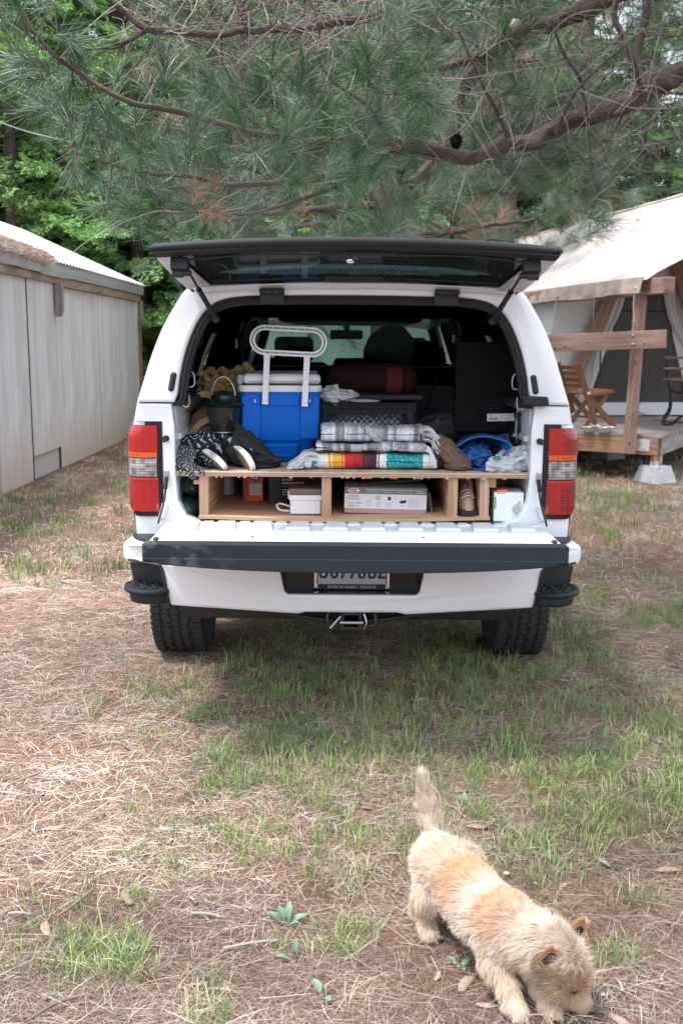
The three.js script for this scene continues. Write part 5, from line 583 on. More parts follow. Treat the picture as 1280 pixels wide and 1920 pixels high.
// under the platform
{
  const Y0 = 0.955, label = (w, h, f) => mat(null, 0.6, { map: canvasTex(w, h, f) });
  const o = thing('orange_carton', 'narrow red-orange carton with white label, under the platform', 'carton', tk(-0.49, Y0, -0.55), 0.06);
  part('carton_body', box(0.1, 0.16, 0.16, [0, 0.08, 0], undefined, 0.002), mat([0.42, 0.06, 0.03], 0.6), o); part('printed_face', mv(new THREE.PlaneGeometry(0.072, 0.156), [0.012, 0.08, 0.0806]), label(144, 312, (g, w, h) => { g.fillStyle = '#dd4a28'; g.fillRect(0, 0, w, h); g.fillStyle = '#27499b'; g.beginPath(); g.ellipse(76, 78, 42, 38, 0, 0, 7); g.fill(); g.fillStyle = '#fff'; g.font = 'bold 40px sans-serif'; g.fillText('ab', 52, 92); g.fillStyle = '#cfc8c2'; g.fillRect(12, 140, 118, 116); g.fillStyle = '#98918b'; for (let i = 0; i < 9; i++) g.fillRect(20, 150 + i * 11, 100, 3); }), o);
  const d = thing('dinnerware_carton', 'black and orange dinnerware set carton under the platform', 'carton', tk(-0.27, Y0, -0.52), 0.12);
  part('carton_body', box(0.29, 0.165, 0.2, [0, 0.083, 0], undefined, 0.002), mat([0.02, 0.017, 0.018], 0.5), d); part('printed_face', mv(new THREE.PlaneGeometry(0.235, 0.162), [0.026, 0.083, 0.1006]), label(470, 324, (g, w, h) => { g.fillStyle = '#17161a'; g.fillRect(0, 0, w, h); g.fillStyle = '#d05a31'; g.fillRect(0, 0, w, 66); g.fillStyle = '#d8d5d2'; g.font = 'bold 26px sans-serif'; g.fillText('20-PIECE', 18, 104); g.fillText('DINNERWARE SET', 18, 136); g.fillStyle = '#9a9896'; g.font = '15px sans-serif'; g.fillText('juego de vajilla', 18, 164); for (let i = 0; i < 3; i++) { g.fillStyle = '#c9c6c2'; g.fillRect(18, 188 + i * 24, 160 - i * 14, 8); } g.strokeStyle = '#3a4c86'; g.lineWidth = 10; g.beginPath(); g.ellipse(300, 210, 66, 42, 0.1, 0, 7); g.stroke(); g.fillStyle = '#24365f'; g.beginPath(); g.ellipse(380, 150, 60, 30, 0, 0, 7); g.fill(); }), d);
  const pt = thing('plastic_tub', 'small white plastic tub with a dark smoked lid under the platform', 'tub', tk(-0.215, Y0, -0.155), 0.05);
  part('tub_body', [box(0.142, 0.07, 0.12, [0, 0.036, 0], undefined, 0.008), box(0.15, 0.026, 0.128, [0, 0.078, 0], undefined, 0.006)], mat([0.68, 0.63, 0.64], 0.45), pt); part('lid', box(0.15, 0.03, 0.128, [0, 0.106, -0.002], undefined, 0.008), mat([0.16, 0.1, 0.085], 0.25), pt); part('clip', [tube([V(-0.074, 0.012, 0.03), V(-0.12, 0.02, 0.035), V(-0.132, 0.035, 0.02), V(-0.12, 0.042, 0.0), V(-0.074, 0.03, 0.0)], 0.005), box(0.01, 0.04, 0.04, [-0.076, 0.09, 0.02]), box(0.01, 0.04, 0.05, [0.078, 0.07, 0.0])], mat([0.62, 0.56, 0.55], 0.45), pt);
  const sv = thing('stove_carton', 'long white and grey camp stove carton under the platform centre', 'carton', tk(0.155, Y0 - 0.002, -0.26), 0.0); sv.rotation.z = -0.015;
  part('carton_body', box(0.382, 0.118, 0.2, [0, 0.061, 0], undefined, 0.002), mat([0.36, 0.37, 0.36], 0.7), sv); part('cardboard_flap', [box(0.3, 0.022, 0.006, [-0.04, 0.011, 0.104]), box(0.1, 0.02, 0.006, [0.14, 0.012, 0.103])], mat([0.4, 0.29, 0.24], 0.85), sv); part('open_flap', box(0.004, 0.1, 0.08, [0.203, 0.052, 0.06], [0, 0.2, 0.16]), mat([0.2, 0.16, 0.14], 0.85), sv);
  part('printed_face', mv(new THREE.PlaneGeometry(0.38, 0.1), [0, 0.07, 0.1012]), label(1520, 400, (g, w, h) => {
    g.fillStyle = '#dcdbde'; g.fillRect(0, 0, w, h); g.fillStyle = '#747b77'; g.fillRect(0, 0, w, 120); g.fillStyle = '#f0eeec'; g.beginPath(); g.ellipse(165, 60, 108, 46, 0, 0, 7); g.fill(); g.fillStyle = '#cf4632'; g.beginPath(); g.ellipse(165, 60, 92, 36, 0, 0, 7); g.fill(); g.fillStyle = '#fff'; g.font = 'italic bold 40px serif'; g.textAlign = 'center'; g.fillText('Coleman', 165, 74); g.textAlign = 'left';
    g.fillStyle = '#dfe1df'; g.font = 'bold 24px sans-serif'; g.fillText('PERFECTFLOW CLASSIC STOVE', 400, 50); g.fillText('DOS QUEMADORES', 720, 50); g.fillText('COMPACT DESIGN HOLDS', 960, 50); g.font = '22px sans-serif'; g.fillText('Estufa clásica de propano', 400, 88); g.fillText('dos ollas de 30 cm', 960, 88); g.fillText('pressure control', 720, 88); g.font = 'bold 40px sans-serif'; g.fillText('10+12', 1330, 64); g.fillRect(1320, 82, 150, 8);
    g.fillStyle = '#6d6a6c'; g.font = 'italic bold 40px sans-serif'; g.fillText('2 BURNERS', 56, 180); g.fillText('TOTAL POWER', 56, 306); g.fillStyle = '#b6584a'; g.font = 'bold 44px sans-serif'; g.fillText('20,000 BTU', 56, 232); g.fillText('20 000 BTU', 56, 362);
    g.strokeStyle = '#333'; g.lineWidth = 8; g.beginPath(); g.arc(620, 190, 36, 0, 7); g.stroke(); g.beginPath(); g.arc(620, 190, 14, 0, 5); g.stroke(); g.fillStyle = '#2b2b2d'; g.fillRect(800, 165, 56, 66); g.beginPath(); g.ellipse(1060, 260, 42, 30, 0, 0, 7); g.ellipse(1110, 250, 36, 30, 0, 0, 7); g.fill(); g.fillRect(960, 200, 4, 150); g.fillRect(1040, 326, 60, 10);
    g.fillStyle = '#a9a8ab'; for (const [x, y, n, l] of [[390, 230, 8, 140], [580, 260, 7, 130], [750, 270, 7, 150], [1180, 210, 10, 230]]) for (let i = 0; i < n; i++) g.fillRect(x, y + i * 16, l - (i * 37) % 50, 6);
  }), sv);
  single('cardboard_sheet', 'dark cardboard sheet lying on the stove carton', 'cardboard', box(0.3, 0.012, 0.12, [0, 0.006, 0], [0.05, 0.1, 0.06]), mat([0.06, 0.055, 0.05], 0.85), tk(0.18, Y0 + 0.125, -0.33));
  const bt = thing('hiking_boot', 'brown boot with pale laces, toe outward, between two uprights', 'boot', tk(0.527, Y0, -0.16));
  part('sole', extr(smooth([[0, -0.15], [0.038, -0.13], [0.036, 0], [0.044, 0.08], [0.03, 0.125], [-0.03, 0.125], [-0.044, 0.08], [-0.036, 0], [-0.038, -0.13]].map(([x, z]) => [x, -z]), 40, true), 0.034, 0.006, [0, 0, 0], [-PI / 2, 0, 0]), M.rubber, bt);
  part('upper', blob(48, (v) => V(v.x * 0.042, 0.03 + Math.max(0, v.y) * (v.z > 0 ? 0.06 + 0.05 * (1 - v.z) : 0.15), v.z * 0.125 - 0.01), 121, 0.04, 2, -0.05), mat([0.33, 0.24, 0.19], 0.8), bt); part('laces', Array.from({ length: 7 }, (_, i) => tube([V(-0.028 + (i % 2) * 0.008, 0.085 + i * 0.011, 0.075 - i * 0.017), V(0, 0.098 + i * 0.011, 0.082 - i * 0.017), V(0.028, 0.085 + i * 0.011, 0.07 - i * 0.017)], 0.0045)), mat([0.5, 0.36, 0.3], 0.8), bt); part('tongue', blob(24, (v) => V(-0.012 + v.x * 0.022, 0.125 + v.y * 0.03, 0.02 + v.z * 0.03), 122, 0.15, 2), mat([0.12, 0.05, 0.045], 0.8), bt);
  const wc = thing('white_carton', 'white carton with green edge standing right of the platform uprights', 'carton', tk(0.711, 0.93, -0.13), -0.04);
  part('carton_body', box(0.132, 0.136, 0.16, [0, 0.074, 0], undefined, 0.002), mat([0.72, 0.73, 0.71], 0.6), wc); part('printed_face', mv(new THREE.PlaneGeometry(0.13, 0.134), [0, 0.074, 0.0806]), label(260, 268, (g, w, h) => { g.fillStyle = '#e4e6e2'; g.fillRect(0, 0, w, h); g.fillStyle = '#4fae6b'; g.fillRect(0, 40, 18, 110); g.fillRect(0, 258, w, 10); g.fillStyle = '#e8853a'; g.fillRect(20, 0, 70, 10); g.fillStyle = '#b9bdb8'; g.beginPath(); g.moveTo(236, 60); g.lineTo(150, 150); g.lineTo(236, 250); g.fill(); g.fillStyle = '#8b8f8b'; for (let i = 0; i < 12; i++) for (let j = 0; j < 5; j++) if (j < i * 0.8 + 1) g.fillRect(222 - j * 15, 90 + i * 12, 9, 5); }), wc); part('lid_flap', box(0.05, 0.012, 0.1, [-0.03, 0.146, 0.02], [0, 0, 0.06]), mat([0.6, 0.2, 0.06], 0.6), wc);
  single('loose_cord', 'thin pale loose cord beside the white carton', 'cord', tube([V(0, 0.14, 0), V(0.03, 0.1, 0.01), V(0.06, 0.05, 0.02), V(0.055, 0.02, 0.02)], 0.0015), mat([0.4, 0.38, 0.34], 0.8), tk(0.745, 0.94, -0.06));
  const gb = (l, y, z, s) => { const g = thing('gas_bottle', l, 'gas bottle', tk(-0.748, 0.93 + y, z)); part('bottle_body', mv(lathe([[0, -0.1], [0.04, -0.095], [0.048, -0.07], [0.048, 0.06], [0.036, 0.09], [0.014, 0.1], [0.014, 0.12], [0, 0.121]], 28), [0, 0.05, 0], [PI / 2 + 0.1, 0, s]), mat([0.012, 0.03, 0.025], 0.22), g); part('collar', mv(lathe([[0.014, 0.098], [0.02, 0.1], [0.02, 0.108], [0.012, 0.11]], 20), [0, 0.05, 0], [PI / 2 + 0.1, 0, s]), M.black, g); };
  gb('lower dark green gas bottle lying left of the platform', 0.0, -0.15, 0.2); gb('upper dark green gas bottle lying on another left of the platform', 0.105, -0.2, -0.2);
  single('seat_jacket', 'dark jacket heaped on the seat behind the cab window', 'jacket', [blob(48, (v) => V(0.26 + v.x * 0.17, 1.66 + v.y * 0.17, -2.12 + v.z * 0.1), 131, 0.08, 2), blob(40, (v) => V(0.45 + v.x * 0.16, 1.62 + v.y * 0.13, -2.12 + v.z * 0.08), 133, 0.08, 2), box(0.6, 0.4, 0.1, [0.35, 1.4, -2.1])], M.blackcloth, TK);
}

// ---------- the dog ----------
{
  const dog = thing('terrier', 'shaggy cream and tan terrier sniffing the ground at lower right', 'dog', [0.42, 0, -2.55]), O = V(0.42, 0, -2.55);
  const P = (x, y, z) => V(x, y, z).sub(O), sv = V(0.9, 0, 0.43 * -1).multiplyScalar(0.105);
  const bones = []; const bone = (a, b, ra, rb, k = 0) => bones.push([a, b, ra, rb, k]);
  bone(P(0.3, 0.198, -2.78), P(0.37, 0.19, -2.62), 0.078, 0.08); bone(P(0.37, 0.19, -2.62), P(0.45, 0.182, -2.475), 0.08, 0.083); bone(P(0.39, 0.16, -2.56), P(0.455, 0.15, -2.45), 0.07, 0.062); bone(P(0.45, 0.2, -2.47), P(0.53, 0.18, -2.41), 0.07, 0.056); bone(P(0.525, 0.178, -2.41), P(0.575, 0.148, -2.385), 0.058, 0.055);
  bone(P(0.572, 0.142, -2.38), P(0.598, 0.112, -2.37), 0.053, 0.045); bone(P(0.6, 0.098, -2.362), P(0.646, 0.038, -2.346), 0.034, 0.018); bone(P(0.595, 0.088, -2.357), P(0.634, 0.034, -2.35), 0.03, 0.017); bone(P(0.585, 0.148, -2.35), P(0.606, 0.122, -2.34), 0.022, 0.018);
  bone(P(0.288, 0.235, -2.84), P(0.27, 0.33, -2.875), 0.025, 0.018, 2); bone(P(0.27, 0.33, -2.875), P(0.256, 0.42, -2.88), 0.018, 0.01, 2);
  const leg = (off, pts) => { for (let i = 0; i + 1 < pts.length; i++) bone(pts[i][0].clone().add(off), pts[i + 1][0].clone().add(off), pts[i][1], pts[i + 1][1], 1); };
  for (const [o, f] of [[V(0, 0, 0), 1], [sv, 0]]) {
    leg(o, [[P(0.285, 0.17, -2.77), 0.06], [P(0.268, 0.12, -2.715), 0.042], [P(0.246, 0.07, -2.745), 0.024], [P(0.262, 0.024, -2.712), 0.021], [P(0.274, 0.016, -2.685), 0.02]]);
    const q = f ? 0 : 0.03; leg(o, [[P(0.42, 0.155, -2.46 + q), 0.055], [P(0.418, 0.105, -2.43 + q), 0.036], [P(0.448, 0.055, -2.39 + q), 0.026], [P(0.46, 0.024, -2.365 + q), 0.023], [P(0.474, 0.016, -2.34 + q), 0.021]]);
  }
  const ab = V(), ap = V();
  const capd = (p, [a, b, ra, rb]) => { ab.subVectors(b, a); ap.subVectors(p, a); const t = clamp(ap.dot(ab) / ab.lengthSq()); return ap.addScaledVector(ab, -t).length() - lerp(ra, rb, t); };
  const field = (p) => { let d = 1; for (const q of bones) { const e = capd(p, q), k = q[4] ? 0.02 : 0.035, h = clamp(0.5 + 0.5 * (d - e) / k); d = lerp(d, e, h) - k * h * (1 - h); } return d; };
  const N = 110, S = 0.4, C = P(0.44, 0.21, -2.6), mc = new MarchingCubes(N, new THREE.MeshBasicMaterial(), false, false, 400000); mc.isolation = 0;
  { const p = V(); for (let z = 0; z < N; z++) for (let y = 0; y < N; y++) for (let x = 0; x < N; x++) { p.set((x - N / 2) / (N / 2) * S, (y - N / 2) / (N / 2) * S, (z - N / 2) / (N / 2) * S).add(C); mc.field[x + y * N + z * N * N] = -field(p); } }
  mc.update();
  let g = new THREE.BufferGeometry(); { const c = mc.count, a = mc.positionArray.slice(0, c * 3); for (let i = 0; i < c; i++) { a[i * 3] = a[i * 3] * S + C.x; a[i * 3 + 1] = a[i * 3 + 1] * S + C.y; a[i * 3 + 2] = a[i * 3 + 2] * S + C.z; } g.setAttribute('position', new THREE.BufferAttribute(a, 3)); }
  g = mergeVertices(g, 1e-4); for (const k of Object.keys(g.attributes)) if (k !== 'position') g.deleteAttribute(k);
  { const P3 = g.attributes.position, nn = [], p = V(), e = 0.004; for (let i = 0; i < P3.count; i++) { p.fromBufferAttribute(P3, i); const f = (x, y, z) => field(V(p.x + x, p.y + y, p.z + z)), n = V(f(e, 0, 0) - f(-e, 0, 0), f(0, e, 0) - f(0, -e, 0), f(0, 0, e) - f(0, 0, -e)).normalize(); nn.push(n.x, n.y, n.z); } g.setAttribute('normal', new THREE.Float32BufferAttribute(nn, 3));
    const a = g.index.array, q = [V(), V(), V()], m = V(); for (let i = 0; i < a.length; i += 3) { q.forEach((v, k) => v.fromBufferAttribute(P3, a[i + k])); m.fromArray(nn, a[i] * 3); if (q[1].clone().sub(q[0]).cross(q[2].clone().sub(q[0])).dot(m) < 0) { const t = a[i]; a[i] = a[i + 1]; a[i + 1] = t; } } }
  const b = V(0.43, 0, 0.9), headC = P(0.59, 0.125, -2.38), nose = P(0.652, 0.032, -2.342), hd = nose.clone().sub(headC).normalize(), eyeC = P(0.605, 0.1, -2.326);
  const kinds = (p) => { let k = 0, m = 9; bones.forEach((q, i) => { const e = capd(p, q); if (e < m) { m = e; k = q[4] ? q[4] : i >= 5 && i <= 8 ? 3 : i === 4 ? 4 : 0; } }); return k; };
  const coat = (p, k, jit) => { // markings of the coat; tail lightened to stand in for light it misses
    const cream = [0.6, 0.475, 0.37], pale = [0.69, 0.61, 0.54], tan = [0.46, 0.28, 0.15], rust = [0.44, 0.2, 0.075], face = [0.5, 0.34, 0.22], s = p.clone().sub(P(0.37, 0, -2.62)), l = s.dot(b), side = s.x * 0.9 - s.z * 0.43;
    const n = n3(p.x * 22, p.y * 22, p.z * 22, 5) * 0.5 + jit; const mix = (a, c, t) => a.map((x, i) => lerp(x, c[i], clamp(t))); let c = mix(cream, pale, 0.5 + n * 0.8);
    if (k === 0 || k === 4) { const top = sst(0.13, 0.22, p.y + 0.1 * side); c = mix(c, tan, top * (0.95 * Math.exp(-Math.pow((l - 0.0) / 0.085, 2)) + 0.85 * Math.exp(-Math.pow((l - 0.165) / 0.035, 2)) + 0.35 * Math.exp(-Math.pow((l + 0.13) / 0.05, 2))) + n * 0.4); c = mix(c, rust, 0.55 * sst(0.17, 0.2, l) * sst(0.16, 0.2, p.y) * sst(0.3, 0.2, l) + 0.2 * n); }
    if (k === 3 || k === 4) { const d = p.distanceTo(eyeC); c = mix(c, face, (k === 3 ? 0.85 : 0.3) + n * 0.5); c = mix(c, rust, 0.5 * Math.exp(-Math.pow(d / 0.03, 2)) + 0.25 * n); c = mix(c, [0.1, 0.06, 0.04], 0.85 * sst(0.024, 0.01, d) + (k === 3 ? 0.55 * Math.max(0, jit - 0.14) / 0.14 : 0)); c = mix(c, [0.09, 0.07, 0.06], 0.75 * sst(0.034, 0.012, p.distanceTo(nose))); }
    if (k === 1) c = mix(c, [0.58, 0.4, 0.25], 0.45 + n * 0.6); if (k === 2) c = mix([0.78, 0.66, 0.54], [0.6, 0.44, 0.32], 0.12 + n);
    return c;
  };
  { const p = V(), c = []; for (let i = 0; i < g.attributes.position.count; i++) { p.fromBufferAttribute(g.attributes.position, i); c.push(...coat(p, kinds(p), -0.15).map((x) => x * 0.8)); } g.setAttribute('color', new THREE.Float32BufferAttribute(c, 3)); }
  const body = new THREE.Mesh(g, mat([1, 1, 1], 0.95, { vertexColors: true })); body.name = 'body'; dog.add(body);
  // coat: strands rooted over the skin, each bent along the lie of the hair
  const r = rng(77), pos = g.attributes.position, nor = g.attributes.normal, idx = g.index.array, cum = []; let tot = 0; const A = V(), B = V(), D = V(), Q = V(), Nn = V();
  for (let i = 0; i < idx.length; i += 3) { A.fromBufferAttribute(pos, idx[i]); B.fromBufferAttribute(pos, idx[i + 1]); D.fromBufferAttribute(pos, idx[i + 2]); tot += B.clone().sub(A).cross(D.clone().sub(A)).length() / 2 * (A.distanceTo(headC) < 0.1 ? 1.7 : 1); cum.push(tot); }
  const fp = [], fn = [], fc = [], fi = []; const strand = (root, n, dir, len, w, col, lift, droop = 0.35) => {
    const wd = n.clone().cross(dir).normalize(); if (wd.lengthSq() < 0.5) wd.set(1, 0, 0); wd.applyAxisAngle(dir, r() * 1.6 - 0.8); const base = fp.length / 3, d0 = n.clone().multiplyScalar(lift).add(dir).normalize(), p = root.clone();
    for (let k = 0; k < 4; k++) { const t = k / 3, ww = w * (1 - t * 0.92) / 2; for (const s of [-1, 1]) { fp.push(p.x + wd.x * ww * s, Math.max(0.003, p.y + wd.y * ww * s), p.z + wd.z * ww * s); fn.push(n.x + d0.x * 0.25, n.y + d0.y * 0.25 + 0.15, n.z + d0.z * 0.25); const q = 0.86 + 0.24 * t; fc.push(col[0] * q, col[1] * q, col[2] * q); } const dd = d0.clone().lerp(dir, t).add(V(0, -droop * t, 0)).normalize(); p.addScaledVector(dd, len / 3); }
    for (let k = 0; k < 3; k++) { const a = base + k * 2; fi.push(a, a + 1, a + 3, a, a + 3, a + 2); }
  };
  const flow = (p, k, n) => { let d; if (k === 3) { d = p.clone().sub(nose).multiplyScalar(4).add(p.clone().sub(eyeC).normalize().multiplyScalar(0.6)).add(V(0, -0.25, 0)); } else if (k === 1) d = V(-0.12, -1, 0.1); else if (k === 2) d = P(0.256, 0.45, -2.885).sub(P(0.288, 0.25, -2.85)).normalize(); else if (k === 4) d = V(-0.75, -0.35, -0.35); else d = V(-0.43, -0.5, -0.9); d.addScaledVector(n, -d.dot(n)); d.add(V(r() - 0.5, r() - 0.5, r() - 0.5).multiplyScalar(k === 3 ? 0.65 : 0.42)); return d.normalize(); };
  const earC = P(0.541, 0.18, -2.312); const clump = (p) => V(n3(p.x * 60, p.y * 60, p.z * 60, 2), n3(p.x * 60 + 9, p.y * 60, p.z * 60, 3), n3(p.x * 60, p.y * 60 + 9, p.z * 60, 4)).multiplyScalar(0.4);
  for (let i = 0; i < 115000; i++) {
    const t = r() * tot; let lo = 0, hi = cum.length - 1; while (lo < hi) { const m = (lo + hi) >> 1; if (cum[m] < t) lo = m + 1; else hi = m; }
    let u = r(), v = r(); if (u + v > 1) { u = 1 - u; v = 1 - v; } const [a, c, d] = [idx[lo * 3], idx[lo * 3 + 1], idx[lo * 3 + 2]]; A.fromBufferAttribute(pos, a); B.fromBufferAttribute(pos, c); D.fromBufferAttribute(pos, d); Q.copy(A).addScaledVector(B.sub(A), u).addScaledVector(D.sub(A), v); Nn.fromBufferAttribute(nor, a);
    if (Q.distanceTo(nose) < 0.014 || Q.distanceTo(eyeC) < 0.0125 || Q.distanceTo(earC) < 0.034) continue;
    const k = kinds(Q), len = (k === 3 ? lerp(0.006, 0.04, sst(0.02, 0.1, Q.distanceTo(nose))) * lerp(0.25, 1, sst(0.012, 0.04, Q.distanceTo(eyeC))) : k === 4 ? 0.042 : k === 1 ? 0.022 + 0.008 * sst(0.03, 0.1, Q.y) : k === 2 ? 0.034 : 0.03) * rr(0.6, 1.25, r), dir = flow(Q, k, Nn).add(clump(Q)).normalize();
    strand(Q.clone().addScaledVector(Nn, -0.002), Nn.clone(), dir, len, 0.0015, coat(Q, k, r() * 0.5 - 0.22), k === 3 ? lerp(0.25, 0.6, sst(0.02, 0.09, Q.distanceTo(nose))) : k === 2 ? 0.75 : k === 4 ? 0.8 : 0.45, k === 2 ? 0 : 0.3);
  }
  const ear = (E, tip, face, ln, w) => { // a cupped pricked ear
    const ax = tip.clone().sub(E), L = ax.length(), y = ax.clone().normalize(), z = face.clone().addScaledVector(y, -face.dot(y)).normalize(), x = y.clone().cross(z), f = (u, v) => { const a = (u - 0.5) * 2.5, ww = w * Math.pow(1 - v, 0.75) + 0.001; return E.clone().addScaledVector(y, v * L).addScaledVector(x, Math.sin(a) * ww).addScaledVector(z, -Math.cos(a) * ww * 0.7 + 0.004); };
    const e = part('ear', slab(18, 12, f, 0.0025), mat([0.42, 0.28, 0.18], 0.95, { bumpMap: T.rough, bumpScale: 0.003 }), dog); part('ear_hollow', slab(12, 8, (u, v) => f(lerp(0.1, 0.9, u), lerp(0.02, 0.8, v)).addScaledVector(z, 0.003), 0.001), mat([0.035, 0.018, 0.014], 0.95), e);
    for (let i = 0; i < 4200; i++) { const u = r(), v = Math.pow(r(), 1.2), q = f(u, v), n = x.clone().multiplyScalar(Math.sin((u - 0.5) * 2.5)).addScaledVector(z, -Math.cos((u - 0.5) * 2.5)).normalize(), edge = u < 0.16 || u > 0.84; const c = edge ? [0.5, 0.3, 0.16] : [0.4 + 0.25 * r(), 0.24 + 0.2 * r(), 0.13 + 0.14 * r()]; strand(q, n, y.clone().multiplyScalar(0.8).addScaledVector(n, 0.3).add(V(r() - 0.5, r() - 0.5, r() - 0.5).multiplyScalar(0.5)).normalize(), ln * rr(0.5, 1.4, r), 0.0015, c, 0.5, 0.1); }
    for (let i = 0; i < 46; i++) { const u = r() < 0.5 ? 0.06 + r() * 0.2 : 0.75 + r() * 0.2, v = r() * 0.5, q = f(u, v); strand(q, z.clone(), y.clone().multiplyScalar(0.3).addScaledVector(z, 0.8).addScaledVector(x, (r() - 0.5) * 1.2).normalize(), 0.026 * rr(0.6, 1.2, r), 0.0014, [0.4, 0.27, 0.18], 0.2, 0.2); }
  };
  ear(P(0.528, 0.146, -2.318), P(0.55, 0.218, -2.312), V(0.3, 0.25, 0.92), 0.014, 0.036); ear(P(0.618, 0.158, -2.425), P(0.657, 0.212, -2.44), V(0.4, 0.0, 0.9), 0.018, 0.03);
  const hg = new THREE.BufferGeometry(); hg.setAttribute('position', new THREE.Float32BufferAttribute(fp, 3)); hg.setAttribute('color', new THREE.Float32BufferAttribute(fc, 3)); hg.setIndex(fi); hg.computeVertexNormals();
  const hair = new THREE.Mesh(hg, mat([1, 1, 1], 0.75, { vertexColors: true, sheen: 0.2 })); hair.name = 'fur'; stuff(hair); hair.castShadow = true; dog.add(hair);
  part('nose', [blob(20, (v) => nose.clone().add(V(v.x * 0.015 + 0.007, v.y * 0.0125 - 0.003, v.z * 0.0145 + 0.005)), 3, 0.05, 2)], mat([0.012, 0.011, 0.013], 0.25, { clearcoat: 0.6 }), dog);
  part('eye', sph(0.0105, eyeC.clone().add(V(0.003, -0.002, 0.007)).toArray(), [1, 0.9, 1], 16), mat([0.012, 0.008, 0.006], 0.08, { clearcoat: 1 }), dog); part('eye', sph(0.0095, P(0.643, 0.118, -2.392).toArray(), [1, 0.9, 1], 16), mat([0.012, 0.008, 0.006], 0.08), dog);
  for (const [x, z] of [[0.474, -2.34], [0.274, -2.685]]) for (let i = 0; i < 4; i++) part('claw', cyl(0.0012, 0.003, 0.012, P(x + 0.016 + (i - 1.5) * 0.009, 0.007, z + 0.02 - Math.abs(i - 1.5) * 0.003 + (i - 1.5) * -0.003).toArray(), [1.3, 0, -0.4], 6), M.dark, dog);
}

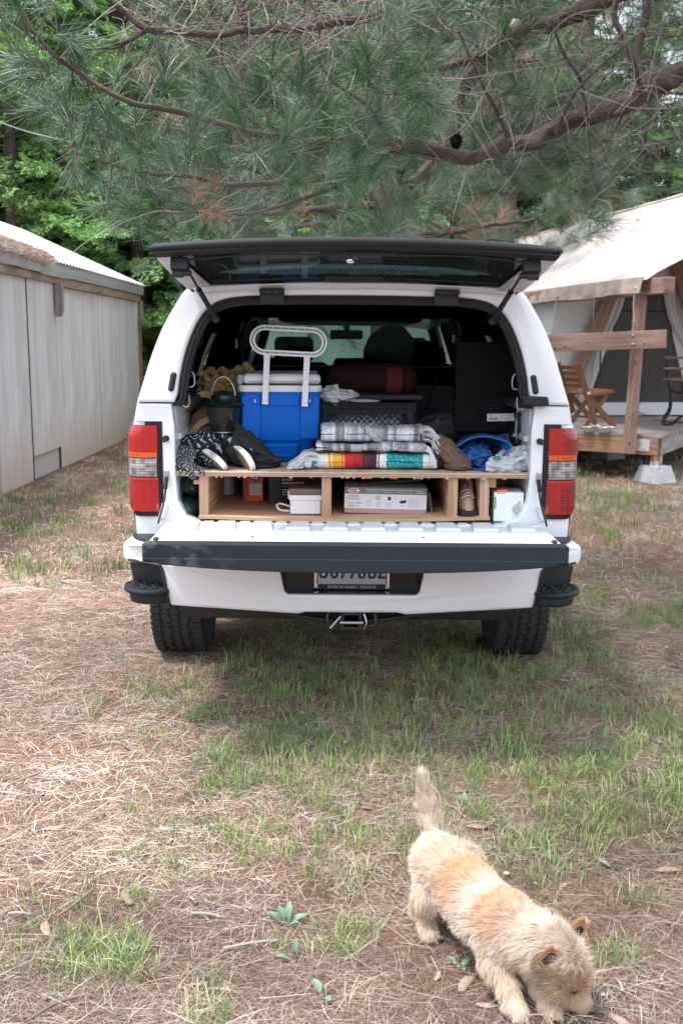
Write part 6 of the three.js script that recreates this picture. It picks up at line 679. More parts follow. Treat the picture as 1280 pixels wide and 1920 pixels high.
// ---------- what covers the ground ----------
{
  const strip = (pts, w, out) => { // narrow tapering blade through pts
    const c = new THREE.CatmullRomCurve3(pts), n = pts.length + 1; let prev; const P2 = [], ix = []; const a = rnd() * PI, wd = V(Math.cos(a), 0, Math.sin(a));
    for (let i = 0; i <= n; i++) { const p = c.getPoint(i / n), k = w / 2 * (i === n ? 0.08 : 1 - 0.55 * Math.pow(i / n, 2)); P2.push(p.x - wd.x * k, p.y, p.z - wd.z * k, p.x + wd.x * k, p.y + 0.0003, p.z + wd.z * k); if (i) { const m = i * 2; ix.push(m - 2, m - 1, m + 1, m - 2, m + 1, m); } }
    const g = new THREE.BufferGeometry(); g.setAttribute('position', new THREE.Float32BufferAttribute(P2, 3)); g.setIndex(ix); g.computeVertexNormals(); out.push(nz(g));
  };
  // fallen needles
  const q = rng(200), needles = (n, R, hMax, w) => { const o = []; for (let i = 0; i < n; i++) { const a = q() * 6.28, rad = R * Math.sqrt(q()), t = q() * 6.28, L = 0.045 + q() * 0.085, b = (q() - 0.5) * 0.016, x = Math.cos(a) * rad, z = Math.sin(a) * rad, y = q() * q() * hMax + 0.001, y2 = q() * q() * hMax + 0.001; strip([V(x, y, z), V(x + Math.cos(t) * L / 2 - Math.sin(t) * b, (y + y2) / 2 + 0.003 * q(), z + Math.sin(t) * L / 2 + Math.cos(t) * b), V(x + Math.cos(t) * L, y2, z + Math.sin(t) * L)], w, o); } return merge(o); };
  const place = (geos, mt, name, n, pick, tint, sc = [0.8, 1.3]) => { const L = geos.map(() => [[], []]); for (let i = 0; i < n; i++) { const p = pick(i); if (!p) continue; const k = Math.floor(q() * geos.length), s = rr(sc[0], sc[1], q) * (p.s ?? 1); L[k][0].push(M4([p.x, gy(p.x, p.z) + (p.y ?? 0), p.z], [(q() - 0.5) * 0.12, q() * 6.28, (q() - 0.5) * 0.12], [s, s * (p.h ?? 1), s])); L[k][1].push(lin(...tint(p))); } geos.forEach((g, k) => { if (L[k][0].length) inst(numbered(name), g, mt, L[k][0], null, L[k][1]); }); };
  const p0 = (v) => v * 3.3, inView = (D) => { const z = -D, half = D * 0.39 + 0.25; return [(q() * 2 - 1) * half, z]; };
  const mulch = [[0.32, 0.23, 0.175], [0.4, 0.325, 0.27], [0.23, 0.145, 0.105], [0.5, 0.43, 0.375], [0.14, 0.095, 0.075], [0.34, 0.2, 0.135], [0.45, 0.39, 0.335], [0.27, 0.155, 0.105], [0.11, 0.075, 0.06]];
  const nm = mat([1, 1, 1], 0.8);
  const nt = (p) => { const c = mulch[Math.floor(q() * mulch.length)], k = (0.35 + 1.0 * fbm(p.x * 0.9 + 3, p.z * 0.9 + 1, 4)) * (0.75 + 0.5 * vn(p.x * 6, p.z * 6, 0, 3)) * (q() < 0.25 ? 1.35 : 0.95) * 1.12 * (1 + 0.7 * sst(-0.1, -1.1, p.x) * sst(2.6, 3.6, -p.z)); return c.map((x) => x * k); };  // left-hand needles brightened: sunlight put into the colour, along with paler straw
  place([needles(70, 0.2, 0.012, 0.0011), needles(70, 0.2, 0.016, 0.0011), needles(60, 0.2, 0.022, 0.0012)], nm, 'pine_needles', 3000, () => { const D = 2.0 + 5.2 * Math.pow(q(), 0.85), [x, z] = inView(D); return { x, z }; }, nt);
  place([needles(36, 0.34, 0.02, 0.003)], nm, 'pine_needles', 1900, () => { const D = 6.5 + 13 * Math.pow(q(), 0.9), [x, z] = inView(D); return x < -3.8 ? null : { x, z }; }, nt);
  // grass
  const tuft = (n, R, h, w, lean) => { const o = []; for (let i = 0; i < n; i++) { const a = q() * 6.28, r0 = R * Math.sqrt(q()), x = Math.cos(a) * r0, z = Math.sin(a) * r0, b = q() * 6.28, l = lean * q(), H = h * rr(0.45, 1.1, q); strip([V(x, -0.004, z), V(x + Math.cos(b) * l * 0.25, H * 0.6, z + Math.sin(b) * l * 0.25), V(x + Math.cos(b) * l, H, z + Math.sin(b) * l)], w, o); } return merge(o); };
  const greens = [[0.145, 0.215, 0.05], [0.19, 0.26, 0.075], [0.235, 0.275, 0.1], [0.125, 0.18, 0.06], [0.3, 0.31, 0.15], [0.175, 0.23, 0.12]];
  const gt = (p) => { const c = greens[Math.floor(q() * greens.length)], k = 0.8 + 0.5 * q(); return c.map((x) => x * k); };
  const gm = mat([1, 1, 1], 0.6), near = [tuft(16, 0.03, 0.06, 0.0026, 0.055), tuft(10, 0.03, 0.075, 0.0028, 0.06), tuft(16, 0.06, 0.05, 0.0024, 0.06), tuft(8, 0.02, 0.07, 0.0034, 0.045), tuft(14, 0.07, 0.042, 0.0024, 0.07)];
  const free = (x, z) => !(z < -5.2 && z > -9 && Math.abs(Math.abs(x - 0.048) - 0.92) < 0.17) && x > -3.7;
  place(near, gm, 'grass', 12500, () => { const D = 2.1 + 5.4 * Math.pow(q(), 0.8), [x, z] = inView(D), w = grassiness(x, z); return q() < w * w * (w > 0.45 ? 0.9 : 0.75) * (0.35 + 1.1 * vn(p0(x), p0(z), 0, 77)) && free(x, z) ? { x, z, h: rr(0.7, 1.25, q), s: 0.75 + 0.35 * w } : null; }, gt, [0.7, 1.25]);
  place([tuft(22, 0.08, 0.09, 0.006, 0.06), tuft(16, 0.06, 0.13, 0.006, 0.08)], gm, 'grass', 7000, () => { const D = 7 + 14 * Math.pow(q(), 0.8), [x, z] = inView(D), w = grassiness(x, z); return q() < w * w * 1.3 && free(x, z) && x < 3.4 ? { x, z } : null; }, gt);
  place([tuft(26, 0.1, 0.22, 0.008, 0.12)], gm, 'grass', 2600, () => { const z = -18.5 - q() * 9, x = -16 + q() * 26; return x < 2 && (x > -3.4 || z < -19.6) ? { x, z } : null; }, (p) => gt(p).map((x, i) => x * [1.2, 1.15, 1.1][i]), [0.8, 1.5]);
  // dry straw among it
  const straw = (p) => { const k = 0.75 + 0.5 * q(); return [0.5 * k, 0.415 * k, 0.29 * k]; };
  place([tuft(10, 0.04, 0.055, 0.0015, 0.08), tuft(14, 0.06, 0.04, 0.0014, 0.09)], gm, 'dry_grass', 1300, () => { const D = 2.1 + 6 * Math.pow(q(), 0.85), [x, z] = inView(D), w = 0.35 + 0.5 * grassiness(x, z) - 0.3 * sst(0.9, 1.6, x); return q() < w && free(x, z) ? { x, z } : null; }, straw);
  place([tuft(14, 0.1, 0.06, 0.004, 0.12)], gm, 'dry_grass', 2400, () => { const D = 7 + 12 * q(), [x, z] = inView(D); return free(x, z) ? { x, z } : null; }, straw);
  // taller tufts that the photograph shows on their own patch
  const spots = [[200, 1800, 26, 0.13], [175, 1790, 16, 0.12], [490, 1600, 12, 0.11], [355, 1630, 9, 0.1], [670, 1640, 5, 0.09], [265, 1610, 5, 0.09], [645, 1760, 14, 0.12], [380, 1895, 16, 0.09], [250, 1690, 7, 0.08], [1140, 1790, 12, 0.1], [1200, 1680, 10, 0.08], [95, 1100, 10, 0.12], [60, 1000, 16, 0.12], [110, 920, 10, 0.1], [200, 880, 8, 0.1], [35, 1060, 8, 0.14], [180, 990, 10, 0.1], [550, 1310, 12, 0.1], [720, 1400, 14, 0.1], [960, 1410, 14, 0.1], [860, 1370, 12, 0.1], [1240, 1480, 12, 0.13], [430, 1420, 12, 0.11], [590, 1500, 10, 0.1], [440, 1470, 9, 0.1]], list = [];
  for (const [x, y, n, h] of spots) { const c = ground(x, y); for (let i = 0; i < n; i++) list.push({ x: c.x + (q() - 0.5) * h * 1.6, z: c.z + (q() - 0.5) * h * 1.4, s: h / 0.105, h: rr(0.8, 1.2, q) }); }
  place(near, gm, 'grass', list.length, (i) => list[i], (p) => gt(p).map((x) => x * 1.25), [0.75, 1.1]);
  // small pale litter: petals, bark scraps
  const chip = [blob(7, (v) => V(v.x * 0.011, v.y * 0.003 + 0.003, v.z * 0.008), 3, 0.2, 2), blob(7, (v) => V(v.x * 0.007, v.y * 0.004 + 0.003, v.z * 0.006), 5, 0.2, 2)];
  place(chip, nm, 'pale_litter', 80, () => { const D = 2.1 + 6 * Math.pow(q(), 0.8), [x, z] = inView(D); return { x, z, y: 0.01 }; }, () => { const k = q(); return k < 0.6 ? [0.42, 0.4, 0.37] : k < 0.8 ? [0.35, 0.27, 0.22] : [0.45, 0.42, 0.4]; }, [0.6, 1.5]);
  const bark = [blob(8, (v) => V(v.x * 0.03, v.y * 0.004 + 0.004, v.z * 0.012), 8, 0.3, 2), merge([tube([V(-0.07, 0.006, 0), V(0, 0.012, 0.008), V(0.08, 0.006, -0.004)], 0.0035, 5)])];
  place(bark, nm, 'bark_scraps', 260, () => { const D = 2.1 + 6 * Math.pow(q(), 0.8), [x, z] = inView(D); return { x, z, y: 0.006 }; }, () => { const k = 0.5 + q(); return [0.24 * k, 0.16 * k, 0.125 * k]; }, [0.4, 1.3]);
  const twig = (label, x, y, L, a) => { const c = ground(x, y), d = V(Math.cos(a) * L / 2, 0, Math.sin(a) * L / 2); single('twig', label, 'twig', [tube([d.clone().negate().add(V(0, 0.012, 0)), V(0, 0.022, 0.008), d.clone().add(V(0, 0.014, 0))], 0.0045, 7), tube([V(0.01, 0.02, 0), V(L * 0.15, 0.028, 0.03)], 0.002, 5)], mat([0.3, 0.25, 0.23], 0.9), [c.x, gy(c.x, c.z), c.z]); };
  twig('grey dry twig lying at the far lower left of the ground', 38, 1722, 0.07, 0.1); twig('grey stick with dark underside lying left of the leafy weed', 385, 1718, 0.09, 0.2); twig('short pale stick lying just above the grey stick at left', 362, 1690, 0.05, 1.0); twig('tan bark stick lying below the leafy weed', 470, 1775, 0.16, -0.25); twig('reddish stick standing in the grass beside the dog nose', 1160, 1850, 0.06, 1.5);
  // broad-leaved weeds
  const leafG = (L, W2) => slab(8, 12, (u, v) => { const x = (u - 0.5) * 2, w = W2 * Math.pow(Math.sin(PI * Math.pow(v, 0.8) * 0.96 + 0.06), 0.8); return V(x * w, 0.18 * L * Math.sin(v * 2.2) + Math.abs(x) * w * 0.35, v * L); }, 0.0008), leafM = mat([0.15, 0.235, 0.145], 0.6), stemM = mat([0.17, 0.2, 0.08], 0.7);
  const weed = (label, x, y, leaves) => { const c = ground(x, y), w = thing('weed', label, 'weed', [c.x, gy(c.x, c.z) + 0.008, c.z]); for (const [a, L, W2, up] of leaves) { const g = leafG(L, W2); mv(g, [0, 0, 0.012], [-up, 0, 0]); part('leaf', mv(g, [0, 0, 0], [0, a, 0]), leafM, w); } part('stem', tube([V(0, -0.01, 0), V(0.002, 0.012, 0), V(0, 0.024, 0.004)], 0.003, 6), stemM, w); };
  weed('broad-leaved weed with six grey-green leaves in the needle litter', 536, 1732, [[1.9, 0.062, 0.013, 0.15], [2.9, 0.06, 0.012, 0.8], [-1.75, 0.055, 0.014, 0.5], [-2.4, 0.05, 0.014, 0.9], [1.2, 0.035, 0.008, 0.3], [2.4, 0.05, 0.008, 1.1]]);
  weed('small two-leaved weed just below the broad-leaved weed', 552, 1800, [[3.0, 0.055, 0.009, 1.2], [-1.4, 0.045, 0.009, 0.2]]);
  weed('low pale green weed lying in the litter near the bottom edge', 605, 1868, [[-2.5, 0.04, 0.012, 0.4], [0.5, 0.03, 0.012, 0.1]]);
  weed('single grey-green leaf lying right of the dog', 1150, 1628, [[-2.0, 0.045, 0.011, 0.2]]); weed('small round-leaved weed right of the upright tail', 868, 1512, [[2.9, 0.045, 0.012, 0.9], [-2.6, 0.035, 0.012, 0.8]]); weed('low dark green weed between the legs of the dog', 860, 1812, [[0.3, 0.03, 0.009, 0.3], [2, 0.03, 0.01, 0.3], [4, 0.03, 0.01, 0.4]]);
}

// ---------- trees ----------
{
  const q = rng(900), bark = mat(null, 0.95, { map: tex(256, 256, (u, v) => { const a = fbm(u * 6, v * 14, 4, 0, 11), b = fbm(u * 26, v * 40, 3, 0, 12); return [0, 1, 2].map((i) => lerp([0.035, 0.025, 0.021][i], [0.16, 0.12, 0.105][i], clamp(a * 0.9 + b * 0.5 - 0.25))); }), bumpMap: T.rough, bumpScale: 0.01 }), twigM = mat([0.12, 0.09, 0.078], 0.9), paleTwig = mat([0.3, 0.255, 0.23], 0.9);
  const tuftG = (n, Lm, wid, spread) => { const P2 = [], N2 = [], C2 = [], ix = []; for (let i = 0; i < n; i++) { const a = q() * 6.283, th = 0.12 + spread * Math.pow(q(), 0.8), s = q() * 0.13, L = Lm * rr(0.7, 1.15, q), d = V(Math.sin(th) * Math.cos(a), Math.cos(th), Math.sin(th) * Math.sin(a)), w = V(q() - 0.5, q() - 0.5, q() - 0.5).cross(d).normalize(), p = V(0, s, 0), b = P2.length / 3, bend = V((q() - 0.5) * 0.5, -0.16, (q() - 0.5) * 0.5); for (let k = 0; k < 3; k++) { const t = k / 2, ww = wid / 2 * (1 - 0.75 * t * t); for (const sgn of [-1, 1]) { P2.push(p.x + w.x * ww * sgn, p.y + w.y * ww * sgn, p.z + w.z * ww * sgn); } p.addScaledVector(d.clone().addScaledVector(bend, t).normalize(), L / 2); } ix.push(b, b + 1, b + 3, b, b + 3, b + 2, b + 2, b + 3, b + 5, b + 2, b + 5, b + 4); } const g = new THREE.BufferGeometry(); g.setAttribute('position', new THREE.Float32BufferAttribute(P2, 3)); g.setIndex(ix); g.computeVertexNormals(); return nz(g); };
  const up = V(0, 1, 0), turnTo = (p, d, s) => { const Q2 = new THREE.Quaternion().setFromUnitVectors(up, d.clone().normalize()).multiply(new THREE.Quaternion().setFromAxisAngle(up, q() * 6.28)); return new THREE.Matrix4().compose(p, Q2, V(s, s, s)); };
  const needleM = mat([1, 1, 1], 0.4), kinds = [tuftG(110, 0.15, 0.002, 0.85), tuftG(120, 0.14, 0.002, 1.15), tuftG(95, 0.16, 0.002, 0.65), tuftG(110, 0.13, 0.002, 1.5)], needleC = () => { const c = [[0.065, 0.12, 0.065], [0.055, 0.115, 0.045], [0.1, 0.145, 0.1], [0.05, 0.115, 0.035], [0.15, 0.2, 0.14], [0.09, 0.145, 0.08]][Math.floor(q() * 6)], k = 0.8 + 0.55 * q(); return lin(c[0] * k, c[1] * k, c[2] * k); }, deadC = () => { const k = 0.7 + 0.6 * q(); return lin(0.3 * k, 0.175 * k, 0.11 * k); };
  // a crown: limbs, then twigs that join every tuft to the nearest wood
  function grow(tree, limbs, tufts, deadTwigs, wob = 0.06) {
    const nodes = [], wood = [], twigs = [], pale = [], sets = kinds.map(() => [[], []]);
    limbs.forEach(([pts, r0, r1, name]) => { const c = new THREE.CatmullRomCurve3(pts), L = c.getLength(), n = Math.max(8, Math.round(L / 0.12)), w = pts.length > 2 ? [] : null; const P2 = c.getSpacedPoints(n).map((p, i) => { const k = Math.min(1, i / 3) * r0 * 0.5; return p.add(V((vn(i * 0.7, 1, 0, pts.length) - 0.5) * k, (vn(i * 0.7, 5, 0, 3) - 0.5) * k, (vn(i * 0.7, 9, 0, 4) - 0.5) * k)); }); nodes.push(...P2); const lg = tube(P2, r0, r0 > 0.04 ? 16 : 9, n * 3, (t) => lerp(1, r1 / r0, t)); if (r0 > 0.04) { const p = lg.attributes.position; for (let i = 0; i < p.count; i++) { const x = p.getX(i), y = p.getY(i), z = p.getZ(i), k = r0 * 0.14; p.setXYZ(i, x + k * n3(x * 14, y * 14, z * 14, 1), y + k * n3(x * 14, y * 14, z * 14, 2), z + k * n3(x * 14, y * 14, z * 14, 3)); } lg.computeVertexNormals(); } part('limb', lg, bark, tree); });
    const limbN = nodes.length, near = (p) => { let b = 0, m = 1e9; for (let i = 0; i < nodes.length; i++) { const d = nodes[i].distanceToSquared(p); if (d < m) { m = d; b = i; } } return [nodes[b], Math.sqrt(m)]; };
    tufts.map((t) => ({ ...t, d: near(t.p)[1] })).sort((a, b) => a.d - b.d).forEach((t) => {
      const [n0, d] = near(t.p), m1 = n0.clone().lerp(t.p, 0.4).add(V((q() - 0.5) * wob, -0.1 * d + (q() - 0.5) * wob, (q() - 0.5) * wob)), pts = [n0, m1, t.p];
      if (d < 2.6) twigs.push(tube(pts, 0.0035 + Math.min(0.008, d * 0.006), 5, 6, (k) => 1 - 0.55 * k)); for (let k = 1; k <= 3; k++) nodes.push(n0.clone().lerp(m1, k / 3)); nodes.push(m1.clone().lerp(t.p, 0.5));
      const dir = t.p.clone().sub(m1).normalize().multiplyScalar(0.7).add(V((q() - 0.5) * 0.5, 0.55 - (q() < 0.3 ? 0.9 : 0), (q() - 0.5) * 0.5)), k = Math.floor(q() * kinds.length), s = rr(0.85, 1.45, q) * (t.s ?? 1); sets[k][0].push(turnTo(t.p, dir, s)); sets[k][1].push(t.dead ? deadC() : needleC());
    });
    for (let i = 0; i < deadTwigs.n; i++) { // bare curling twigs
      const p = deadTwigs.from ? deadTwigs.from(i, nodes, limbN) : nodes[Math.floor(q() * limbN)].clone(); if (!p) continue; const d = V(q() - 0.5, q() - 0.55, q() - 0.5).normalize(), pts = [p.clone()], c = V(q() - 0.5, q() - 0.5, q() - 0.5).multiplyScalar(1.1); const n = 4 + Math.floor(q() * 5), st = rr(0.05, 0.13, q); for (let k = 0; k < n; k++) { d.add(c.clone().multiplyScalar(0.5)).add(V(q() - 0.5, q() - 0.5, q() - 0.5).multiplyScalar(0.5)).normalize(); p.addScaledVector(d, st); pts.push(p.clone()); } if (pts.some((v) => { const [x, y] = toPx(v); return x > 800 && y > 447 - Math.max(0, x - 850) * 0.19 - 8; })) continue; (q() < 0.45 ? pale : twigs).push(tube(pts, rr(0.0014, 0.0042, q), 5, n * 3, (k) => 1 - 0.7 * k));
      if (q() < 0.6) { const b = pts[2], e = b.clone().add(V(q() - 0.5, q() - 0.7, q() - 0.5).multiplyScalar(0.4)); pale.push(tube([b, b.clone().lerp(e, 0.5).add(V(0.03, 0.03, 0)), e], 0.002, 4, 6)); }
    }
    if (twigs.length) stuff(part('twig', twigs, twigM, tree)); if (pale.length) stuff(part('bare_twig', pale, paleTwig, tree));
    kinds.forEach((g, k) => { if (sets[k][0].length) inst('crown', g, needleM, sets[k][0], tree, sets[k][1]); });
  }
  const toPx = (p) => { const D = -p.z, k = at(640, 960, D), ev = Math.atan2(p.y - EYE, D) + PITCH; return [640 + p.x / (D * Math.cos(PITCH) - (p.y - EYE) * Math.sin(PITCH)) * FPX, 960 - Math.tan(ev) * FPX]; };
  const A = (...l) => l.map(([x, y, D]) => at(x, y, D));
  {
    const TX = 5.0, TZ = -7.4, t = thing('pine_tree', 'big long-needled pine whose low limbs reach across above the truck', 'pine tree'), tr = (y, a = 0) => V(TX + 0.1 * Math.sin(y), y, TZ + a);
    part('trunk', tube([V(TX, -0.1, TZ), V(TX + 0.08, 2, TZ), V(TX, 5, TZ), V(TX - 0.05, 9, TZ), V(TX, 14, TZ)], 0.32, 18, 60, (k) => 1.15 - 0.95 * k), bark, t);
    const limbs = [
      [[tr(4.3), ...A([1480, 40, 6.7], [1280, 132, 6.2], [1180, 190, 6.0], [1070, 238, 5.85], [960, 273, 5.7], [860, 290, 5.6], [750, 293, 5.5], [690, 315, 5.4], [620, 355, 5.2])], 0.125, 0.02],
      [[tr(5.2), ...A([1330, -110, 7.0], [1130, 3, 6.8], [1040, 44, 6.7], [965, 72, 6.6], [915, 108, 6.6], [862, 180, 6.5], [846, 250, 6.4], [800, 325, 6.3], [770, 345, 6.2])], 0.095, 0.035], [A([930, 92, 6.6], [885, 110, 6.5], [840, 125, 6.4], [775, 130, 6.2], [735, 137, 6.0]), 0.034, 0.008],
      [[tr(5.0), ...A([1100, -170, 6.4], [900, -90, 5.9], [770, -15, 5.5], [690, 33, 5.3], [600, 52, 5.2], [480, 58, 5.1], [380, 64, 5.0], [285, 52, 4.9], [245, 30, 4.9], [195, -10, 4.8])], 0.05, 0.014], [A([285, 52, 4.9], [235, 78, 4.9], [160, 92, 4.8], [115, 80, 4.8], [105, 10, 4.8]), 0.009, 0.004], [A([285, 52, 4.9], [215, 90, 4.9], [170, 85, 4.8]), 0.009, 0.003],
      [A([860, 290, 5.6], [700, 262, 5.3], [560, 262, 5.1], [455, 244, 4.9], [380, 224, 4.8], [310, 205, 4.7], [235, 188, 4.6], [175, 150, 4.6], [90, 90, 4.5], [40, 20, 4.5]), 0.026, 0.008], [A([690, 315, 5.4], [600, 335, 5.2], [520, 342, 5.1], [440, 346, 5.0], [350, 330, 4.9], [250, 320, 4.8], [150, 290, 4.7]), 0.022, 0.005], [A([620, 355, 5.2], [560, 375, 5.1], [470, 400, 5.0], [380, 398, 4.9], [300, 400, 4.8]), 0.012, 0.004],
      [A([1245, -120, 5.8], [1150, 10, 5.8], [1165, 60, 5.8], [1195, 140, 5.8], [1202, 180, 5.9]), 0.02, 0.014], [A([1215, -60, 6.4], [1205, 50, 6.3], [1192, 110, 6.2], [1203, 150, 6.1]), 0.028, 0.02], [A([1100, 215, 5.85], [1085, 150, 5.8], [1050, 90, 5.7], [1035, 40, 5.6]), 0.014, 0.006], [A([1040, 250, 5.8], [1080, 170, 5.7], [1140, 110, 5.6], [1200, 60, 5.5]), 0.01, 0.004], [A([960, 273, 5.7], [920, 190, 5.6], [890, 130, 5.5], [860, 60, 5.4]), 0.012, 0.005], [A([750, 293, 5.5], [690, 200, 5.3], [620, 150, 5.2], [590, 100, 5.1]), 0.012, 0.005], [A([1180, 190, 6.0], [1140, 270, 5.8], [1118, 350, 5.6], [1106, 402, 5.5]), 0.007, 0.0035],
    ];
    for (let i = 0; i < 17; i++) { const h = 4.9 + i * 0.5, a = 2.4 + i * 2.4, L = 5.2 - i * 0.16, d = V(Math.cos(a), 0.1 + 0.05 * (i % 3), Math.sin(a)); if (d.x > 0.55) continue; const base = tr(h), e = base.clone().addScaledVector(d, L), lowest = 1.74 + 0.36 * Math.max(0, -e.z) + 0.5; if (e.y < lowest && e.x > -0.42 * -e.z && e.z < 0) e.y = lowest + 0.3; limbs.push([[base, base.clone().lerp(e, 0.5).add(V(0, 0.25, 0)), e], 0.07, 0.012]); }
    const tufts = [], leftEdge = (y) => { const k = [[-60, -10], [60, 20], [130, 35], [200, 60], [260, 105], [330, 130], [370, 190], [410, 215], [450, 265]]; for (let i = 0; i + 1 < k.length; i++) if (y < k[i + 1][0]) return lerp(k[i][1], k[i + 1][1], (y - k[i][0]) / (k[i + 1][0] - k[i][0])); return 300; };
    const tentLine = (x) => 447 - Math.max(0, x - 850) * 0.19;
    const cluster = (c, n, R, sc) => { for (let k = 0; k < n; k++) tufts.push({ p: c.clone().add(V((q() - 0.5) * 2 * R, (q() - 0.5) * 1.5 * R, (q() - 0.5) * 2 * R)), s: sc }); };
    for (let i = 0, m = 0; i < 900 && m < 46; i++) { const x = rr(-20, 780, q), y = rr(-60, 440, q); if (x < leftEdge(y) + 45 || (y < 150 && x > 170 && x < 680 && q() < 0.85) || (y < 90 && x > 80 && x < 300)) continue; m++; cluster(at(x, y, rr(4.6, 6.0, q)), 4 + Math.floor(q() * 5), 0.17, 0.95); }
    for (const [x, y, D] of [[45, 40, 4.4], [75, 30, 4.5], [60, 75, 4.45], [95, 65, 4.5], [30, 15, 4.4], [85, 10, 4.5], [110, 45, 4.6], [20, 60, 4.4], [70, 105, 4.5], [88, 148, 4.5], [100, 140, 4.5], [178, 190, 4.6], [130, 108, 4.6], [150, 128, 4.7], [135, 265, 4.7], [150, 300, 4.7], [310, 185, 4.7], [215, 160, 4.7]]) tufts.push({ p: at(x, y, D), s: 1.0 });
    for (let i = 0, m = 0; i < 400 && m < 40; i++) { const x = rr(700, 1330, q), y = rr(-60, 430, q); if (y > tentLine(x) - 80 || (x > 1000 && y < 200 && q() < 0.7)) continue; m++; cluster(at(x, y, rr(6.3, 7.9, q)), 4 + Math.floor(q() * 4), 0.2, 1); }
    for (let i = 0; i < 100; i++) { const x = rr(240, 1330, q), y = rr(-60, 445, q); if ((y < 150 && x < 660) || y > tentLine(x) - 55) continue; tufts.push({ p: at(x, y, rr(6.5, 9.5, q)), s: 1.1 }); }
    for (const [x, y, D] of [[1103, 410, 5.5], [1112, 395, 5.5], [925, 185, 5.5], [1010, 195, 5.6], [965, 195, 5.5], [560, 300, 5]]) tufts.push({ p: at(x, y, D), s: 0.8 });
    for (const [x, y, D] of [[362, 385, 4.8], [370, 395, 4.85], [395, 370, 4.9], [858, 405, 6], [855, 418, 6], [930, 418, 6.2], [330, 240, 6], [345, 246, 6.1], [915, 220, 7]]) tufts.push({ p: at(x, y, D), s: 0.8, dead: true });
    for (let i = 0; i < 5200; i++) { const p = V(i < 2400 ? rr(-0.2, 4, q) : rr(0.1, 8.5, q), rr(3.4, 11, q), rr(-11, 1.2, q)); if (p.y < 1.74 + 0.345 * Math.max(0, -p.z) + 0.25 || Math.hypot(p.x - TX, p.z - TZ) > 6.6 - 0.25 * (p.y - 4) || n3(p.x * 0.9, p.y * 0.9, p.z * 0.9, 3) < -0.12) continue; tufts.push({ p, s: 1.9 }); }
    grow(t, limbs, tufts, { n: 760, from: (i, nodes, n) => { if (i < 230) { const p = at(rr(250, 700, q), rr(-20, 75, q), rr(4.9, 5.6, q)); return p; } if (i < 520) return at(rr(690, 1290, q), rr(-20, 400, q), rr(5.3, 7.5, q)).setY(Math.max(2.9, 0)).copy(at(rr(690, 1290, q), rr(-20, 330, q), rr(5.3, 7.5, q))); return nodes[Math.floor(q() * n)].clone(); } });
    const coneG = (p) => Array.from({ length: 40 }, (_, i) => { const k = i / 40, a = i * 2.4; return mv(nz(new THREE.SphereGeometry(0.012, 6, 4)), [p.x + Math.cos(a) * 0.026 * Math.sin(k * 2.7 + 0.3), p.y - k * 0.085, p.z + Math.sin(a) * 0.026 * Math.sin(k * 2.7 + 0.3)], [0, 0, 0], [1, 0.7, 1]); });
    for (const [x, y, D] of [[668, 306, 5.3], [855, 248, 5.6]]) part('cone', coneG(at(x, y, D)), M.dark, t);
    part('broken_stub', blob(16, (v) => at(965, 48, 6.62).add(v.multiplyScalar(0.035)), 7, 0.25, 2), mat([0.6, 0.5, 0.42], 0.9), t);
  }
  // firs beyond the shed
  const sprayG = (() => { const P2 = [], C2 = [], ix = []; const leaf = (p, d, n, L, w, tip) => { const b = P2.length / 3, s = d.clone().cross(n).normalize(), m = p.clone().addScaledVector(d, L * 0.5), e = p.clone().addScaledVector(d, L).addScaledVector(n, -L * 0.12); for (const [v, k] of [[p, 0.35], [m.clone().addScaledVector(s, w), 0.8], [e, 1], [m.clone().addScaledVector(s, -w), 0.8]]) { P2.push(v.x, v.y, v.z); const t = clamp(tip * k); C2.push(lerp(0.09, 0.32, t), lerp(0.18, 0.48, t), lerp(0.06, 0.15, t)); } ix.push(b, b + 1, b + 2, b, b + 2, b + 3); };
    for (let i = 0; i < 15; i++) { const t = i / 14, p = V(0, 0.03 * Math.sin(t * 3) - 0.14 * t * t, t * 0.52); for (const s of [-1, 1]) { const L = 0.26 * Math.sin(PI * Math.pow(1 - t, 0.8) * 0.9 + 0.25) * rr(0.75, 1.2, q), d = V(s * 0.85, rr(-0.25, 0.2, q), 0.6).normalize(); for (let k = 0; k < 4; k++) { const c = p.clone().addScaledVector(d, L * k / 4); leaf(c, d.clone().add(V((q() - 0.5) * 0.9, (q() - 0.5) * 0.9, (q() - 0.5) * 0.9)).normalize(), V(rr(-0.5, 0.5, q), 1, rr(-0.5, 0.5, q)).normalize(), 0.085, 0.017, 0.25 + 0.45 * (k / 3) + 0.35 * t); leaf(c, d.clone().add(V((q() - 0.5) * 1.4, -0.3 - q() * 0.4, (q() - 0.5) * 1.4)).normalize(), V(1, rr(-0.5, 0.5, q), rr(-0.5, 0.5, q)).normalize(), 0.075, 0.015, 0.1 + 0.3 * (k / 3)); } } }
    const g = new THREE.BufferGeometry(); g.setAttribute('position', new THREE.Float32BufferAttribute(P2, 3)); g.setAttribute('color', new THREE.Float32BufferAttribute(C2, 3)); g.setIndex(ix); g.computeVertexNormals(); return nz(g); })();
  const firM = mat([1, 1, 1], 0.7, { vertexColors: true, transmission: 0.3, thickness: 0 });
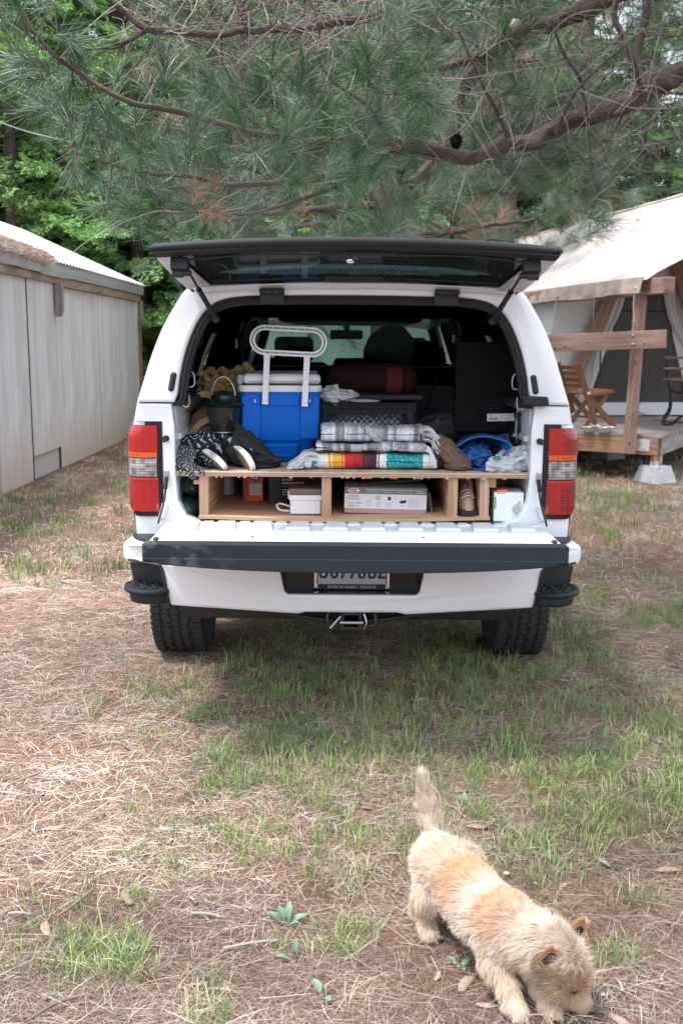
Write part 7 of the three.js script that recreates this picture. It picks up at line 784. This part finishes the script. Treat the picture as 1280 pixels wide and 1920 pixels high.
  const fir = (label, x, z, H, R, tint, seed, top = 11) => {
    const t = thing('fir_tree', label, 'fir tree', [x, 0, z]), r = rng(seed), list = [], cols = []; part('trunk', tube([V(0, -0.2, 0), V(0.05, H * 0.4, 0), V(0, H, 0)], R * 0.075 + 0.06, 10, 20, (k) => 1.1 - 0.95 * k), bark, t); const bl = [];
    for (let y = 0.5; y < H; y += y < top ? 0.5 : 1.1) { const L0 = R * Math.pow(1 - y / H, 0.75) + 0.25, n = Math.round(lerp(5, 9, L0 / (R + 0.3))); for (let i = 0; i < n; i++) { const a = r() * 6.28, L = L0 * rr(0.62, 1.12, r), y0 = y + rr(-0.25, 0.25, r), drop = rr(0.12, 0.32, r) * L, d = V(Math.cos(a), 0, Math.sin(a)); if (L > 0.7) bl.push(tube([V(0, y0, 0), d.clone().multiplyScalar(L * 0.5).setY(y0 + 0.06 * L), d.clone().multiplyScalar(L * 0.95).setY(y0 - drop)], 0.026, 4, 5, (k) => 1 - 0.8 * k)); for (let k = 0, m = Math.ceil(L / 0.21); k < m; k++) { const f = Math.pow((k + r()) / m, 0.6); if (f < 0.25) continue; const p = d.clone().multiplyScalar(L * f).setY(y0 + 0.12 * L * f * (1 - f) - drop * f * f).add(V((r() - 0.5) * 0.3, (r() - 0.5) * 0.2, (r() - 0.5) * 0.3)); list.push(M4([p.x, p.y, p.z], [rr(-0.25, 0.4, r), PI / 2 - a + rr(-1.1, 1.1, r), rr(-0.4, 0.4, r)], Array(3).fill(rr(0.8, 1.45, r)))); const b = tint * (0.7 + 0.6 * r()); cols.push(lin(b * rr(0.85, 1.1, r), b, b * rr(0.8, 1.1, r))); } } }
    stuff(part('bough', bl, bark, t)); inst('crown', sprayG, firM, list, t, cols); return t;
  };
  const firs = [
    ['bright green fir standing right behind the far end of the shed', -5.1, -23.5, 15, 3.3, 1.45, 1], ['fresh green fir just left of the truck, behind the wire fence', -2.2, -24, 13, 3.0, 1.45, 2], ['tall green fir above the middle of the shed roof', -8.2, -24.5, 18, 3.8, 1.45, 3], ['dark fir at the far left edge of the picture', -11.2, -26, 20, 4.2, 1.45, 4],
    ['shaded tall fir in the second row at upper left', -6.8, -30, 22, 4.2, 1.45, 5], ['dull green fir behind the two bright firs', -3.4, -30.5, 21, 4.0, 1.45, 6], ['fir hidden mostly behind the lifted hatch', 0.8, -25, 14, 3.3, 1.45, 7], ['dark fir right of the truck, behind the tent roof', 4.2, -30, 20, 4.2, 1.45, 8], ['dim fir far behind the hatch centre', 1.2, -33, 22, 4.5, 1.45, 9], ['dark fir in the last row at upper right', 9.5, -33, 22, 4.8, 1.45, 10], ['dark fir beyond the right edge of the tent', 14, -31, 22, 4.6, 1.45, 11], ['fir in the last row at the far upper left', -13.5, -33, 23, 4.6, 1.45, 12], ['tall dark fir standing between the left firs in the last row', -9, -36, 24, 5, 1.45, 13], ['last-row fir above the hatch', -1.5, -38, 24, 5, 1.45, 14], ['young bright fir close behind the middle of the shed roof', -6.7, -20.8, 8.5, 2.5, 1.45, 16], ['young bright fir close behind the right end of the shed roof', -4.3, -21.2, 7.6, 2.2, 1.45, 17], ['young fir behind the left part of the shed roof', -9.3, -21.5, 9.5, 2.8, 1.45, 18], ['last-row dark fir above the tent ridge', 6.5, -38, 24, 5, 1.45, 15]];
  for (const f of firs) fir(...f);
  // pines in the middle distance at right and centre
  const bgPine = (label, x, z, H, R, seed, lean = 0) => {
    const t = thing('pine_tree', label, 'pine tree', [x, 0, z]), limbs = [], tufts = [], r = rng(seed); part('trunk', tube([V(0, -0.2, 0), V(lean * 0.3, H * 0.35, 0), V(lean, H, 0.2)], 0.24, 10, 30, (k) => 1.15 - 0.9 * k), bark, t);
    for (let i = 0; i < 15; i++) { const y = lerp(2.2, H * 0.75, i / 14), a = i * 2.4 + seed, L = R * rr(0.6, 1.1, r) * (1 - 0.4 * i / 14), b = V(lean * y / H, y, 0), e = b.clone().add(V(Math.cos(a) * L, rr(-0.3, 0.7, r), Math.sin(a) * L)); limbs.push([[b, b.clone().lerp(e, 0.5).add(V(0, 0.3 * (r() - 0.3), 0.2 * (r() - 0.5))), e], 0.07, 0.015]); const n = 26; for (let k = 0; k < n; k++) { const f = rr(0.3, 1.08, r), p = b.clone().lerp(e, f).add(V((r() - 0.5) * 1.5, (r() - 0.4) * 1.0, (r() - 0.5) * 1.5)); tufts.push({ p, s: rr(1.3, 2.0, r), dead: r() < 0.06 }); } }
    grow(t, limbs, tufts, { n: 90 }, 0.15); t.children.filter((c) => c.isInstancedMesh).forEach((c) => { c.name = 'crown'; }); return t;
  };
  bgPine('grey-green pine behind the truck hatch, second from the left', 0.6, -13.5, 11, 2.6, 21); bgPine('pine with bare brown twigs left of the tent ridge', 2.6, -17.5, 12, 2.8, 23, 0.4); bgPine('pine with dark trunk just above the tent roof at right', 7.2, -20.5, 12, 3.0, 25, -0.3); bgPine('pine rising behind the tent at the upper right', 5.0, -22, 13, 3.2, 27); bgPine('leaning pine at the right edge behind the tent', 10.5, -23, 13, 3.4, 29, -1.0); bgPine('pale pine in the gap left of the hatch', -1.8, -18.5, 12, 2.6, 31);
  single('power_cable', 'thin pale cable crossing the trees at upper left', 'cable', tube([at(-60, 205, 12), at(40, 243, 12), at(130, 266, 12), at(300, 312, 12.4)], 0.006, 6), mat([0.3, 0.31, 0.31], 0.6)); single('power_cable', 'second cable higher up at the left edge, behind the needles', 'cable', tube([at(-60, 130, 12), at(20, 160, 12), at(160, 205, 12.3)], 0.005, 6), mat([0.3, 0.31, 0.31], 0.6));
}
renderer.render(scene, camera);
